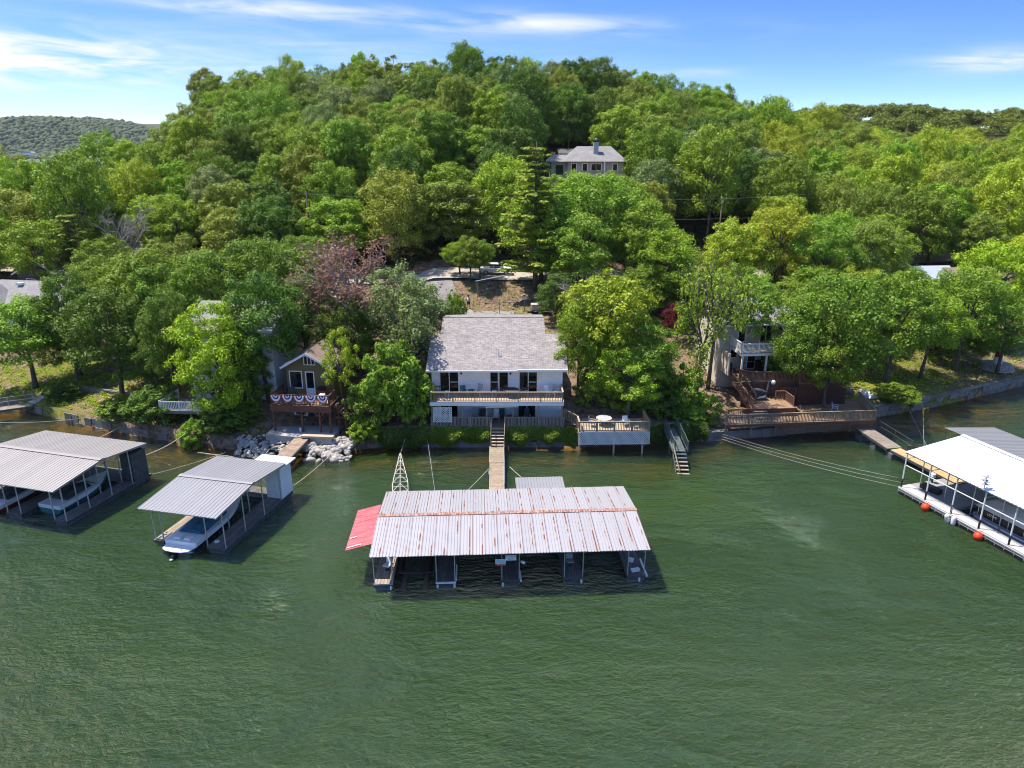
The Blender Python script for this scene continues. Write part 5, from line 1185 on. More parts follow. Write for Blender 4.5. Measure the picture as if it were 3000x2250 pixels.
riprap('bank of pale limestone rocks right of the shore walkway', -18.9, -14.6, 130, .24, .52, 8, lambda x: (58.7 + .1 * abs(x + 17), 61.0))
riprap('shaded bank of smaller grey rocks left of the shore walkway', -25.6, -20.4, 190, .16, .36, 9, lambda x: (58.9 + .5 * max(0, -22.5 - x), 61.7))
cw = thing('gangway', 'brown plank walkway between the two rock banks', 'gangway', (-20.2, 61.4, 0))
plank_run(cw, (.9, -.4, 1.55), (-.5, -6.6, .75), 1.35, mat('brown_planks', (.23, .16, .115), .8, (.36, .27, .20), 2, rnd=.15), .3)
boxpart('post', (.12, .12, 1.0), rail_wood, cw, (1.5, -.5, 1.3))
polepart('hose_rail', (.9, -1.2, .9), (-.1, -6.4, .4), .03, cable_m, cw)
t = thing('driftwood_log', 'thin pale log floating along the shallow bank left of the rocks', 'log', (-26.8, 59.9, .0), R(-12)); MB().tube([(-2.6, .3, .02), (-1, .05, .05), (1, 0, .04), (2.4, -.25, .02)], [.04, .08, .09, .05], 7).build('wood', gang_wood, t, smooth=True)
# ---------------------------------------------------------------- white house behind the lime tree
wh = thing('white_house', 'white stuccoed house half hidden behind the lime green tree', 'house', (-27.0, 67.2, 0), R(-4))
wo = [(-3.2, -2.35, 3.3, 5.3), (-2.1, -1.2, 3.3, 5.35), (-4.3, -3.6, 8.4, 9.6)]
holed_wall(-4.9, 3.6, 2.4, 10.3, 0, .25, wo).build('wall', wall_white, wh); MB().box(-4.9, -4.65, .25, 9, 2.4, 10.3).box(3.35, 3.6, .25, 9, 2.4, 10.3).box(-4.9, 3.6, 9, 9.2, 4, 10.3).build('wall', wall_white, wh); MB().box(-4.6, 3.3, 1.4, 1.5, 2.5, 10.2).build('room_shade_panel', dark_room, wh)
window(wh, *wo[0], 0, cols=2, rows=5, name='french_door'); window(wh, *wo[1], 0, name='door'); window(wh, *wo[2], 0)
boxpart('shutter', (.6, .05, 2.0), white_trim, wh, (-4.1, -.05, 4.3))
roof_slab(wh, -5.3, 4.0, -.6, 10.2, 4.6, 12.0, shingle_light); roof_slab(wh, -5.3, 4.0, 9.8, 10.2, 4.6, 12.0, shingle_light); MB().box(-5.3, 4.0, -.66, -.58, 10.0, 10.25).build('fascia', white_trim, wh)
wd_ = MB().box(-6.6, -.6, -3.9, -.05, 2.75, 2.95).build('deck', deck_grey, wh); boards(wd_, -6.6, -.6, -3.9, -.05, 3.0, deck_grey, .18)
railing(wd_, (-6.5, -3.8), (-2.6, -3.8), 3.0, .95, white_trim, 1.9, .16, bw=.06, cap=False); railing(wd_, (-6.5, -3.8), (-6.5, -.3), 3.0, .95, white_trim, 1.7, .16, bw=.06, cap=False, ends=(False, True))
for x in (-6.4, -3.6, -.8): boxpart('support_post', (.14, .14, 2.6), deck_grey, wh, (x, -3.6, 1.45))
q_ = lambda x, y, z: wh.matrix_basis @ Vector((x, y, z))
lawn_chair('grey chair on the white railed deck before the French door', *q_(-3.4, -1.3, 3.0), R(10), grey_plastic); lawn_chair('pale bench chair on the white railed deck', *q_(-2.2, -1.2, 3.0), R(-8), white_paint, white_paint)
t = thing('kettle_grill', 'green kettle grill on the deck of the white house', 'grill', q_(-1.4, -1.9, 3.0)); MB().lathe([(.05, .5), (.26, .6), (.3, .75), (.22, .92), (.05, 1.0)], 14).build('kettle', mat('green_enamel', (.01, .16, .05), .3), t, smooth=True)
for a in (0, 2.1, 4.2): barpart('leg', (.12 * math.cos(a), .12 * math.sin(a), .55), (.3 * math.cos(a), .3 * math.sin(a), 0), .03, .03, steel_dark, t)
# ---------------------------------------------------------------- beige house with the layered brown deck at right
RB = R(5)
rb = thing('beige_house', 'beige house with a white railed balcony above layered brown decks', 'house', (26.2, 73.2, 0), RB)
def rbw(x, y, z): return rb.matrix_basis @ Vector((x, y, z))
FZ = 4.35
ho = [(-2.9, -2.2, FZ + 1.3, FZ + 2.2), (-.95, -.1, FZ + .05, FZ + 2.1), (.5, 1.9, FZ + .1, FZ + 2.1)]
holed_wall(-4.2, 2.2, 1.5, 7.0, 0, .2, ho).build('wall', siding_tan, rb); holed_wall(-4.2, 2.2, 7.0, 9.5, 0, .2, [(-2.2, -1.5, 7.4, 9.1), (.2, 1.4, 7.3, 9.2)]).build('wall', siding_tan, rb)
MB().box(-4.0, 6.4, 2.4, 2.5, 1.6, 9.3).build('room_shade_panel', dark_room, rb)
for h in ho: window(rb, *h, 0, cols=2 if h[1] - h[0] > 1.2 else 1, rows=3 if h[0] == -.95 else 1, name='window' if h[2] > FZ + 1 else 'door')
window(rb, -2.2, -1.5, 7.4, 9.1, 0); window(rb, .2, 1.4, 7.3, 9.2, 0, cols=2)
wi = [(2.55, 3.75, FZ + .1, FZ + 1.9), (4.0, 5.2, FZ + .1, FZ + 1.9), (5.45, 6.4, FZ + .1, FZ + 1.9)]
holed_wall(2.2, 6.7, 1.5, 6.6, -2.4, .2, wi).build('wall', siding_tan, rb); holed_wall(2.2, 6.7, 6.6, 8.6, -2.4, .2, [(3.9, 5.0, 7.0, 8.1)]).build('wall', siding_tan, rb)
for h in wi: window(rb, *h, -2.4, cols=1)
window(rb, 3.9, 5.0, 7.0, 8.1, -2.4)
MB().box(2.2, 2.4, -2.2, 0, 1.5, 8.6).box(6.5, 6.7, -2.2, 5, 1.5, 8.6).box(-4.2, -4.0, .2, 7, 1.5, 9.5).box(-4.2, 6.7, 7, 7.2, 3, 9.5).build('wall', siding_tan, rb)
MB().box(-3.9, -3.75, -2.2, -.02, FZ, FZ + 2.3).build('privacy_wall', siding_tan, rb)
roof_slab(rb, -4.8, 2.6, -.7, 9.3, 4, 11.2, shingle_light); roof_slab(rb, -4.8, 2.6, 8.2, 9.3, 4, 11.2, shingle_light); roof_slab(rb, 1.9, 7.2, -3.1, 8.4, 2.2, 10.3, shingle_light); roof_slab(rb, 1.9, 7.2, 7.4, 8.4, 2.2, 10.3, shingle_light)
for a, b_, y, z in ((-4.8, 2.6, -.74, 9.2), (1.9, 7.2, -3.14, 8.3)): MB().box(a, b_, y, y + .08, z, z + .16).build('gutter', white_trim, rb)
bal = MB().box(-3.1, 2.1, -3.3, -.02, 6.72, 6.98).build('balcony', white_trim, rb); boards(bal, -3.1, 2.1, -3.3, -.02, 7.02, deck_tan, .2)
railing(bal, (-3.0, -3.2), (2.1, -3.2), 7.02, .95, white_trim, 1.7, .13, pw=.14, bw=.05, posth=.14); railing(bal, (-3.0, -3.2), (-3.0, -.1), 7.02, .95, white_trim, 3.0, .13, pw=.14, bw=.05, ends=(False, True), posth=.14)
for x in (-2.9, -.35, 1.95): boxpart('porch_post', (.16, .16, 2.4), white_trim, rb, (x, -3.15, 5.53))
for x in (2.5, 5.3): boxpart('porch_post', (.26, .14, 2.3), white_trim, rb, (x, -2.55, 5.5))
# upper brown deck
u1 = MB().box(-3.2, 2.3, -4.5, -.02, FZ - .25, FZ - .04).build('upper_deck', red_deck, rb); boards(u1, -3.2, 2.3, -4.5, -.02, FZ, orange_deck, .15)
u2 = MB().box(2.31, 7.6, -5.4, -2.42, FZ - .25, FZ - .04).build('upper_deck', red_deck, rb); boards(u2, 2.31, 7.6, -5.4, -2.42, FZ, orange_deck, .15)
railing(u1, (-2.2, -4.42), (2.2, -4.42), FZ, 1.0, brown_rail, 2.2, .14, bw=.06, capm=brown_rail); railing(u1, (-3.15, -3.4), (-2.2, -4.42), FZ, 1.0, brown_rail, 1.4, .14, bw=.06)
railing(u2, (2.35, -5.3), (7.5, -5.3), FZ, 1.0, brown_rail, 2.6, .14, bw=.06); railing(u2, (2.35, -4.4), (2.35, -5.3), FZ, 1.0, brown_rail, .9, .14, bw=.06, ends=(False, False)); railing(u2, (7.5, -5.3), (7.5, -2.5), FZ, 1.0, brown_rail, 2.6, .14, bw=.06, ends=(False, True))
MB().box(-3.1, 2.25, -4.35, -4.25, 1.6, FZ - .26).build('skirt_boards', red_deck, rb)
lattice(rb, 2.4, 7.5, 1.9, FZ - .26, -5.3, red_deck, .2, .05); MB().box(2.4, 7.5, -5.1, -5.0, 1.6, FZ - .26).build('skirt_boards', red_deck, rb)
st_ = MB().bar((-3.25, -3.9, FZ - .1), (-2.5, -6.6, 2.8), .06, .25).bar((-4.15, -4.1, FZ - .1), (-3.4, -6.8, 2.8), .06, .25).build('stair', red_deck, rb)
for i in range(8):
    t_ = (i + .5) / 8; boxpart('tread', (.9, .3, .04), orange_deck, st_, (-3.7 + .75 * t_, -4.0 - 2.7 * t_, FZ - .05 - t_ * 1.45), (0, 0, R(-15)))
railing(st_, (-4.15, -4.1), (-3.4, -6.8), FZ - .1, .95, brown_rail, 2.8, .3, z1=2.75); railing(st_, (-3.25, -3.9), (-2.55, -6.5), FZ - .1, .95, brown_rail, 2.8, .3, z1=2.75)
# middle and lower deck
MZ, PZ = 2.75, 1.95
m1 = MB().box(-3.4, .9, -8.0, -4.4, MZ - .3, MZ - .04).build('middle_deck', red_deck, rb); boards(m1, -3.4, .9, -8.0, -4.4, MZ, orange_deck, .15, 'y'); MB().box(-1.9, .95, -8.06, -8.0, PZ + .02, MZ - .02).build('riser_board', red_deck, m1)
railing(m1, (.85, -5.6), (.85, -7.6), MZ, .9, brown_rail, 2.0, .16, bw=.06); railing(m1, (-.1, -5.6), (.85, -5.6), MZ, .9, brown_rail, 1, .16, bw=.06, ends=(True, False)); railing(m1, (.9, -4.5), (2.4, -4.9), MZ, .9, brown_rail, 1.5, .16, bw=.06)
railing(m1, (-3.35, -4.6), (-3.35, -7.9), MZ, .9, brown_rail, 1.6, .16, bw=.06)
for i in range(3): boxpart('step', (1.3, .3, .06), orange_deck, rb, (-2.7, -8.2 - i * .3, MZ - .2 - i * .2)); boxpart('step', (.3, 1.2, .06), orange_deck, rb, (1.15 + i * .28, -6.6, MZ - .2 - i * .2))
m2 = MB().slab([(-6.8, -9.9), (8.2, -9.9), (9.6, -4.0), (2.4, -4.0), (.95, -8.08), (-6.2, -8.2)], PZ - .3, PZ - .04).build('lower_deck', red_deck, rb)
n_ = 34
for i in range(n_):
    y = -9.9 + (i + .5) * 5.9 / n_; xr = 8.2 + (y + 9.9) * .237; xl = -6.8 + (y + 9.9) * .3 if y < -8.1 else .97
    if y > -5.45: xl = 2.42
    boxpart('board', (xr - xl, 5.9 / n_ - .01, .035), orange_deck, m2, ((xl + xr) / 2, y, PZ - .018))
railing(m2, (-2.2, -9.82), (8.1, -9.82), PZ, .95, rail_wood, 2.0, .145, bw=.06); railing(m2, (-6.7, -9.82), (-2.3, -9.82), PZ, .95, deck_grey, 2.1, .145, bw=.06); railing(m2, (8.1, -9.82), (9.5, -4.2), PZ, .95, rail_wood, 1.9, .2, bw=.06, ends=(False, True)); railing(m2, (-6.0, -8.3), (-3.5, -8.3), PZ, .9, brown_rail, 2.4, .18, bw=.06)
lattice(rb, -1.9, 7.9, .90, PZ - .31, -9.86, brown_rail, .24, .045)
for x in (-6.5, -4, -1.5, 1, 3.5, 6, 8): boxpart('support_post', (.14, .14, 1.1), deck_grey, rb, (x, -9.3, 1.1))
t = thing('covered_grill', 'long grill under a black cover on the middle deck', 'grill', rbw(-2.0, -5.3, MZ), RB); MB().box(-.95, .95, -.35, .35, 0, .72).build('cover_skirt', dark_grey, t, bevel=.05); MB().prism([(-1.0, .725), (1.0, .725), (.9, .9), (.25, 1.1), (-.2, 1.12), (-.95, .86)], -.37, .37).build('cover_top', dark_grey, t, bevel=.05); MB().poly([(-.1, -.375, .18), (.8, -.375, .3), (.9, -.375, .55), (.2, -.375, .42)]).build('pale_patch', canvas_grey, t)
t = thing('globe_lamp', 'white globe lamp on a post beside the covered grill', 'lamp', rbw(-.1, -4.75, MZ), RB); polepart('pole', (0, 0, 0), (0, 0, 1.35), .03, steel_dark, t); MB().lathe([(.24 * math.sin(a), 1.58 - .24 * math.cos(a)) for a in np.linspace(.2, 3.0, 9)], 14).build('globe', white_paint, t, smooth=True)
t = thing('furled_umbrella', 'furled pale umbrella leaning by the skirt boards', 'umbrella', rbw(-.75, -4.75, MZ), RB); MB().tube([(0, 0, 0), (.05, 0, .5), (.12, 0, 1.2), (.15, 0, 1.8)], [.02, .07, .09, .02], 8).build('canopy', grey_plastic, t, smooth=True); polepart('pole', (0, 0, 0), (.16, 0, 1.9), .02, steel, t)
lawn_chair('white framed chair alone on the lower brown deck', *rbw(5.4, -7.3, PZ), R(60), grey_plastic, white_paint)
t = thing('orange_towel', 'orange towel hanging on the porch of the beige house', 'towel', rbw(-1.9, -.6, FZ)); boxpart('cloth', (.3, .04, .9), mat('orange_cloth', (.55, .10, .03), .8), t, (0, 0, 1.3)); polepart('stand', (0, .04, 0), (0, .04, 1.8), .02, steel, t)
lawn_chair('dark chair on the porch left of the orange towel', *rbw(-3.0, -1.2, FZ), R(30), dark_grey); lawn_chair('tan wooden chair on the porch of the beige house', *rbw(-2.4, -1.6, FZ), R(-50), wood_furn, wood_furn, tall=.8)
box_thing('patio_grill', 'black grill against the porch wall of the beige house', 'grill', rbw(.3, -.8, FZ), (1.2, .55, 1.1), black_plastic, RB)
for i, (x, y) in enumerate(((1.6, -7.6), (4.2, -8.4), (-.9, -9.4))):
    t = thing('deck_lamp', ('thin lamp stake on the lower deck by the small steps', 'thin lamp stake at the right of the lower deck', 'thin lamp stake by the front railing of the lower deck')[i], 'lamp', rbw(x, y, PZ)); polepart('stake', (0, 0, 0), (0, 0, .8), .02, steel, t); MB().lathe([(.03, .8), (.07, .84), (.02, .92)], 8).build('cap', steel_dark, t)
# ---------------------------------------------------------------- lattice sided deck over the water
lk = thing('lattice_deck', 'small deck on posts over the water with white lattice skirt', 'deck', (9.35, 60.3, 0), R(1))
MB().box(-3.25, 3.3, .05, 3.4, 2.0, 2.22).build('frame', deck_grey, lk); boards(lk, -3.25, 3.3, .05, 3.4, 2.26, deck_tan, .15)
lattice(lk, -3.25, 3.3, 1.02, 2.24, 0, white_trim, .20, .055)
railing(lk, (-3.2, .1), (3.25, .1), 2.26, .92, deck_grey, 1.65, .145, capm=rail_wood); railing(lk, (-3.2, .1), (-3.2, 1.6), 2.26, .92, rail_wood, 1.5, .145, ends=(False, True), capm=deck_tan); railing(lk, (3.25, .1), (3.25, 3.2), 2.26, .92, rail_wood, 1.6, .145, ends=(False, True))  # front rail in darker wood: the overhanging tree's shade put into its colour
for x in (-3.15, 0.05, 2.7):
    for y in (.18, 2.6): boxpart('support_post', (.15, .15, 3.2), deck_tan, lk, (x, y, .45))
for i in range(5): boxpart('step', (.32, 1.1, .05), deck_grey, lk, (-3.5 - i * .02, 2.4, 2.2))
railing(lk, (-3.25, 1.6), (-4.4, 2.2), 2.26, .95, rail_wood, 1.2, .16, z1=2.7)
round_table('round grey table on the lattice sided deck', 8.6, 62.0, 2.265, .75, mat('stone_top', (.42, .42, .42), .6), .72)
for l, x, rz in (('white slatted chair at the lattice deck railing', 10.6, 10), ('grey chair in the shade of the lattice deck', 7.5, 70)): lawn_chair(l, x, 61.6, 2.265, R(rz), white_paint if rz == 10 else grey_plastic, white_paint)
t = thing('dish_antenna', 'pale round satellite dish on a post beside the white house', 'dish', (7.5, 66.6, 2.2), R(20)); polepart('mast', (0, 0, 0), (0, 0, 2.0), .06, steel, t); MB().lathe([(.05, 0), (.5, .06), (.62, .12), (.65, .15), (.62, .16), (.5, .12), (.05, .05)], 20).build('dish', mat('beige_dish', (.22, .20, .17), .6), t, loc=(0, -.1, 2.1), rot=(R(65), 0, 0), smooth=True)
# ---------------------------------------------------------------- green metal stair into the water
gs = thing('swim_stair', 'green metal stair with railings leading down into the water', 'stairs', (15.0, 61.9, 0), R(-4))
teal_metal = mat('green_painted_metal', (.065, .085, .08), .6, (.12, .15, .14), 3)
plank_run(gs, (-.2, .2, 1.9), (.15, -4.0, 1.35), 1.0, teal_metal, .3, teal_metal)
for x, k in ((-.62, 0), (.52, 0)):
    railing(gs, (x, .2), (x + .35, -4.0), 1.9, .95, teal_metal, 1.5, .17, z1=1.35, cap=False, bw=.03)
for i in range(6): boxpart('tread', (1.05, .28, .05), gang_wood if i > 1 else teal_metal, gs, (.2 + i * .02, -4.2 - i * .3, 1.2 - i * .24))
for x in (-.4, .72): barpart('stringer', (x, -4.0, 1.1), (x + .12, -6.0, -.4), .05, .2, teal_metal, gs)
barpart('handrail', (-.5, -4.0, 2.1), (-.1, -6.1, .4), .08, .08, gang_wood, gs)
for y in (-1.5, -3.8): boxpart('leg', (.1, .1, 2.6), teal_metal, gs, (-.35, y, .3)); boxpart('leg', (.1, .1, 2.6), teal_metal, gs, (.7, y, .3))
# ---------------------------------------------------------------- house on the hill
hh = thing('hill_house', 'grey board house with a chimney among the trees on the hill', 'house', (13.2, 128.6, float(ground(13, 128)) - 0.6), 0)
bz = 24.6 - hh.location.z
hw = [(-2.85, -2.1, bz - 2.3, bz - .35), (-.95, -.2, bz - 1.7, bz - .4), (.55, 1.3, bz - 1.5, bz - .45), (1.45, 2.2, bz - 1.5, bz - .45), (4.3, 5.0, bz - 1.5, bz - .45)]
holed_wall(-3.6, 6.1, 0, bz, 0, .2, hw).build('wall', siding_grey, hh); MB().box(-3.6, -3.4, .2, 8, 0, bz).box(5.9, 6.1, .2, 8, 0, bz).box(-3.6, 6.1, 8, 8.2, 0, bz).box(-6.4, -3.62, .4, 6, 0, bz).build('wall', siding_grey, hh); MB().box(-3.3, 5.8, 1.2, 1.3, 0, bz).build('room_shade_panel', dark_room, hh)
for i, h in enumerate(hw): window(hh, *h, 0, trim=.13, name='door' if i == 0 else 'window')
MB().box(-5.6, -4.3, .34, .39, bz - 2.2, bz - .6).build('window', glass, hh)
r_ = MB(); ex0, ex1, e0, e1, rz_ = -4.3, 6.7, -.7, 8.8, 2.5
r_.poly([(ex0, e0, bz), (ex1, e0, bz), (ex1 - 2.4, 4, bz + rz_), (ex0 + 2.6, 4, bz + rz_)]).poly([(ex1, e0, bz), (ex1, e1, bz), (ex1 - 2.4, 4, bz + rz_)]).poly([(ex1, e1, bz), (ex0, e1, bz), (ex0 + 2.6, 4, bz + rz_), (ex1 - 2.4, 4, bz + rz_)]).poly([(ex0, e1, bz), (ex0, e0, bz), (ex0 + 2.6, 4, bz + rz_)]).poly([(ex0, e0, bz - .12), (ex0, e1, bz - .12), (ex1, e1, bz - .12), (ex1, e0, bz - .12)])
for a, b_ in (((ex0, e0), (ex1, e0)), ((ex1, e0), (ex1, e1)), ((ex1, e1), (ex0, e1)), ((ex0, e1), (ex0, e0))): r_.poly([(*a, bz - .12), (*b_, bz - .12), (*b_, bz), (*a, bz)])
hr = r_.build('roof', shingle_light, hh)
MB().poly([(-7.1, -.5, bz - .02), (-2.6, -.5, bz - .02), (-3.2, 2.2, bz + 1.1), (-6.4, 2.2, bz + 1.1)]).poly([(-7.1, -.5, bz - .02), (-6.4, 2.2, bz + 1.1), (-7.1, 6, bz - .02)]).poly([(-6.4, 2.2, bz + 1.1), (-3.2, 2.2, bz + 1.1), (-3.2, 6, bz), (-7.1, 6, bz - .02)]).build('roof', shingle_light, hh)
ch = MB().box(1.0, 1.85, 1.6, 2.4, bz + 1.0, bz + 3.2).build('chimney', siding_mat('chimney_siding', (.44, .45, .47), .25, 'X'), hr); MB().box(.93, 1.92, 1.53, 2.47, bz + 3.2, bz + 3.45).build('chimney_cap', black_plastic, hr); MB().lathe([(.2, bz + 3.45), (.22, bz + 3.7), (.1, bz + 3.78)], 10, (1.42, 2.0, 0)).build('flue', steel, hr)
hd = MB().box(-3.6, 6.1, -2.4, -.02, bz - 2.6, bz - 2.4).build('deck', deck_tan, hh); railing(hd, (-3.5, -2.3), (6.0, -2.3), bz - 2.4, .9, deck_tan, 2.4, .3)
for x in (-3.3, 1, 5.8): boxpart('support_post', (.16, .16, bz), deck_tan, hh, (x, -2.2, bz - 2.6 - bz / 2))
boxpart('porch_post', (.2, .2, 2.3), white_trim, hh, (2.75, -.6, bz - 1.2))
t = thing('red_shed', 'dark red shed in the shade behind the hill house', 'shed', (11.5, 143, float(ground(11.5, 143)) - .3), R(6)); MB().box(-2.4, 2.4, 0, 3, 0, 3.4).build('wall', mat('barn_red', (.20, .028, .022), .7, (.27, .04, .03), 2), t); roof_slab(t, -2.7, 2.7, -.4, 3.3, 1.5, 4.2, shingle_dark); roof_slab(t, -2.7, 2.7, 3.4, 3.3, 1.5, 4.2, shingle_dark)
# ---------------------------------------------------------------- roofs half hidden at left and right
def small_house(name, label, x, y, w, d, wallh, rise, wall_m, roof_m, rz=0.0, axis='x', zoff=0.0, ov=.5, chim=False):
    t = thing(name, label, 'house' if 'house' in name else 'shed', (x, y, float(ground(x, y)) - .3 + zoff), rz)
    holes = [(-w * .3, -w * .12, wallh - 1.9, wallh - .6), (w * .12, w * .3, wallh - 1.9, wallh - .6)]
    holed_wall(-w / 2, w / 2, 0, wallh, 0, .2, holes).build('wall', wall_m, t); MB().box(-w / 2, -w / 2 + .2, .2, d, 0, wallh).box(w / 2 - .2, w / 2, .2, d, 0, wallh).box(-w / 2, w / 2, d, d + .2, 0, wallh).build('wall', wall_m, t); MB().box(-w / 2 + .3, w / 2 - .3, 1, 1.1, 0, wallh - .1).build('room_shade_panel', dark_room, t)
    for h in holes: window(t, *h, 0)
    if axis == 'x':
        roof_slab(t, -w / 2 - ov, w / 2 + ov, -ov, wallh, d / 2, wallh + rise, roof_m); roof_slab(t, -w / 2 - ov, w / 2 + ov, d + ov, wallh, d / 2, wallh + rise, roof_m)
        for s in (-1, 1): MB().poly([(s * w / 2, 0, wallh), (s * w / 2, d, wallh), (s * w / 2, d / 2, wallh + rise * .9)]).build('gable_wall', wall_m, t)
        MB().box(-w / 2 - ov, w / 2 + ov, -ov - .05, -ov, wallh - .15, wallh).build('fascia', white_trim, t)
    else:
        L = math.hypot(w / 2 + ov, rise); a = math.atan2(rise, w / 2 + ov)
        MB().slab([(0, -ov), (L, -ov), (L, d + ov), (0, d + ov)], -.12, 0).build('roof', roof_m, t, (0, 0, wallh + rise), (0, a, 0)); MB().slab([(-L, -ov), (0, -ov), (0, d + ov), (-L, d + ov)], -.12, 0).build('roof', roof_m, t, (0, 0, wallh + rise), (0, -a, 0))
        MB().prism([(-w / 2, wallh), (w / 2, wallh), (0, wallh + rise * .92)], 0, .2).build('gable_wall', wall_m, t)
        for s in (-1, 1): barpart('bargeboard', (0, -ov, wallh + rise - .08), (s * (w / 2 + ov), -ov, wallh - .08), .05, .2, white_trim, t)
    return t
h1 = small_house('grey_roof_house', 'long grey roofed house partly hidden by trees at far left', -61.5, 88.5, 13, 8, 3.2, 2.4, wall_white, shingle_light, R(-10), zoff=1.6)
polepart('vent_pipe', (3.6, 3.6, 5.3), (3.6, 3.6, 6.9), .06, white_paint, h1); boxpart('roof_vent', (.7, .6, .3), white_paint, h1, (4.4, 3.0, 5.3)); boxpart('roof_vent', (.7, .6, .3), white_paint, h1, (-3.2, 3.0, 5.3))
gb = MB().prism([(-2.2, 3.3), (2.2, 3.3), (0, 5.2)], -2.6, -2.4).build('dormer_gable', grey_siding, h1, (-5.2, 0, 0))
for s in (-1, 1): MB().slab([(0, 0), (2.9, 0), (2.9, 5), (0, 5)], -.1, 0).build('dormer_roof', shingle_light, h1, (-5.2, -2.8, 5.35), (0, R(41), 0)) if s > 0 else MB().slab([(-2.9, 0), (0, 0), (0, 5), (-2.9, 5)], -.1, 0).build('dormer_roof', shingle_light, h1, (-5.2, -2.8, 5.35), (0, R(-41), 0)); barpart('bargeboard', (-5.2, -2.85, 5.25), (-5.2 + s * 2.3, -2.85, 3.4), .06, .22, white_trim, h1)
small_house('brown_roof_house', 'brown roofed house with a dark gable behind the grey roofed one', -66, 99, 9, 9, 3.4, 2.2, dark_wall, shingle_brown, R(-20), 'y', 1.2)
small_house('tan_shed', 'tan roofed shed behind the brown roof at far left', -61.5, 110, 7, 5, 2.6, 1.2, olive_siding, shingle_light, R(-12), zoff=.6)
small_house('pink_roof_shed', 'small shed with a pinkish roof beside the orange slide', -56.0, 108, 4.2, 3.5, 2.4, 1.2, grey_siding, mat('pink_shingle', (.42, .27, .25), .9, (.5, .33, .31), 2), R(-15), zoff=.5)
t = thing('play_slide', 'bright orange wooden stair between the sheds at far left', 'stairs', (-58.4, 105.6, float(ground(-58.4, 105.6)))); om_ = mat('orange_wood', (.55, .20, .03), .6, (.68, .30, .06), 2)
for i in range(6): boxpart('tread', (1.4, .35, .1), om_, t, (0, i * .33, .3 + i * .28))
for x in (-.75, .75): barpart('side_rail', (x, -.2, .9), (x, 2.0, 2.7), .1, .14, om_, t)
t = thing('street_light', 'white pole light behind the tan shed', 'lamp', (-66, 113, float(ground(-66, 113)))); polepart('pole', (0, 0, 0), (0, 0, 5.6), .08, white_paint, t); barpart('arm', (0, 0, 5.5), (.9, 0, 5.6), .1, .1, white_paint, t); boxpart('lamp_head', (.5, .25, .15), white_paint, t, (1.0, 0, 5.55))
small_house('hidden_house', 'white metal roofed house glinting through dark leaves at left', -42, 79.5, 10, 6, 2.8, 1.2, wall_white, tin_white, R(-6), zoff=.4)
small_house('blue_roof_house', 'pale blue roof peeking between trees at right', 62, 103, 5.5, 5, 3.0, 1.4, wall_white, mat('pale_blue_roof', (.40, .45, .52), .6), R(5), zoff=1.2)
small_house('brown_hip_house', 'brown roofed house among the trees at right', 69, 102, 9, 7, 3.0, 2.0, tan_siding, shingle_brown, R(8), zoff=1.0)
small_house('tan_roof_house', 'tan roofed house behind the brown one at right', 77, 104, 6, 6, 3.0, 1.6, tan_siding, shingle_light, R(12), zoff=1.0)
small_house('lower_house', 'pale walled house showing in gaps behind the right lawn trees', 55, 90, 9, 7, 3.0, 1.6, wall_white, shingle_brown, R(10))
small_house('backyard_shed', 'small grey roofed shed by the gravel road at right', 37.5, 97.5, 3.6, 3, 2.3, 1.0, grey_siding, shingle_dark, R(8))
# ---------------------------------------------------------------- yard things behind the white house
gz = lambda x, y: float(ground(x, y))
pr = thing('person', 'person in a pale top and dark shorts standing in the yard behind the white house', 'person', (-5.7, 91.5, gz(-5.7, 91.5)), R(160))
def skin_body():
    me = bpy.data.meshes.new('body'); 
    V = [(0, 0, .95), (0, 0, 1.15), (0, 0, 1.38), (0, .0, 1.50), (0, -.01, 1.60), (0, -.01, 1.72), (.19, 0, 1.40), (.25, .02, 1.14), (.24, -.06, .90), (.24, -.09, .80), (-.19, 0, 1.40), (-.26, .03, 1.14), (-.2, -.10, .93), (-.18, -.14, .84),
         (.10, 0, .90), (.11, -.02, .50), (.11, .02, .09), (.12, -.14, .04), (-.10, 0, .90), (-.12, .03, .50), (-.12, .06, .09), (-.13, -.10, .04)]
    E_ = [(0, 1), (1, 2), (2, 3), (3, 4), (4, 5), (2, 6), (6, 7), (7, 8), (8, 9), (2, 10), (10, 11), (11, 12), (12, 13), (0, 14), (14, 15), (15, 16), (16, 17), (0, 18), (18, 19), (19, 20), (20, 21)]
    rad = [.15, .14, .16, .06, .085, .09, .065, .048, .04, .035, .065, .048, .04, .035, .10, .07, .045, .04, .10, .07, .045, .04]
    me.from_pydata(V, E_, []); o = bpy.data.objects.new('body', me); link(o, pr)
    m = o.modifiers.new('skin', 'SKIN'); o.modifiers.new('sub', 'SUBSURF').levels = 1; o.modifiers['sub'].render_levels = 1
    for d, r in zip(me.skin_vertices[0].data, rad): d.radius = (r, r * .85)
    me.skin_vertices[0].data[0].use_root = True
    me.materials.append(mat('skin_tone', (.38, .22, .15), .6)); return o
skin_body()
MB().lathe([(.17, .98), (.19, 1.1), (.20, 1.36), (.12, 1.47)], 12).build('shirt', mat('pale_shirt', (.55, .56, .58), .8), pr, smooth=True)
MB().lathe([(.13, .60), (.135, .92)], 10, (.11, 0, 0)).lathe([(.13, .60), (.135, .92)], 10, (-.11, 0.01, 0)).lathe([(.185, .88), (.18, 1.02)], 12).build('shorts', dark_grey, pr)
MB().lathe([(.10, 1.70), (.115, 1.76), (.09, 1.84), (.03, 1.87)], 10, (0, .01, 0)).build('hair', mat('dark_hair', (.03, .022, .018), .7), pr, smooth=True)
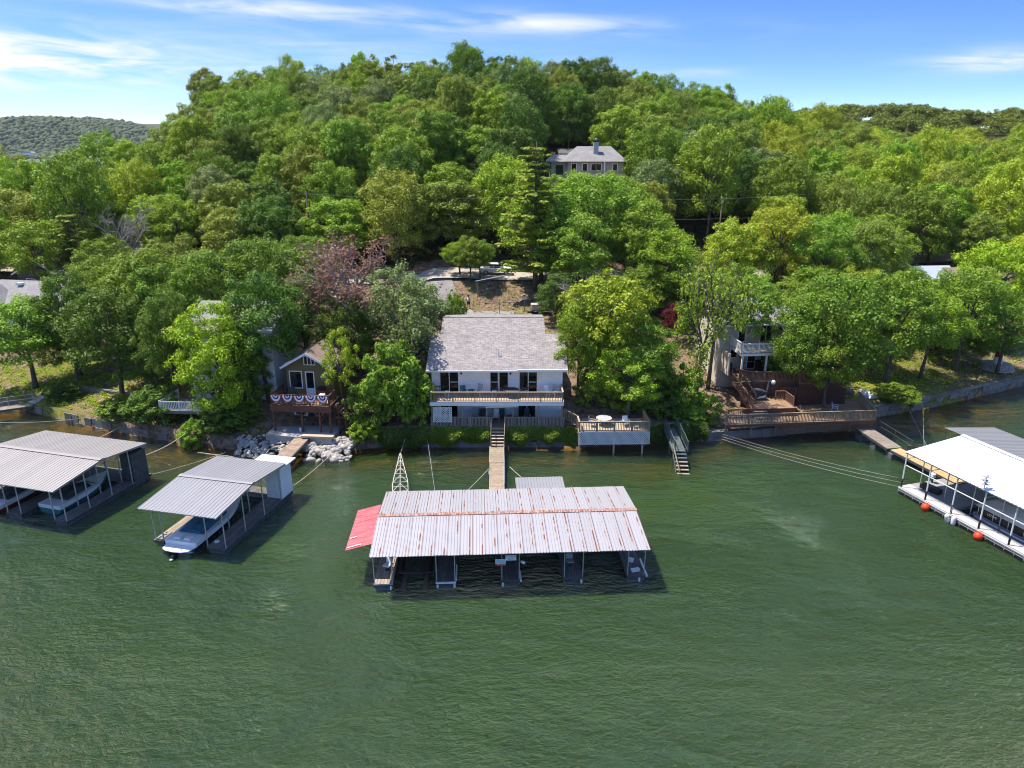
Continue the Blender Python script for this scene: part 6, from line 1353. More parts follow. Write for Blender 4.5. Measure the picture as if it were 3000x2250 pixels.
# parked white car
car = thing('parked_car', 'white car parked under the trees on the gravel road', 'car', (-2.3, 99.8, gz(-2.3, 99.8) + .14), R(4))
carp = mat('white_car_paint', (.80, .80, .81), .25, var=.02)
MB().prism([(-2.25, .35), (2.25, .35), (2.3, .62), (2.2, .86), (1.3, .95), (-1.35, .97), (-2.2, .90), (-2.3, .6)], -.88, .88).build('body', carp, car, bevel=.06)
MB().prism([(-1.75, .95), (1.15, .95), (.45, 1.45), (-1.05, 1.47)], -.76, .76).build('cabin', glass, car, bevel=.05); MB().prism([(-1.05, 1.45), (.45, 1.43), (.35, 1.5), (-.95, 1.52)], -.74, .74).build('car_roof', carp, car, bevel=.03)
for x, z1 in ((-1.35, 1.2), (-.25, 1.4), (.75, 1.2)):
    for s in (-.775, .775): barpart('pillar', (x + (.25 if x > 0 else -.1), s, .95), (x, s * .99, 1.46 if abs(x) < 1 else 1.25), .03, .07, carp, car)
for x in (-1.4, 1.4):
    for s in (-.84, .84):
        wq = MB().tube([(x, s - .1, .33), (x, s + .1, .33)], .33, 16).build('wheel', black_plastic, car); MB().tube([(x, s - .105, .33), (x, s + .105, .33)], .2, 12).build('rim', steel, wq)
for s in (-.6, .6): boxpart('headlight', (.06, .4, .14), glass, car, (2.27, s, .68)); boxpart('taillight', (.06, .35, .14), red_plastic, car, (-2.27, s, .72))
# second vehicle end in the drive, partly behind the tree
tr = thing('parked_car', 'dark car nose showing at the left end of the shingle roof', 'car', (-8.6, 90.5, gz(-8.6, 90.5) + .1), R(80))
MB().prism([(-2.1, .35), (2.1, .35), (2.15, .7), (1.2, .92), (-2.0, .95)], -.85, .85).build('body', mat('dark_car_paint', (.03, .03, .035), .3), tr, bevel=.06); MB().prism([(-1.6, .94), (.9, .94), (.3, 1.42), (-1.2, 1.44)], -.74, .74).build('cabin', glass, tr, bevel=.05)
for x in (-1.3, 1.3):
    for s in (-.8, .8): MB().tube([(x, s - .1, .32), (x, s + .1, .32)], .32, 14).build('wheel', black_plastic, tr)
for s in (-.55, .55): boxpart('headlight', (.06, .35, .14), white_paint, tr, (2.14, s, .6))
# fallen television antenna
an = thing('tv_antenna', 'white television antenna lying tilted over the yard behind the roof', 'antenna', (-2.6, 93.0, gz(-2.6, 93) + .2), R(2))
barpart('boom', (-2.2, 0, 2.4), (2.6, 0, 3.3), .07, .07, white_paint, an)
for i in range(11):
    x = -2.0 + i * .44; z = 2.44 + (x + 2.2) * .1875; L = .45 + .10 * i; barpart('element', (x + L * .45, -L * .6, z + .25 * L), (x - L * .45, L * .6, z - .25 * L), .035, .035, white_paint, an)
polepart('mast', (-2.0, 0, 0), (-2.0, 0, 2.45), .04, steel, an); polepart('mast', (2.2, 0, 0), (2.2, 0, 3.2), .04, steel, an)
t = thing('yard_pole', 'thin grey pole standing in the yard behind the roof ridge', 'pole', (-1.6, 88.5, gz(-1.6, 88.5))); polepart('pole', (0, 0, 0), (0, 0, 1.9), .05, steel, t); boxpart('cross_arm', (.5, .06, .06), steel, t, (0, 0, 1.75)); boxpart('cap', (.12, .12, .08), steel, t, (0, 0, 1.94))
ut = thing('utility_trailer', 'small pale box trailer under the pine', 'trailer', (3.5, 89.0, gz(3.5, 89)), R(5)); MB().box(-1.1, 1.1, -.6, .6, .5, 1.25).build('box', mat('pale_tan_box', (.45, .42, .36), .6), ut); boxpart('bed', (2.4, 1.3, .08), steel_dark, ut, (0, 0, .46))
for s in (-.7, .7): MB().tube([(0, s - .08, .28), (0, s + .08, .28)], .28, 12).build('wheel', black_plastic, ut)
barpart('drawbar', (1.1, 0, .42), (2.2, 0, .36), .08, .08, steel_dark, ut)
t = thing('bird_feeder', 'tan feeder box on a post near the pine', 'feeder', (1.6, 89.6, gz(1.6, 89.6))); polepart('post', (0, 0, 0), (0, 0, 1.6), .05, rail_wood, t); MB().box(-.35, .35, -.25, .25, 1.6, 2.0).build('box', canvas_grey, t); MB().prism([(-.45, 2.0), (.45, 2.0), (0, 2.25)], -.32, .32).build('roof', rail_wood, t)
# power lines on poles along the road
for i, (x, y) in enumerate(((-30, 107), (4.8, 104.5), (31, 108))):
    t = thing('utility_pole', ('wooden utility pole among the trees behind the dead tree', 'wooden utility pole behind the pine', 'wooden utility pole by the dark gap at right')[i], 'pole', (x, y, gz(x, y)), group='utility poles along the road')
    MB().tube([(0, 0, -.5), (0, 0, 10.5)], [.13, .09], 9).build('pole', bark, t, smooth=True); boxpart('crossarm', (2.2, .1, .12), bark, t, (0, 0, 9.9))
    for q in (-.95, 0, .95): MB().lathe([(.03, 0), (.05, .05), (.03, .14)], 7, (q, 0, 9.96)).build('insulator', grey_plastic, t)
line('power_line', 'upper power line left of the pine', (-30, 107, gz(-30, 107) + 10.1), (4.8, 104.5, gz(4.8, 104.5) + 10.1), cable_m, .013, .6)
line('power_line', 'lower power line left of the pine', (-30, 107, gz(-30, 107) + 7.4), (4.8, 104.5, gz(4.8, 104.5) + 7.4), cable_m, .013, .6)
line('power_line', 'upper power line crossing the dark gap at right', (4.8, 104.5, gz(4.8, 104.5) + 10.1), (45, 110, gz(31, 108) + 11.2), cable_m, .013, .7)
line('power_line', 'lower power line crossing the dark gap at right', (4.8, 104.5, gz(4.8, 104.5) + 7.4), (45, 110, gz(31, 108) + 8.2), cable_m, .013, .7)
# ---------------------------------------------------------------- right bank
lt = thing('lighthouse_ornament', 'small red and white lighthouse on a round stone base', 'lighthouse', (58.6, 82.2, gz(58.6, 82.2)))
for k in range(4):
    rr = 1.75 - .12 * k; n = 16
    for i in range(n):
        a = 2 * math.pi * (i + .5 * (k % 2)) / n; o = boxpart('stone', (2 * math.pi * rr / n * .94, .3, .16), rock_m, lt, (rr * math.cos(a), rr * math.sin(a), .1 + k * .175), (0, 0, a + math.pi / 2))
MB().lathe([(1.6, .3), (1.35, .72), (.3, .74)], 16).build('base_fill', rock_m, lt); MB().lathe([(.5, .7), (.44, 1.5), (.43, 1.52)], 14).build('white_band', white_paint, lt); MB().lathe([(.43, 1.525), (.37, 2.35), (.36, 2.36)], 14).build('red_band', mat('lighthouse_red', (.42, .015, .02), .5), lt); MB().lathe([(.26, 2.37), (.26, 2.7)], 10).build('lantern', glass, lt); MB().lathe([(.38, 2.7), (.05, 3.0)], 12).build('cap', white_paint, lt)
t = thing('overturned_boat', 'small white boat lying upside down by the round shrub', 'boat', (38.9, 71.9, gz(38.9, 71.9) + .0), R(20)); loft_hull(2.6, 1.1, t, gel, gel, 0, .4); t.scale = (1, 1, -.8); t.location.z += .42
def stone_ring(name, label, x, y, r, n, hgt=2, m=stone_m, seed=0):
    t = thing(name, label, 'planter', (x, y, gz(x, y))); rnd = random.Random(seed)
    for k in range(hgt):
        for i in range(n): a = 2 * math.pi * (i + .5 * (k % 2)) / n; boxpart('stone', (2 * math.pi * r / n * .92, .3, .2), m, t, (r * math.cos(a), r * math.sin(a), .08 + .21 * k), (0, 0, a + math.pi / 2 + rnd.uniform(-.1, .1)))
    MB().lathe([(r - .1, .0), (r - .15, hgt * .2)], 12).build('soil', mat('soil', (.10, .07, .05), .95), t)
stone_ring('stone_planter', 'round stone planter on the dry lawn at right', 36.5, 74.0, .8, 11, 2)
t = thing('retaining_wall', 'low dark curved wall beside the dry lawn path', 'wall', (33.8, 70.3, gz(33.8, 70.3)))
for i in range(8): boxpart('block', (.62, .35, .55), stone_m, t, (i * .58 - 1.0, .12 * (i - 3.5) ** 2 * .15, .25), (0, 0, R(-8 + i * 3)))
t = thing('concrete_landing', 'grey concrete landing at the shore end of the right walkway', 'landing', (34.6, 67.9, 1.0)); MB().slab([(-1.6, -1.2), (1.4, -.4), (2.6, 1.6), (-1.0, 2.2)], -.2, .22).build('slab', concrete, t)
# left bank
t = thing('bank_steps', 'stone steps climbing the grassy bank at far left', 'steps', (-51.2, 71.6, 0), R(-24))
for i in range(8): boxpart('step', (1.1, .5, .22), rock_m, t, (0, i * .52, gz(-51.2, 71.6) + i * .16))
gl_ = thing('gangway', 'grey gangway with a handrail at the far left edge', 'gangway', (-51.6, 70.9, 0)); plank_run(gl_, (.6, .3, 1.0), (-6.2, -2.6, .75), 1.3, deck_grey, .3)
for z in (1.45, 1.9): barpart('handrail', (.4, 1.0, z), (-6.4, -1.9, z - .2), .05, .05, steel, gl_)
for i in range(4): boxpart('rail_post', (.06, .06, 1.0), steel, gl_, (.2 - i * 2.1, .92 - i * .9, 1.4 - i * .06))
t = thing('retaining_wall', 'broken low wall across the upper grassy bank at left', 'wall', (-43.5, 73.0, gz(-43.5, 73)))
for i in range(10): boxpart('block', (.9, .4, .6), stone_m, t, (i * .95 - 4.3, -.28 * i + 1.2, .12 - .03 * i), (0, 0, R(-15 + (i % 3) * 4)))
# ---------------------------------------------------------------- trees
def leaf_quads(P, Nn, S, rg, asp=0.58):
    n = len(P)
    t = rg.normal(size=(n, 3)); Nn = Nn / np.linalg.norm(Nn, axis=1)[:, None]
    t -= Nn * np.sum(t * Nn, 1)[:, None]; t /= np.linalg.norm(t, axis=1)[:, None]
    b = np.cross(Nn, t); s = S[:, None]
    bend = Nn * s * 0.12
    V = np.stack([P - t * s * 0.5 - bend, P + b * s * asp * 0.5, P + t * s * 0.5 - bend, P - b * s * asp * 0.5], 1).reshape(-1, 3)
    return V, np.arange(4 * n).reshape(-1, 4)
def clump_leaves(C, RC, n_per, rg, size, squash=0.72, strays=0.10, up=0.65, keep_low=0.4):
    cnt = np.maximum(4, (n_per * (RC / RC.mean()) ** 2).astype(int)); idx = np.repeat(np.arange(len(C)), cnt); n = len(idx)
    d = rg.normal(size=(n, 3)); d /= np.linalg.norm(d, axis=1)[:, None]
    k = (d[:, 2] > -0.35) | (rg.random(n) < keep_low); d, idx = d[k], idx[k]; n = len(idx)
    rad = rg.uniform(0.55, 1.05, n); st = rg.random(n) < strays; rad[st] *= rg.uniform(1.05, 1.4, st.sum())
    # lumpy clumps: sub-tufts
    lump = 1 + 0.22 * np.sin(d[:, 0] * 5 + idx * 1.7) * np.sin(d[:, 1] * 5 + idx * 2.3) + 0.12 * np.sin(d[:, 2] * 7 + idx)
    P = C[idx] + d * (RC[idx] * rad * lump)[:, None] * np.array([1, 1, squash])
    Nn = d * 1.0 + np.array([0, 0, up]) + rg.normal(size=(n, 3)) * 0.27
    return leaf_quads(P, Nn, size * rg.uniform(0.7, 1.3, n), rg)
def limb_path(a, b, rg, n=5, wob=0.25, sag=0.0):
    a, b = np.array(a, float), np.array(b, float); L = np.linalg.norm(b - a); out = []
    for i in range(n + 1):
        t = i / n; p = a + (b - a) * t + np.array([0, 0, 1]) * (4 * t * (1 - t)) * L * (0.10 - sag)
        if 0 < i < n: p = p + rg.normal(size=3) * wob * L * 0.08
        out.append(tuple(p))
    return out
def broad(seed, nclump=52, n_per=330, rc=(0.20, 0.33), z0=3.6, H=12.0, RR=4.5, size=0.27, flat=1.0, strays=0.07, inner=0.5, sub=7):
    """crown and trunk meshes of a broadleaf tree, 12 m tall"""
    rg = np.random.default_rng(seed)
    d = rg.normal(size=(nclump * 16, 3)); d /= np.linalg.norm(d, axis=1)[:, None]
    d = d[(d[:, 2] > -0.75)]; C = []; RC = []
    zc, hz = (z0 + H) / 2, (H - z0) / 2
    for v in d:
        r = 0.86 - (0.86 - inner) * rg.random() ** 2.2; c = np.array([v[0] * RR * r, v[1] * RR * r, zc + v[2] * hz * r * flat])
        c[:2] *= 1 + 0.18 * math.sin(3 * math.atan2(v[1], v[0]) + seed)
        q = RR * rg.uniform(*rc)
        if all(np.linalg.norm(c - e) > 0.56 * (q + f) for e, f in zip(C, RC)): C.append(c); RC.append(q)
        if len(C) >= nclump: break
    C, RC = np.array(C), np.array(RC)
    SC, SR = [], []
    for c, q in zip(C, RC):
        for _ in range(sub):
            v = rg.normal(size=3); v /= np.linalg.norm(v); v[2] = abs(v[2]) * 0.9 - 0.25
            SC.append(c + v * q * 0.62); SR.append(q * rg.uniform(0.40, 0.60))
    V, F = clump_leaves(np.array(SC), np.array(SR), max(10, int(n_per / sub)), rg, size, squash=0.95, strays=strays, up=0.5)
    crown = fast_mesh('crown', V, F, [leaf_m])
    mb = MB(); top = z0 + (H - z0) * 0.55; lean = rg.normal(size=2) * 0.25
    tp = [(0, 0, -0.6), (lean[0] * .2, lean[1] * .2, z0 * .5), (lean[0] * .6, lean[1] * .6, z0), (lean[0], lean[1], top)]
    mb.tube(tp, [0.30, 0.24, 0.2, 0.08], 7)
    for i in rg.permutation(len(C))[:16]:
        t = rg.uniform(0.25, 0.9); s = (lean[0] * t, lean[1] * t, z0 * .7 + (top - z0 * .7) * t)
        mb.tube(limb_path(s, C[i], rg, 4), [0.11 * (1 - t * .4), 0.085, 0.06, 0.045, 0.025], 5, caps=False)
    return crown, mb.mesh('trunk', bark, True)
def branchy(seed, H=12.0, RR=4.5, depth=4, leafy=0.0, leaf=0.3, n_l=8, bk=None, spread=0.75):
    """open branching skeleton (dead and half-dead trees), with leaf tufts at the tips when leafy > 0"""
    rg = np.random.default_rng(seed); mb = MB(); tips = []
    def grow(p, d, L, r, lev):
        n = 3; pts = [tuple(p)]; q = np.array(p, float); dd = np.array(d, float)
        for i in range(n):
            dd = dd + rg.normal(size=3) * 0.17 + np.array([0, 0, 0.05]); dd /= np.linalg.norm(dd); q = q + dd * L / n; pts.append(tuple(q))
            if lev >= 2 and i: tips.append(q.copy())
        mb.tube(pts, [r, r * .85, r * .72, r * .58], 6 if lev < 2 else 4, caps=False)
        if lev >= depth: tips.append(q.copy()); return
        for _ in range(rg.integers(3, 5) if lev else 6):
            a = rg.normal(size=3); a -= dd * a.dot(dd); a /= np.linalg.norm(a)
            k = rg.uniform(0.45, 1.0) * spread; nd = dd * (1 - 0.45 * k) + a * k
            s = np.array(pts[rg.integers(1, 4)]) if lev else np.array(pts[rg.integers(2, 4)])
            grow(s, nd / np.linalg.norm(nd), L * rg.uniform(0.52, 0.78), r * 0.55, lev + 1)
    grow((0, 0, -0.5), (0.03, 0.02, 1), H * 0.42, 0.30, 0)
    trunk = mb.mesh('trunk', bk or bark_pale, True)
    v = np.empty(len(trunk.vertices) * 3, np.float32); trunk.vertices.foreach_get('co', v); v = v.reshape(-1, 3)
    kz = H / v[:, 2].max(); kr = RR / np.percentile(np.abs(v[:, :2]), 99.5); v[:, 2] *= kz; v[:, :2] *= 1 + (kr - 1) * np.clip(v[:, 2:3] / 3, 0, 1)
    trunk.vertices.foreach_set('co', v.ravel()); trunk.update()
    crown = None
    if leafy:
        T = np.array(tips); T[:, 2] *= kz; T[:, :2] *= kr; T = T[rg.random(len(T)) < leafy]
        V, F = clump_leaves(T, np.full(len(T), 0.55), n_l, rg, leaf, squash=0.9, strays=0.2, up=0.2)
        crown = fast_mesh('crown', V, F, [leaf_m])
    return crown, trunk
def pine(seed, H=12.0, RR=3.0):
    rg = np.random.default_rng(seed); mb = MB(); mb.tube([(0, 0, -0.5), (0, 0, H * .5), (0, 0, H)], [0.22, 0.15, 0.02], 7)
    VV, FF = [], []; off = 0; z = 1.6
    while z < H - 0.3:
        k = 1 - (z - 1.6) / (H - 1.4); L = RR * (0.22 + 0.78 * k ** 0.8) * rg.uniform(0.8, 1.08); nb = rg.integers(4, 7); a0 = rg.uniform(0, 6.3)
        for i in range(nb):
            a = a0 + i * 6.283 / nb + rg.normal() * 0.2; l = L * rg.uniform(0.75, 1.15); u = np.array([math.cos(a), math.sin(a), 0.10]); tip = np.array([0, 0, z]) + u * l
            mb.tube([(0, 0, z), tuple(np.array([0, 0, z - .05]) + u * l * .5), tuple(tip)], [0.05, 0.035, 0.012], 4, caps=False)
            m = max(2, int(l / 0.42)); C = np.array([[0, 0, z + 0.08] + u * l * (0.28 + 0.72 * (j + .5) / m) + rg.normal(size=3) * [.12, .12, .04] for j in range(m)])
            V, F = clump_leaves(C, np.full(m, 0.30 + 0.10 * l / RR), 42, rg, 0.26, squash=0.34, strays=0.2, up=0.9); VV.append(V); FF.append(F + off); off += len(V)
        z += rg.uniform(0.5, 0.72)
    return fast_mesh('crown', np.concatenate(VV), np.concatenate(FF), [leaf_m]), mb.mesh('trunk', bark, True)
KIND = {}
for i in range(7): KIND['broad%d' % i] = broad(11 + i * 7, nclump=(62, 72, 80, 60, 76, 58, 84)[i], rc=((.24, .36), (.22, .33), (.20, .31), (.25, .38), (.21, .33), (.26, .38), (.20, .30))[i], z0=(0.8, 1.4, 0.6, 1.0, 0.5, 1.8, 0.9)[i])
KIND['broad7'] = broad(91, 58, 420, (.22, .33), 2.6, size=0.23); KIND['broad8'] = broad(97, 64, 400, (.20, .32), 2.2, size=0.23)
KIND['broad9'] = broad(103, 54, 440, (.23, .35), 2.8, size=0.23)
KIND['low0'] = broad(151, 70, 400, (.20, .32), 0.2, size=0.23); KIND['low1'] = broad(157, 76, 380, (.19, .30), 0.6, size=0.23)
KIND['sparse0'] = broad(201, 40, 130, (.15, .23), 3.4, size=0.30, strays=0.22, inner=0.35)
KIND['sparse1'] = broad(207, 44, 140, (.14, .22), 4.4, size=0.30, strays=0.22, inner=0.4)
KIND['bush0'] = broad(301, 46, 300, (.20, .32), -0.6, 5.0, 3.0, 0.24, inner=0.45); KIND['bush1'] = broad(307, 52, 280, (.18, .30), -0.8, 5.0, 3.0, 0.24, inner=0.45)
KIND['dead'] = branchy(401, depth=4, leafy=0.5, leaf=0.21, n_l=13, spread=0.9)
KIND['bare'] = branchy(409, depth=4)
KIND['half'] = branchy(415, depth=4, leafy=0.5, leaf=0.28, n_l=12, bk=bark)
KIND['thin'] = branchy(431, depth=4, leafy=0.30, leaf=0.26, n_l=11, bk=bark)
KIND['pine'] = pine(503); KIND['pine1'] = pine(509, RR=2.6)
BASE_H = {'bush0': 5.0, 'bush1': 5.0}; BASE_R = {'bush0': 3.0, 'bush1': 3.0, 'pine': 3.0, 'pine1': 2.6}
def lin(h):
    return tuple(((int(h[i:i + 2], 16) / 255 + 0.055) / 1.055) ** 2.4 for i in (0, 2, 4))
K_ = 2.15
TINT = {'mid': (0.094, 0.148, 0.015), 'dark': (0.056, 0.098, 0.013), 'yel': (0.158, 0.196, 0.017), 'bright': (0.114, 0.184, 0.015), 'olive': (0.110, 0.140, 0.020),
        'grey': (0.105, 0.140, 0.045), 'brown': (0.150, 0.092, 0.064), 'maroon': (0.075, 0.012, 0.014), 'pine': (0.128, 0.178, 0.020), 'lime': (0.150, 0.215, 0.012)}
TINT = {k: tuple(c * K_ for c in v) for k, v in TINT.items()}
def plant_tree(kind, x, y, h, r, tint, label=None, group=None, name='broadleaf_tree', cat='tree', rz=0.0, lean=(0, 0), z=None):
    crown, trunk = KIND[kind]
    t = bpy.data.objects.new(name, None); t.empty_display_size = 0.5
    gz = float(ground(x, y)) if z is None else z
    t.location = (x, y, gz); t.rotation_euler = (lean[1], lean[0], rz)
    k = r / BASE_R.get(kind, 4.5); t.scale = (k, k, h / BASE_H.get(kind, 12.0))
    link(t); tag(t, label, cat, group)
    o = link(bpy.data.objects.new('trunk', trunk), t)
    if crown is not None:
        c = link(bpy.data.objects.new('crown', crown), t)
        q = TINT[tint] if isinstance(tint, str) else tint
        v = random.Random(int(x * 131 + y * 977)).uniform(0.85, 1.18); w = random.Random(int(x * 31 + y * 77)).uniform(0.9, 1.12)
        c.color = (q[0] * v * w, q[1] * v, q[2] * v, 1)
    return t
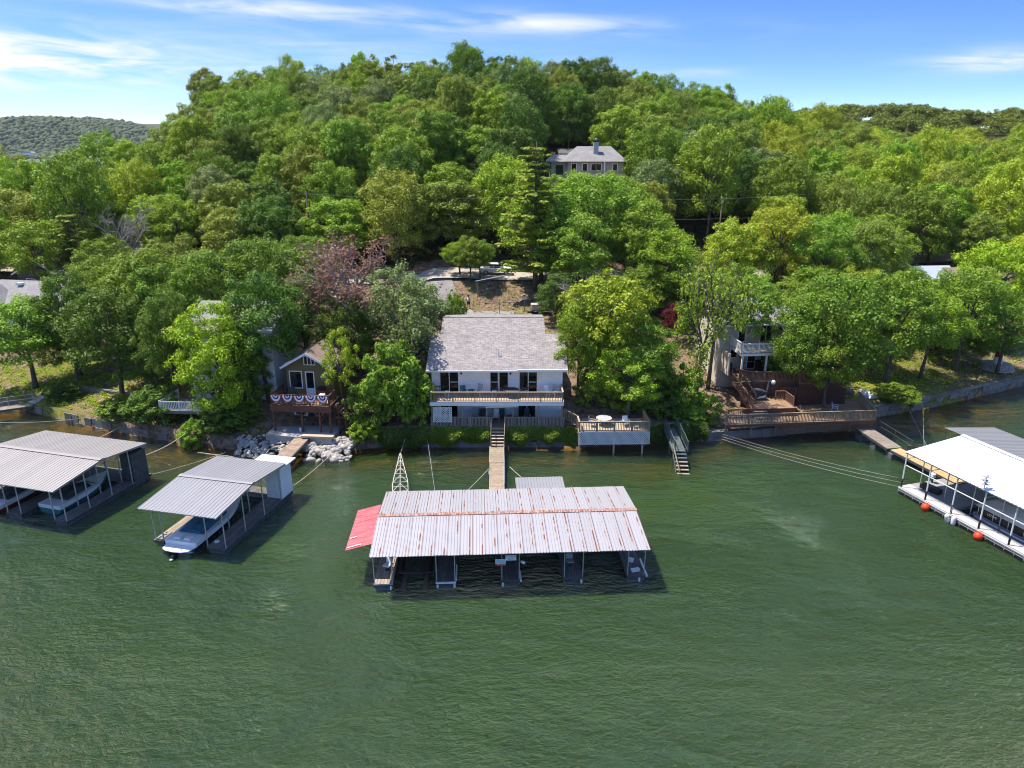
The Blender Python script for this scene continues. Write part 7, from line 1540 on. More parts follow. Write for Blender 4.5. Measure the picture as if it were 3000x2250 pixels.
NEAR_TREES = [
('broad7', -53.4, 75.5, 10.4, 5.0, 'bright', 1.5, 'broadleaf_tree', 'bright green tree leaning over the lawn at the left edge'),
('broad8', -49.7, 78, 12.2, 4.2, 'dark', 0.6, 'broadleaf_tree', 'dark green tree in front of the grey roof at far left'),
('broad9', -41.3, 71.0, 12.1, 4.6, 'dark', 2.5, 'broadleaf_tree', 'dark tree with a slim trunk on the grassy bank'),
('broad7', -40.6, 78, 13.5, 5.2, 'mid', 1.0, 'broadleaf_tree', 'broad green tree above the shiny hidden roof at left'),
('broad8', -34.2, 68.5, 12.0, 3.2, 'dark', 0.4, 'broadleaf_tree', 'dark tree left of the white house with the French door'),
('low0', -28.1, 64.4, 12.3, 4.0, 'lime', 2.5, 'broadleaf_tree', 'bright lime green tree in front of the white house wall'),
('broad8', -24.3, 67.0, 13.3, 4.2, 'dark', 5.7, 'broadleaf_tree', 'dark tree with a bare trunk left of the olive cabin'),
('broad7', -33.9, 79, 11.9, 4.6, 'mid', 5.0, 'broadleaf_tree', 'green tree behind the lime green one'),
('broad9', -29.7, 82, 12.4, 4.8, 'mid', 4.7, 'broadleaf_tree', 'green tree left of the dead brown tree'),
('broad8', -41.6, 88, 11.6, 4.8, 'olive', 1.4, 'broadleaf_tree', 'olive green tree behind the trees of the left bank'),
('broad7', -25.8, 88, 10.6, 4.6, 'mid', 3.3, 'broadleaf_tree', 'green tree behind the dead brown tree'),
('dead', -16.3, 74, 13.8, 6.4, 'brown', 1.7, 'dead_tree', 'dead tree with reddish brown withered leaves'),
('low1', -11.6, 72.5, 11.5, 4.2, 'grey', 1.1, 'broadleaf_tree', 'grey green tree with a long bare branch left of the white house'),
('broad8', -9.8, 76, 7.7, 2.8, 'grey', 0.7, 'broadleaf_tree', 'grey green tree at the left end of the shingle roof'),
('half', -8.9, 67.0, 13.8, 5.0, 'grey', 1.3, 'broadleaf_tree', 'tall thin leaved tree at the left corner of the white house'),
('sparse0', -16.2, 64.0, 9.7, 2.1, 'yel', 5.8, 'broadleaf_tree', 'small yellowish tree over the olive cabin roof'),
('bush0', -11.0, 63.6, 8.2, 3.3, 'mid', 5.1, 'leafy_shrub', 'tall dense shrub beside the white house at the water'),
('bush1', -13.5, 63.0, 5.1, 2.2, 'mid', 5.0, 'leafy_shrub', 'green shrub between the olive cabin and the tall shrub'),
('bush1', -9.2, 63.2, 5.3, 2.0, 'mid', 5.0, 'leafy_shrub', 'green shrub against the left corner of the white house'),
('bush0', -13.9, 61.6, 2.3, 1.5, 'bright', 1.2, 'leafy_shrub', 'light green shrub at the right end of the rocks'),
('sparse1', 9.2, 67, 13.7, 4.6, 'yel', 1.9, 'broadleaf_tree', 'yellow green tree right of the white house'),
('broad9', 9.5, 68, 12.6, 4.3, 'yel', 3.9, 'broadleaf_tree', 'dense yellowish tree behind the first one right of the white house'),
('broad7', 6.5, 66.6, 10.6, 2.7, 'bright', 4.5, 'broadleaf_tree', 'bright green tree touching the right edge of the shingle roof'),
('broad8', 12.6, 66, 9.3, 3.8, 'mid', 5.3, 'broadleaf_tree', 'green tree above the lattice deck'),
('broad7', 11.2, 64.2, 7.3, 3.5, 'bright', 5.5, 'broadleaf_tree', 'light green lower tree overhanging the lattice deck'),
('bare', 8.4, 80, 9.0, 3.6, 'grey', 0.5, 'bare_tree', 'bare grey branches above the yellow tree'),
('broad7', 4.0, 97, 11.7, 5.2, 'bright', 3.8, 'broadleaf_tree', 'large light green tree just right of the pine'),
('broad9', 10.9, 99, 13.9, 6.6, 'mid', 4.2, 'broadleaf_tree', 'large round green tree below the house on the hill'),
('broad8', 17.0, 96, 13.2, 5.6, 'mid', 3.1, 'broadleaf_tree', 'large green tree left of the dark gap on the hill'),
('broad7', 8.6, 92, 12.4, 5.2, 'mid', 1.1, 'broadleaf_tree', 'green tree in front of the large round one'),
('broad9', 19.5, 92, 11.7, 5.0, 'bright', 2.9, 'broadleaf_tree', 'light green tree behind the yellow tree'),
('low0', 9.8, 112, 11.4, 4.4, 'bright', 0.6, 'broadleaf_tree', 'light green tree right below the hill house wall'),
('low1', 15.6, 113, 11.6, 4.2, 'mid', 5.8, 'broadleaf_tree', 'green tree below the right end of the hill house'),
('low1', 6.8, 111, 11.1, 3.4, 'bright', 5.4, 'broadleaf_tree', 'light green tree below the left bay of the hill house'),
('low0', 5.5, 86, 6.2, 2.8, 'dark', 3.4, 'broadleaf_tree', 'dark tree at the foot of the pine behind the roof'),
('sparse1', 24.6, 73.6, 12.1, 3.8, 'mid', 1.9, 'broadleaf_tree', 'thin crowned tree over the beige house roof'),
('pine', 3.1, 95, 19.0, 5.2, 'pine', 5.6, 'pine_tree', 'tall yellowish pine with layered branches left of the hill house'),
('broad8', -5.7, 96.5, 6.2, 2.4, 'mid', 3.5, 'broadleaf_tree', 'small green tree behind the fallen antenna, leftmost of three'),
('broad7', -4.4, 97.0, 5.4, 2.2, 'mid', 5.5, 'broadleaf_tree', 'small green tree behind the fallen antenna, middle of three'),
('broad9', -7.2, 98.5, 4.8, 2.4, 'bright', 5.3, 'broadleaf_tree', 'small light green tree beside the gravel road'),
('thin', 18.7, 68.3, 16.7, 4.8, 'mid', 3.2, 'broadleaf_tree', 'forked tree with thin foliage in front of the beige house'),
('sparse1', 21.1, 72.5, 14.1, 3.8, 'mid', 2.6, 'broadleaf_tree', 'thin crowned tree behind the forked tree'),
('broad9', 32.9, 69.8, 14.4, 5.2, 'mid', 3.7, 'broadleaf_tree', 'large green tree beside the brown deck'),
('broad7', 29.0, 69.0, 11.2, 3.3, 'mid', 2.7, 'broadleaf_tree', 'green tree over the right side of the beige house'),
('broad8', 42.0, 76, 13.1, 4.8, 'mid', 1.0, 'broadleaf_tree', 'green tree on the right lawn with a leaning trunk'),
('broad9', 47.1, 78, 10.4, 3.8, 'bright', 1.9, 'broadleaf_tree', 'light green tree on the right lawn'),
('broad7', 52.9, 81, 12.5, 4.6, 'mid', 5.0, 'broadleaf_tree', 'green tree behind the curving seawall'),
('broad8', 57.6, 80.5, 9.3, 4.2, 'mid', 0.3, 'broadleaf_tree', 'green tree over the small lighthouse'),
('broad9', 63.2, 92, 13.0, 5.2, 'lime', 0.3, 'broadleaf_tree', 'bright yellow green tree at the right edge'),
('bush0', 41.2, 71.3, 2.1, 2.4, 'mid', 3.9, 'leafy_shrub', 'round shrub on the bank by the right walkway'),
('bush1', 16.8, 66.3, 5.2, 2.5, 'mid', 1.7, 'leafy_shrub', 'tall shrub left of the brown deck'),
('bush0', 14.7, 65.4, 3.7, 2.3, 'dark', 3.3, 'leafy_shrub', 'dark shrub behind the green stair'),
('bush1', 18.9, 65.8, 3.2, 1.7, 'bright', 2.9, 'leafy_shrub', 'light green shrub at the corner of the brown deck'),
('bush0', 13.3, 65.6, 2.4, 1.9, 'mid', 2.1, 'leafy_shrub', 'shrub at the right end of the lattice deck'),
('bush1', 17.2, 64.3, 2.0, 1.6, 'mid', 6.2, 'leafy_shrub', 'shrub at the water between the green stair and the seawall'),
('broad5', 19.8, 83, 5.0, 1.7, 'maroon', 1.2, 'maroon_tree', 'small maroon leaved tree behind the yellow tree'),
('bush0', -35.1, 65.3, 3.7, 2.7, 'dark', 2.6, 'leafy_shrub', 'dark shrub overhanging the water left of the white deck'),
('bush1', -39.3, 67.0, 2.0, 2.3, 'mid', 1.3, 'leafy_shrub', 'spreading shrub on the left bank above the wall'),
('bush0', -27.7, 63.0, 2.5, 2.2, 'dark', 3.9, 'leafy_shrub', 'dark shrub in front of the white deck'),
('bush1', -25.9, 63.2, 2.0, 1.9, 'dark', 1.7, 'leafy_shrub', 'shrub left of the riprap rocks'),
('bush0', -30.2, 62.4, 3.1, 1.5, 'bright', 2.2, 'leafy_shrub', 'light green shrub below the white deck railing'),
('bush1', -26.7, 65.6, 5.0, 2.4, 'mid', 4.6, 'leafy_shrub', 'green shrub against the white house wall beside the dark trunk'),
('low1', -25.8, 65.6, 7.7, 2.3, 'dark', 2.0, 'broadleaf_tree', 'dark bushy tree hiding the white house beside the olive cabin'),
('bush0', -6.3, 77, 6.8, 1.6, 'mid', 3.5, 'leafy_shrub', 'shrub behind the left end of the shingle roof'),
('bush1', 8.2, 70, 5.2, 1.5, 'dark', 5.6, 'leafy_shrub', 'dark shrub by the right side wall of the white house'),
('bush0', 8.0, 66.5, 3.5, 1.9, 'mid', 0.6, 'leafy_shrub', 'shrub between the satellite dish and the yellow tree'),
('bush1', 11.3, 66.0, 4.2, 2.2, 'mid', 0.4, 'leafy_shrub', 'leafy shrub behind the lattice deck'),
('bush0', 24.6, 80, 6.6, 2.2, 'mid', 1.4, 'leafy_shrub', 'shrub left of the beige house roof'),
('low1', -16.9, 71, 9.2, 3.4, 'dark', 4.7, 'broadleaf_tree', 'dark tree below the dead one beside the cabin roof'),
('low0', -22.1, 74, 9.9, 3.8, 'dark', 3.8, 'broadleaf_tree', 'dark tree between the cabin roof and the dead tree'),
('low1', -37.0, 75, 12.7, 4.4, 'mid', 1.5, 'broadleaf_tree', 'green tree above the white house corner'),
('low0', -48.1, 84, 11.8, 4.6, 'mid', 2.1, 'broadleaf_tree', 'green tree in front of the cedar at far left'),
('low1', 41.2, 80, 8.4, 4.0, 'mid', 1.1, 'broadleaf_tree', 'dense tree behind the two lawn trees'),
('low0', 54.2, 84, 6.6, 4.2, 'mid', 2.8, 'broadleaf_tree', 'dense tree behind the curving wall'),
('low1', 33.7, 84, 8.1, 3.8, 'mid', 0.3, 'broadleaf_tree', 'tree behind the right part of the beige house'),
('low0', 28.8, 82, 9.3, 3.0, 'bright', 4.3, 'broadleaf_tree', 'light green tree behind the beige roof'),
('low1', -36.4, 88, 6.6, 4.6, 'mid', 5.6, 'broadleaf_tree', 'tree in front of the gravel road, left of the dead tree'),
('low0', -32.7, 92, 5.9, 4.4, 'mid', 5.9, 'broadleaf_tree', 'tree hiding the gravel road left of the dead tree'),
('low1', -25.0, 91, 4.7, 3.4, 'olive', 4.6, 'broadleaf_tree', 'low olive tree by the gravel road behind the dead tree'),
('low0', 17.2, 90, 7.1, 4.4, 'mid', 6.0, 'broadleaf_tree', 'tree in front of the road behind the yellow tree'),
('low1', 22.5, 92, 6.5, 4.0, 'bright', 0.1, 'broadleaf_tree', 'light tree hiding the road behind the maroon tree'),
('low0', 38.9, 90, 7.9, 4.4, 'mid', 1.8, 'broadleaf_tree', 'tree hiding the road behind the large tree'),
('low1', 44.0, 92, 8.5, 4.4, 'yel', 6.0, 'broadleaf_tree', 'yellowish tree in front of the road at right'),
('low0', 51.0, 90, 8.8, 4.4, 'mid', 4.8, 'broadleaf_tree', 'tree hiding the lower house at right'),
('low1', 56.5, 91, 8.4, 4.2, 'bright', 2.5, 'broadleaf_tree', 'light tree below the brown roofs at right'),
('low0', 62.0, 92, 8.5, 4.6, 'mid', 5.8, 'broadleaf_tree', 'tree below the tan roof at right'),
('bush1', 28.6, 72, 5.6, 1.8, 'mid', 3.8, 'leafy_shrub', 'shrub against the right wall of the beige house'),
('low1', -49.5, 77, 9.2, 3.6, 'dark', 5.1, 'broadleaf_tree', 'dark tree left of the slim trunked one'),
('low0', -38.6, 72, 10.0, 3.8, 'dark', 1.8, 'broadleaf_tree', 'dark dense tree between the slim trunk and the white house'),
('bush1', -48.3, 72.2, 2.0, 1.8, 'dark', 1.2, 'leafy_shrub', 'dark shrub beside the bank steps'),
('bare', -56.6, 104, 13.9, 5.0, 'grey', 2.8, 'bare_tree', 'bare grey tree among the green ones at left'),
('sparse0', 28.0, 86, 9.6, 3.6, 'bright', 0.8, 'broadleaf_tree', 'thin light green tree by the gravel road at right'),
('broad8', 29.5, 95, 12.2, 4.6, 'yel', 2.4, 'broadleaf_tree', 'yellowish tree above the gravel road at right'),
('broad7', 35.8, 97, 13.6, 4.8, 'yel', 6.0, 'broadleaf_tree', 'tall yellowish tree with a visible trunk at right'),
('broad9', 41.1, 95, 12.7, 4.6, 'mid', 2.1, 'broadleaf_tree', 'green tree behind the large tree by the brown deck'),
('broad7', 48.3, 97, 12.6, 4.8, 'olive', 0.1, 'broadleaf_tree', 'olive tree left of the brown roofs at right'),
('broad8', 42.6, 86, 8.9, 3.6, 'mid', 0.3, 'broadleaf_tree', 'green tree between the two big lawn trees'),
('broad9', -66.2, 100, 11.8, 5.0, 'bright', 1.1, 'broadleaf_tree', 'bright green tree above the roofs at far left'),
('pine1', -62.0, 101, 12.6, 3.6, 'olive', 4.9, 'cedar_tree', 'dark cedar beside the orange slide at far left'),
('broad8', -53.4, 94, 11.2, 4.4, 'mid', 2.2, 'broadleaf_tree', 'green tree right of the roofs at far left'),
('low0', -79.6, 118, 16.1, 5.2, 'bright', 1.8, 'broadleaf_tree', 'bright tree top at the left edge below the far hill'),
('low1', -77.7, 122, 14.8, 5.0, 'mid', 0.6, 'broadleaf_tree', 'tree top below the far white house'),
('low0', -74.5, 126, 14.8, 4.8, 'yel', 6.1, 'broadleaf_tree', 'yellowish tree top in front of the far shore'),
('low1', -70.8, 128, 13.3, 4.8, 'mid', 2.6, 'broadleaf_tree', 'tree top below the bare far slope'),
('low0', -64.2, 124, 13.9, 4.6, 'yel', 1.3, 'broadleaf_tree', 'yellow green tree top below the far lake'),
('low1', -63.5, 132, 14.3, 5.0, 'mid', 0.4, 'broadleaf_tree', 'tree at the right end of the far lake view'),
('low0', -63.7, 140, 14.6, 5.0, 'olive', 0.3, 'broadleaf_tree', 'olive tree on the left flank of the hill'),
('low1', -59.3, 150, 12.9, 5.2, 'mid', 1.0, 'broadleaf_tree', 'tree right of the lone round skyline tree'),
('low0', -56.9, 160, 15.5, 5.4, 'mid', 4.2, 'broadleaf_tree', 'tree on the left shoulder of the hill crest'),
('sparse1', -28.5, 176, 17.4, 7.2, 'olive', 0.9, 'broadleaf_tree', 'tall airy round topped tree on the hill crest'),
('sparse0', 0.0, 182, 15.4, 6.0, 'mid', 0.3, 'broadleaf_tree', 'airy tree standing above the crest near the middle'),
('bare', 9.3, 184, 14.4, 4.0, 'grey', 3.0, 'bare_tree', 'bare twigs standing above the hill crest'),
('broad8', 14.3, 172, 16.4, 5.2, 'dark', 1.5, 'broadleaf_tree', 'tall dark tree on the crest above the hill house'),
('broad9', 19.8, 174, 17.6, 5.0, 'dark', 6.2, 'broadleaf_tree', 'tall dark tree right of the gap on the crest'),
('low0', 11.3, 152, 14.2, 4.6, 'dark', 0.8, 'broadleaf_tree', 'dark tree in the gap behind the hill house, left of two'),
('low1', 17.9, 152, 14.9, 4.8, 'dark', 3.3, 'broadleaf_tree', 'dark tree in the gap behind the hill house, right of two'),
('broad8', 31.7, 67.6, 10.2, 3.3, 'mid', 4.8, 'broadleaf_tree', 'smaller green tree growing through the brown deck'),
('broad7', -64.1, 150, 15.5, 4.6, 'olive', 2.5, 'broadleaf_tree', 'round tree standing alone on the left end of the skyline'),
('broad8', -52.5, 165, 17.0, 5.2, 'mid', 6.1, 'broadleaf_tree', 'dark tipped tree on the left shoulder of the skyline')]
for a in NEAR_TREES:
    kind, x, y, h, r, tint, rz, name, label = a
    plant_tree(kind, x, y, h, r, tint, label, None, name, 'shrub' if kind.startswith('bush') else 'tree', rz)
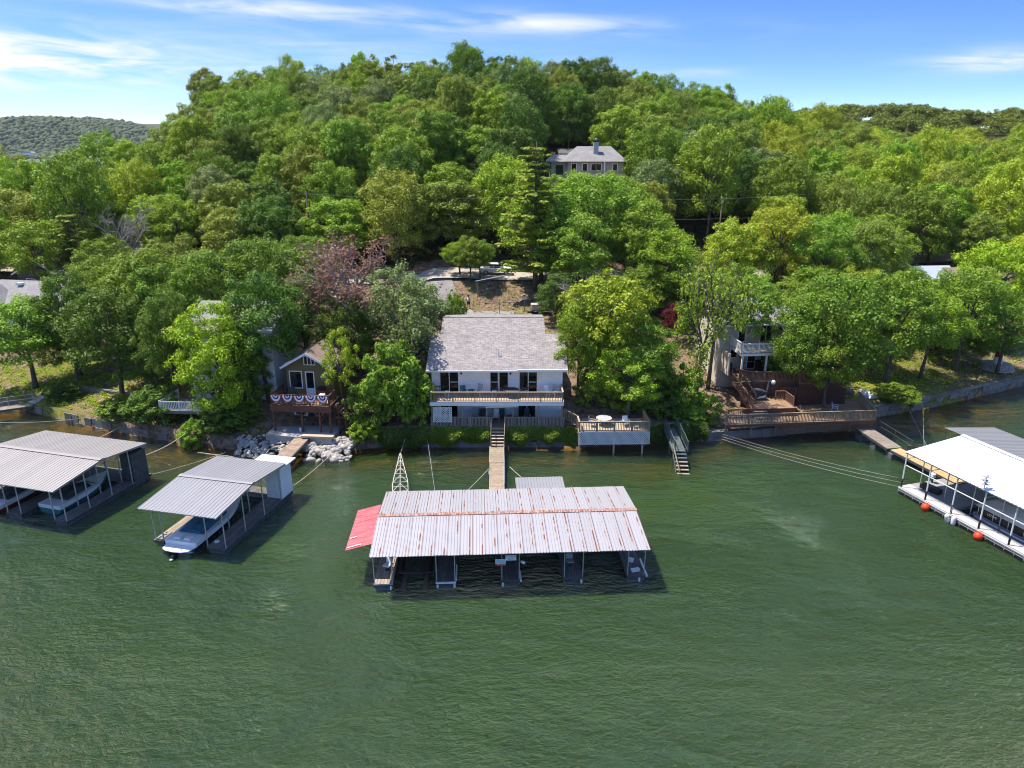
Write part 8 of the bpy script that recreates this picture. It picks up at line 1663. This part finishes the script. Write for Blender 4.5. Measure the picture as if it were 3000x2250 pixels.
HILL_TREES = [(1,87.4,124.8,11.8,4.5,3,4.2,2),(6,-42.3,111.2,12.7,4.7,4,1.6,0),(0,31.8,118.8,18.5,5.4,0,5.8,0),(4,94.1,162.7,12.6,5.2,2,4.8,2),(3,112.8,175.1,13.9,5.1,4,3.5,2),(3,-63.1,187.1,14.9,5.5,4,5.0,3),(3,119.9,171.6,14.2,4.8,2,4.3,2),(0,-15.8,159.6,15.2,5.3,1,2.5,3),(4,102.3,173.5,14.8,5.4,2,0.4,2),(1,55.8,183.8,14.1,4.7,4,5.8,0),(5,-11.2,185.4,17.7,4.8,0,1.8,3),(6,-56.3,115.3,11.0,5.2,3,0.4,1),(4,73.2,169.5,13.7,4.7,0,1.5,2),(6,-52.1,139.9,15.1,4.7,0,0.6,0),(2,77.0,129.0,15.9,4.6,2,5.5,2),(1,74.2,139.1,11.2,5.1,3,1.8,2),(2,44.6,177.6,15.0,5.2,3,1.2,0),(6,112.4,182.4,13.9,5.1,2,5.0,2),(6,-24.7,104.4,9.9,5.3,3,5.6,0),(3,67.7,159.9,11.5,5.2,0,3.1,2),(1,68.4,183.3,11.3,5.5,0,0.1,2),(0,130.4,179.4,11.5,5.1,0,5.5,2),(6,-52.8,128.1,14.9,4.6,4,4.5,0),(5,81.4,171.9,14.3,5.6,2,5.1,2),(3,80.0,195.0,11.3,5.1,4,1.9,2),(6,26.7,138.4,13.9,5.4,4,5.6,0),(3,-14.1,131.8,13.3,4.0,4,4.1,0),(4,89.5,135.0,14.7,4.6,3,2.5,2),(0,-59.7,193.9,14.6,5.4,0,5.3,3),(1,17.9,181.0,12.2,4.1,1,3.2,3),(6,-6.9,150.6,14.5,5.2,4,2.2,3),(1,53.7,106.4,11.4,5.5,3,4.5,2),(3,-28.5,162.6,14.1,4.4,5,6.0,3),(1,100.2,138.1,12.1,5.5,3,3.6,2),(4,-57.5,176.5,11.9,4.2,0,3.2,0),(4,-81.4,106.4,10.6,4.7,0,2.0,1),(4,73.4,113.3,11.7,3.9,4,1.5,2),(0,-18.9,172.0,14.3,5.2,0,2.2,3),(3,-0.8,108.7,14.6,4.7,3,0.8,0),(4,23.5,162.0,14.1,4.5,4,3.2,0),(4,-32.2,116.8,14.4,4.2,4,1.0,0),(1,86.3,152.1,17.0,4.3,2,1.7,2),(1,121.2,178.8,17.6,3.9,2,0.9,2),(4,-27.4,132.3,12.6,4.8,4,5.0,0),(1,88.0,115.4,12.0,5.4,2,2.6,2),(0,-86.6,134.4,11.2,4.8,2,1.2,1),(2,-4.4,190.6,15.1,5.1,1,5.2,3),(0,82.9,181.6,14.9,5.2,0,3.8,2),(5,65.6,171.6,12.1,4.9,2,3.3,2),(4,-17.6,118.0,14.9,5.1,0,4.5,0),(2,139.2,194.4,11.1,5.6,3,4.6,2),(0,63.5,137.0,14.0,5.1,2,0.3,2),(0,97.6,149.7,15.0,4.5,2,5.5,2),(0,-39.8,138.7,12.7,4.8,3,0.6,0),(1,-68.1,170.5,12.2,4.5,1,1.7,0),(6,-11.4,171.5,13.0,3.9,5,5.2,3),(0,35.3,147.7,13.7,4.1,4,4.6,0),(1,31.9,178.9,15.1,5.3,0,4.0,3),(5,35.7,165.2,14.5,4.9,4,0.3,0),(6,-32.1,195.5,12.5,5.0,4,1.2,3),(2,53.7,128.8,15.5,5.0,3,2.5,2),(4,87.5,194.7,14.1,5.5,4,2.9,2),(4,38.5,124.1,14.2,5.2,1,1.7,0),(0,2.8,148.6,17.5,4.9,1,0.8,3),(1,-28.8,145.2,13.9,4.1,4,0.3,0),(3,-47.5,195.0,14.6,5.5,0,1.1,3),(6,27.3,148.5,14.4,5.5,0,2.4,0),(3,72.9,123.5,15.2,4.2,4,1.2,2),(4,45.5,170.1,12.2,5.5,0,3.7,0),(0,31.5,188.0,11.8,4.8,0,3.4,3),(3,76.3,177.2,12.3,4.6,2,0.5,2),(1,-68.2,116.2,13.6,5.4,0,2.2,1),(4,-43.7,122.8,11.1,4.6,1,0.8,0),(3,-32.6,125.9,13.6,5.2,0,4.6,0),(0,72.1,151.2,13.1,4.7,3,4.8,2),(1,-20.8,195.2,14.8,5.4,0,5.4,3),(2,-35.3,107.5,13.1,4.3,1,5.1,0),(0,-43.9,175.3,14.0,4.5,5,4.8,3),(4,4.0,171.2,14.7,5.4,5,2.0,3),(0,76.5,101.7,14.0,4.6,2,4.9,2),(5,52.8,148.8,14.9,4.8,2,0.6,2),(2,44.2,148.5,15.3,4.7,1,5.7,0),(3,31.1,155.6,14.6,4.0,0,2.6,0),(3,-16.8,103.9,14.4,5.2,4,0.2,0),(1,-36.8,145.3,13.0,4.4,1,5.8,0),(0,-34.8,154.1,14.4,4.7,5,4.8,0),(5,53.9,156.9,18.4,5.4,3,5.5,0),(6,41.0,109.0,11.9,4.3,2,0.9,2),(1,28.0,173.1,14.5,4.7,4,3.3,3),(4,-9.9,114.6,11.6,5.0,3,2.6,0),(4,94.6,126.0,11.7,5.0,3,1.5,2),(4,-47.1,115.4,14.6,4.0,5,2.8,0),(6,78.5,107.8,10.3,4.4,2,4.5,2),(2,43.8,132.1,12.6,4.5,5,1.7,0),(3,117.1,165.7,14.1,4.2,2,0.1,2),(4,109.3,157.8,16.5,5.6,0,2.4,2),(3,-75.8,138.2,15.4,4.7,3,3.7,1),(5,17.4,190.9,14.5,5.0,4,4.5,3),(5,95.3,133.4,13.9,4.2,3,1.3,2),(2,29.3,165.1,12.3,4.6,4,4.6,0),(5,56.6,192.7,11.7,4.5,4,2.3,0),(5,4.5,164.6,14.9,4.4,1,0.2,3),(2,68.9,117.6,14.0,5.0,3,1.5,2),(6,-56.9,133.6,17.3,4.4,2,2.6,1),(3,63.2,165.2,16.0,5.2,2,1.9,2),(1,-33.9,101.5,11.6,4.3,1,0.1,0),(4,59.0,144.1,11.7,4.7,3,4.5,2),(1,109.8,195.2,13.7,5.1,2,2.5,2),(4,-45.4,167.0,12.7,5.0,4,0.7,0),(1,-57.0,170.3,12.4,5.0,0,5.6,0),(3,49.3,113.0,14.7,4.9,4,0.3,2),(5,-44.7,143.3,17.7,5.1,0,5.5,0),(1,-18.8,143.1,12.4,4.7,4,5.0,0),(4,23.9,191.5,14.3,4.1,1,5.7,3),(5,0.7,154.8,11.9,4.5,4,1.2,0),(3,-19.9,126.7,11.9,3.9,0,4.7,0),(2,-94.9,130.7,13.0,4.6,4,5.0,1),(6,46.6,119.9,11.4,3.9,4,5.0,2),(0,98.3,178.7,12.5,4.4,2,4.8,2),(4,2.5,195.0,12.1,4.5,0,3.3,3),(3,81.5,161.5,12.8,4.6,2,3.1,2),(4,-63.2,166.5,11.3,4.9,4,4.3,0),(5,-2.2,115.4,13.6,4.2,1,0.1,0),(1,62.3,185.2,13.4,3.9,0,1.4,0),(3,-43.9,156.7,12.8,4.6,4,3.9,0),(1,-40.5,194.4,13.8,3.9,0,1.8,3),(2,-6.1,125.8,11.9,5.5,0,1.2,0),(2,52.3,174.3,13.6,5.1,3,1.7,0),(2,0.5,140.3,14.3,4.1,5,2.9,0),(3,-86.5,114.8,14.7,4.8,4,4.4,1),(3,-53.4,181.4,14.0,4.1,4,2.8,3),(5,80.1,117.9,18.5,5.0,2,2.3,2),(5,-3.9,167.0,14.3,4.1,1,5.2,3),(6,-11.4,192.7,18.0,5.2,0,5.4,3),(5,-27.5,113.0,12.9,4.2,0,1.8,0),(5,77.9,152.2,14.0,4.1,4,1.4,2),(1,98.0,156.5,11.7,5.0,3,1.2,2),(3,47.3,195.3,14.2,5.6,0,0.2,0),(5,-8.6,143.1,12.2,5.5,0,0.6,0),(0,-37.8,165.5,13.8,4.6,0,0.7,3),(0,56.9,164.0,17.7,4.3,2,1.9,2),(4,-88.3,122.8,14.4,5.0,2,1.7,1),(2,74.7,161.9,16.0,5.1,4,6.2,2),(4,103.8,165.2,14.2,4.3,4,1.5,2),(2,17.1,163.5,11.1,4.8,4,0.3,0),(5,-49.7,150.3,12.9,4.0,3,4.1,0),(2,40.0,101.1,11.7,3.9,4,4.4,2),(5,-34.1,135.8,14.4,4.2,5,3.6,0),(6,62.8,121.3,17.7,4.9,2,2.3,2),(6,83.4,138.6,14.1,4.6,3,1.1,2),(6,-20.0,186.5,13.1,5.0,0,5.8,3),(5,66.9,126.8,14.9,5.1,2,1.7,2),(4,-9.5,161.4,13.6,4.2,1,3.6,3),(5,50.9,139.7,13.5,5.1,2,2.6,2),(2,-43.1,133.6,13.8,4.4,4,4.8,0),(2,105.2,185.4,14.7,4.2,0,1.5,2),(0,24.3,126.0,14.8,4.5,0,6.1,0),(1,39.3,156.6,12.3,3.9,0,2.2,0),(1,123.8,191.9,12.2,4.9,2,0.2,2),(1,63.4,112.0,14.5,4.8,0,2.2,2),(6,-9.1,107.7,11.5,5.4,4,2.2,0),(4,-73.0,187.1,15.5,4.5,4,5.8,3),(5,97.9,188.6,11.1,5.0,3,1.7,2),(1,-15.0,152.2,11.4,4.9,4,2.1,0),(2,26.0,182.6,14.6,4.5,5,0.4,3),(1,-3.5,175.4,15.0,4.9,1,1.1,3),(0,76.3,186.2,17.2,5.1,2,5.1,2),(3,81.6,145.8,18.2,4.7,2,6.1,2),(0,33.9,134.1,12.3,5.6,5,0.4,0),(0,-21.3,148.8,12.0,4.1,3,0.3,0),(1,39.1,194.1,11.2,5.0,4,4.5,0),(1,-33.6,169.7,15.1,4.0,3,3.3,3),(0,-67.7,194.8,14.2,4.9,3,0.3,3),(5,-49.2,133.3,14.3,4.2,1,0.6,0),(0,88.2,170.2,13.5,4.5,4,0.0,2),(0,-44.3,186.5,12.7,4.8,5,1.8,3),(3,-29.3,188.0,12.7,5.6,3,4.0,3),(2,-4.0,135.1,15.8,5.2,3,2.7,0),(3,16.7,104.9,13.5,3.9,0,0.8,0),(1,43.4,142.1,14.4,4.5,4,6.0,0),(1,-25.2,168.2,13.6,5.3,4,3.3,3),(5,128.9,185.8,14.0,4.4,2,5.7,2),(5,91.3,155.0,14.9,4.2,2,2.6,2),(2,-35.3,183.6,17.4,5.4,3,4.2,3),(4,49.7,163.5,12.5,5.1,0,5.6,0),(5,73.4,194.2,12.1,4.4,4,0.8,2),(0,66.1,194.6,13.7,4.6,0,2.5,0),(4,7.2,159.4,12.1,4.1,1,3.7,0),(5,-74.5,110.6,12.6,5.3,4,1.5,1),(5,-17.0,110.7,15.2,4.1,1,3.5,0),(4,56.1,122.3,14.8,4.9,3,4.3,2),(3,1.4,130.7,15.7,4.2,1,1.8,0),(6,11.0,191.7,14.4,4.7,5,5.9,3),(4,112.9,150.9,13.1,4.9,2,0.8,2),(5,-96.9,138.1,14.4,4.5,4,4.4,1),(6,-41.8,151.3,14.1,3.9,1,5.2,0),(2,88.2,143.9,16.3,5.2,3,3.0,2),(1,-23.5,138.2,12.1,4.5,0,3.0,0),(6,56.9,138.6,14.9,4.0,4,1.5,2),(0,118.1,195.9,14.8,5.3,2,2.4,2),(5,-53.7,188.0,18.1,4.3,3,1.5,3),(2,-54.8,122.4,14.1,4.6,3,5.0,1),(3,91.5,175.6,13.0,4.9,3,2.8,2),(3,126.2,171.4,18.1,4.2,0,4.7,2),(4,62.6,153.8,14.7,4.0,4,2.7,2),(1,-37.6,177.3,16.1,4.3,4,4.2,3),(3,116.1,159.6,14.8,4.2,3,2.6,2),(3,-103.5,139.4,11.0,5.0,4,4.8,1),(6,102.9,195.5,12.4,5.2,2,2.1,2),(5,130.1,195.5,13.6,5.1,4,4.2,2),(6,38.2,174.4,13.0,5.0,1,1.6,0),(5,-68.2,181.0,12.4,5.5,3,4.0,0),(1,-15.2,177.7,12.1,4.1,1,6.0,3),(3,65.2,145.0,12.2,4.0,0,2.7,2),(0,23.0,119.8,11.3,4.5,5,0.9,0),(4,42.9,114.7,16.9,4.8,0,2.7,2),(0,37.2,184.4,15.1,4.2,0,1.0,3),(3,105.9,143.9,11.6,5.4,2,2.8,2),(6,-27.4,153.4,11.1,4.8,3,0.3,0),(0,-50.2,157.9,14.6,4.9,5,1.8,0),(5,-18.0,136.1,12.2,4.3,0,4.0,0),(3,-60.9,119.3,15.1,4.0,2,4.7,1),(1,94.8,143.3,12.2,4.7,3,4.4,2),(4,92.4,182.6,13.8,5.3,0,5.0,2),(4,-78.2,196.0,16.4,5.1,4,2.4,3),(0,35.8,141.1,13.8,4.8,1,1.3,0),(4,-40.2,102.6,10.6,4.3,4,0.7,0),(5,-82.8,126.8,13.2,4.6,0,4.9,1),(3,-65.9,109.3,18.4,5.3,0,4.4,1),(1,-0.1,160.8,18.5,4.4,5,1.1,3),(6,-37.9,119.0,13.0,4.2,0,0.5,0),(2,83.8,130.2,11.3,4.4,2,0.2,2),(2,12.1,178.3,12.6,4.2,4,5.9,3),(2,95.9,171.2,12.1,4.3,0,1.4,2),(4,20.4,142.5,13.5,5.2,3,5.1,0),(6,0.2,121.2,13.8,5.1,1,1.3,0),(2,-5.1,157.2,14.3,4.2,0,0.4,3),(1,48.7,153.3,11.5,4.0,4,1.8,0),(1,119.0,184.5,11.5,4.5,4,1.8,2),(1,41.9,163.2,12.6,4.9,0,1.6,0),(1,-51.6,110.5,11.8,4.6,3,4.3,1),(3,94.7,194.8,13.8,4.8,3,5.3,2),(6,111.0,168.3,11.8,5.4,2,2.9,2),(3,-64.1,176.0,14.9,4.0,0,4.8,3),(6,-27.0,122.0,15.7,4.9,0,2.8,0),(6,12.9,158.0,12.4,4.0,3,1.2,0),(1,45.3,157.9,11.4,4.6,5,4.7,0),(3,57.4,113.4,13.8,3.9,4,0.6,2),(2,-91.2,138.7,12.9,4.0,4,5.1,1),(5,134.8,187.1,13.0,4.0,3,0.0,2),(1,46.4,188.7,14.4,3.9,5,5.2,0),(1,60.8,128.7,13.7,4.3,0,2.2,2),(2,4.8,104.7,10.4,5.2,5,2.7,0),(0,104.6,150.7,14.8,4.4,2,5.5,2),(4,-69.1,134.4,14.3,4.3,3,5.4,1),(0,63.3,178.8,11.7,4.4,3,1.9,2),(1,32.0,195.3,14.8,5.1,3,2.2,3),(6,-36.8,159.6,14.1,4.2,1,3.5,0),(6,-12.8,124.5,15.5,4.9,0,4.3,0),(5,27.9,132.1,12.0,4.1,0,5.0,0),(6,70.0,133.7,17.8,4.2,3,5.1,2),(5,4.2,188.5,14.8,4.0,3,0.2,3),(3,46.8,126.5,12.1,4.4,2,1.0,2),(1,115.7,189.8,11.1,4.5,4,3.7,2),(1,-22.3,160.3,11.8,4.0,0,1.5,0),(2,-8.8,131.4,11.7,3.9,1,5.6,0),(5,87.6,161.6,12.0,4.4,4,0.5,2),(6,21.3,113.1,11.2,4.2,4,1.2,0),(4,105.9,178.6,11.3,3.9,3,3.2,2),(3,-80.1,133.6,11.6,4.3,3,3.3,1),(1,-63.1,158.1,12.1,4.0,4,0.5,0),(3,-49.6,177.2,17.1,4.1,4,1.8,3),(2,81.4,124.4,13.2,4.2,2,1.8,2),(3,-37.9,130.4,12.6,4.4,0,3.2,0),(1,-54.4,145.2,12.6,4.1,4,6.0,0),(0,46.6,104.7,11.1,4.9,3,2.2,2),(1,52.1,189.1,16.1,4.1,0,5.3,0),(3,6.3,177.7,11.4,4.7,4,2.1,3),(0,-21.1,154.5,11.5,4.1,1,0.2,0),(1,58.8,172.5,14.6,4.7,4,1.0,0),(4,-14.7,166.2,11.3,4.3,0,2.6,0),(1,-9.7,179.3,12.7,4.1,1,1.3,3),(6,-10.4,136.9,18.3,4.2,4,2.8,3),(0,21.6,167.7,11.7,4.0,4,2.5,0),(5,-36.0,190.3,14.8,4.3,1,0.3,3),(1,10.3,164.2,15.7,4.0,4,3.4,3),(1,23.3,155.3,14.1,3.9,4,0.1,0),(5,-49.2,120.4,15.6,4.0,0,2.5,0),(0,49.4,183.0,13.4,4.5,3,0.5,0),(5,91.8,149.4,11.3,4.1,0,3.0,2),(5,-2.3,145.4,14.6,4.1,0,2.9,0),(3,86.2,188.2,12.0,4.5,0,0.1,2),(3,43.2,184.0,11.5,4.3,0,3.1,0),(5,-21.8,180.3,13.4,4.6,0,2.0,3),(1,31.4,126.2,13.3,4.9,0,5.7,0),(6,14.6,185.4,12.2,4.0,3,0.3,3),(5,-76.4,101.2,15.3,5.0,3,1.4,1),(3,21.5,185.9,11.9,3.9,5,1.5,3),(4,60.0,158.4,12.3,4.0,2,2.2,2),(2,78.4,134.6,14.7,4.1,2,5.3,2)]
HILL_WHERE = ('in the wood on the middle of the hill', 'in the low wood at the left below the hill', 'in the wood on the slope at right', 'on the skyline of the wooded hill')
HILL_LOOK = ('mid green', 'dark green', 'yellowish', 'bright green', 'olive toned', 'greyish green'); HILL_TINT = ('mid', 'dark', 'yel', 'bright', 'olive', 'grey')
for k, x, y, h, r, ti, rz, g in HILL_TREES:
    plant_tree('broad%d' % k, x, y, h, r, HILL_TINT[ti], HILL_LOOK[ti] + ' broadleaf tree ' + HILL_WHERE[g], HILL_LOOK[ti] + ' trees ' + HILL_WHERE[g], rz=rz)
# the ridge far behind at right: one mass of crowns
def far_wood():
    rg = np.random.default_rng(77); VV, FF = [], []; off = 0; n = 0
    for _ in range(6000):
        y = rg.uniform(215, 390); x = rg.uniform(75, 0.74 * y + 12)
        if rg.random() > 0.55 + 0.3 * (y > 280): continue
        n += 1
        if n > 760: break
        h, r = rg.uniform(7, 11), rg.uniform(3.2, 4.8); g = float(ground(x, y))
        d = rg.normal(size=(26, 3)); d /= np.linalg.norm(d, axis=1)[:, None]; d[:, 2] = np.abs(d[:, 2]) * 1.1 - 0.25
        C = np.array([x, y, g + h * 0.62]) + d * np.array([r, r, h * 0.36]) * rg.uniform(0.5, 0.85, (26, 1))
        V, F = clump_leaves(C, rg.uniform(0.9, 1.5, 26), 24, rg, 0.75, strays=0.1); VV.append(V); FF.append(F + off); off += len(V)
    o = link(bpy.data.objects.new('far_wood', fast_mesh('far_wood', np.concatenate(VV), np.concatenate(FF), [leaf_m])))
    o.color = (0.165, 0.205, 0.03, 1)
    tag(o, 'wooded ridge far behind the trees at right', 'wood', kind='stuff')
far_wood()
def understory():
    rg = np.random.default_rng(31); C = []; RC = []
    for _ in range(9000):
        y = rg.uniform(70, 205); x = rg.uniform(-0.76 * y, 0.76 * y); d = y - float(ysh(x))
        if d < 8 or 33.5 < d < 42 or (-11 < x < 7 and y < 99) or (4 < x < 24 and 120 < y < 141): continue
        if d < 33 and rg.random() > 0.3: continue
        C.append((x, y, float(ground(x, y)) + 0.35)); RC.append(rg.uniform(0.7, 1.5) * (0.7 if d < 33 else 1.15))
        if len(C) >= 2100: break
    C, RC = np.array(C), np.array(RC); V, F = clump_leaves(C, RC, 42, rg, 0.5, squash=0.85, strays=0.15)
    o = link(bpy.data.objects.new('understory', fast_mesh('understory', V, F, [leaf_m]))); o.color = (0.055, 0.085, 0.012, 1)  # leaf colour darkened to stand in for shade in the gaps between crowns
    tag(o, 'bushes and saplings growing under the trees of the hillside', 'undergrowth', kind='stuff')
understory()
# low undergrowth on the banks
def undergrowth(name, label, boxes, seed, tint, size=0.22):
    rg = np.random.default_rng(seed); P = []
    for x0, x1, d0, d1, n in boxes:
        x = rg.uniform(x0, x1, n); d = rg.uniform(d0, d1, n); y = ysh(x) + d
        c = np.sin(x * 1.9 + 1.0) * np.sin(y * 2.3) + 0.6 * np.sin(x * 4.1 + y * 3.3); k = c > rg.uniform(-0.9, 0.9, n)
        P.append(np.stack([x, y, ground(x, y) + rg.uniform(0.0, 0.34, n) * (0.5 + 0.5 * c)], -1)[k])
    P = np.concatenate(P); V, F = leaf_quads(P, rg.normal(size=P.shape) * 0.7 + np.array([0, 0, 0.7]), size * rg.uniform(0.6, 1.4, len(P)), rg)
    o = link(bpy.data.objects.new(name, fast_mesh(name, V, F, [leaf_m]))); o.color = (*TINT[tint], 1)
    return tag(o, label, 'undergrowth', kind='stuff')
undergrowth('undergrowth', 'weeds and low plants growing on the left bank', [(-62, -24, 0.6, 9, 15000)], 5, 'lime')
undergrowth('undergrowth', 'weeds and low plants growing on the right bank', [(33.5, 66, 0.6, 12, 9000)], 6, 'lime')
undergrowth('undergrowth', 'brush growing under the trees behind the houses', [(-60, 60, 9, 34, 24000)], 7, 'mid', 0.3)
ivy('ivy', 'ivy covering the seawall left of the plank gangway', -7.6, -2.15, 3, 'a', 8500, 0.45)
ivy('ivy', 'ivy covering the seawall right of the plank gangway', -0.55, 6.0, 4, 'a', 9500, 0.5)
ivy('ivy', 'dark ivy on the seawall below the tall shrub', -12.6, -7.6, 5, 'b', 5000, 0.3)
ivy('ivy', 'dark creeper on the seawall behind the green stair', 12.6, 18.6, 6, 'b', 6500, 0.2)
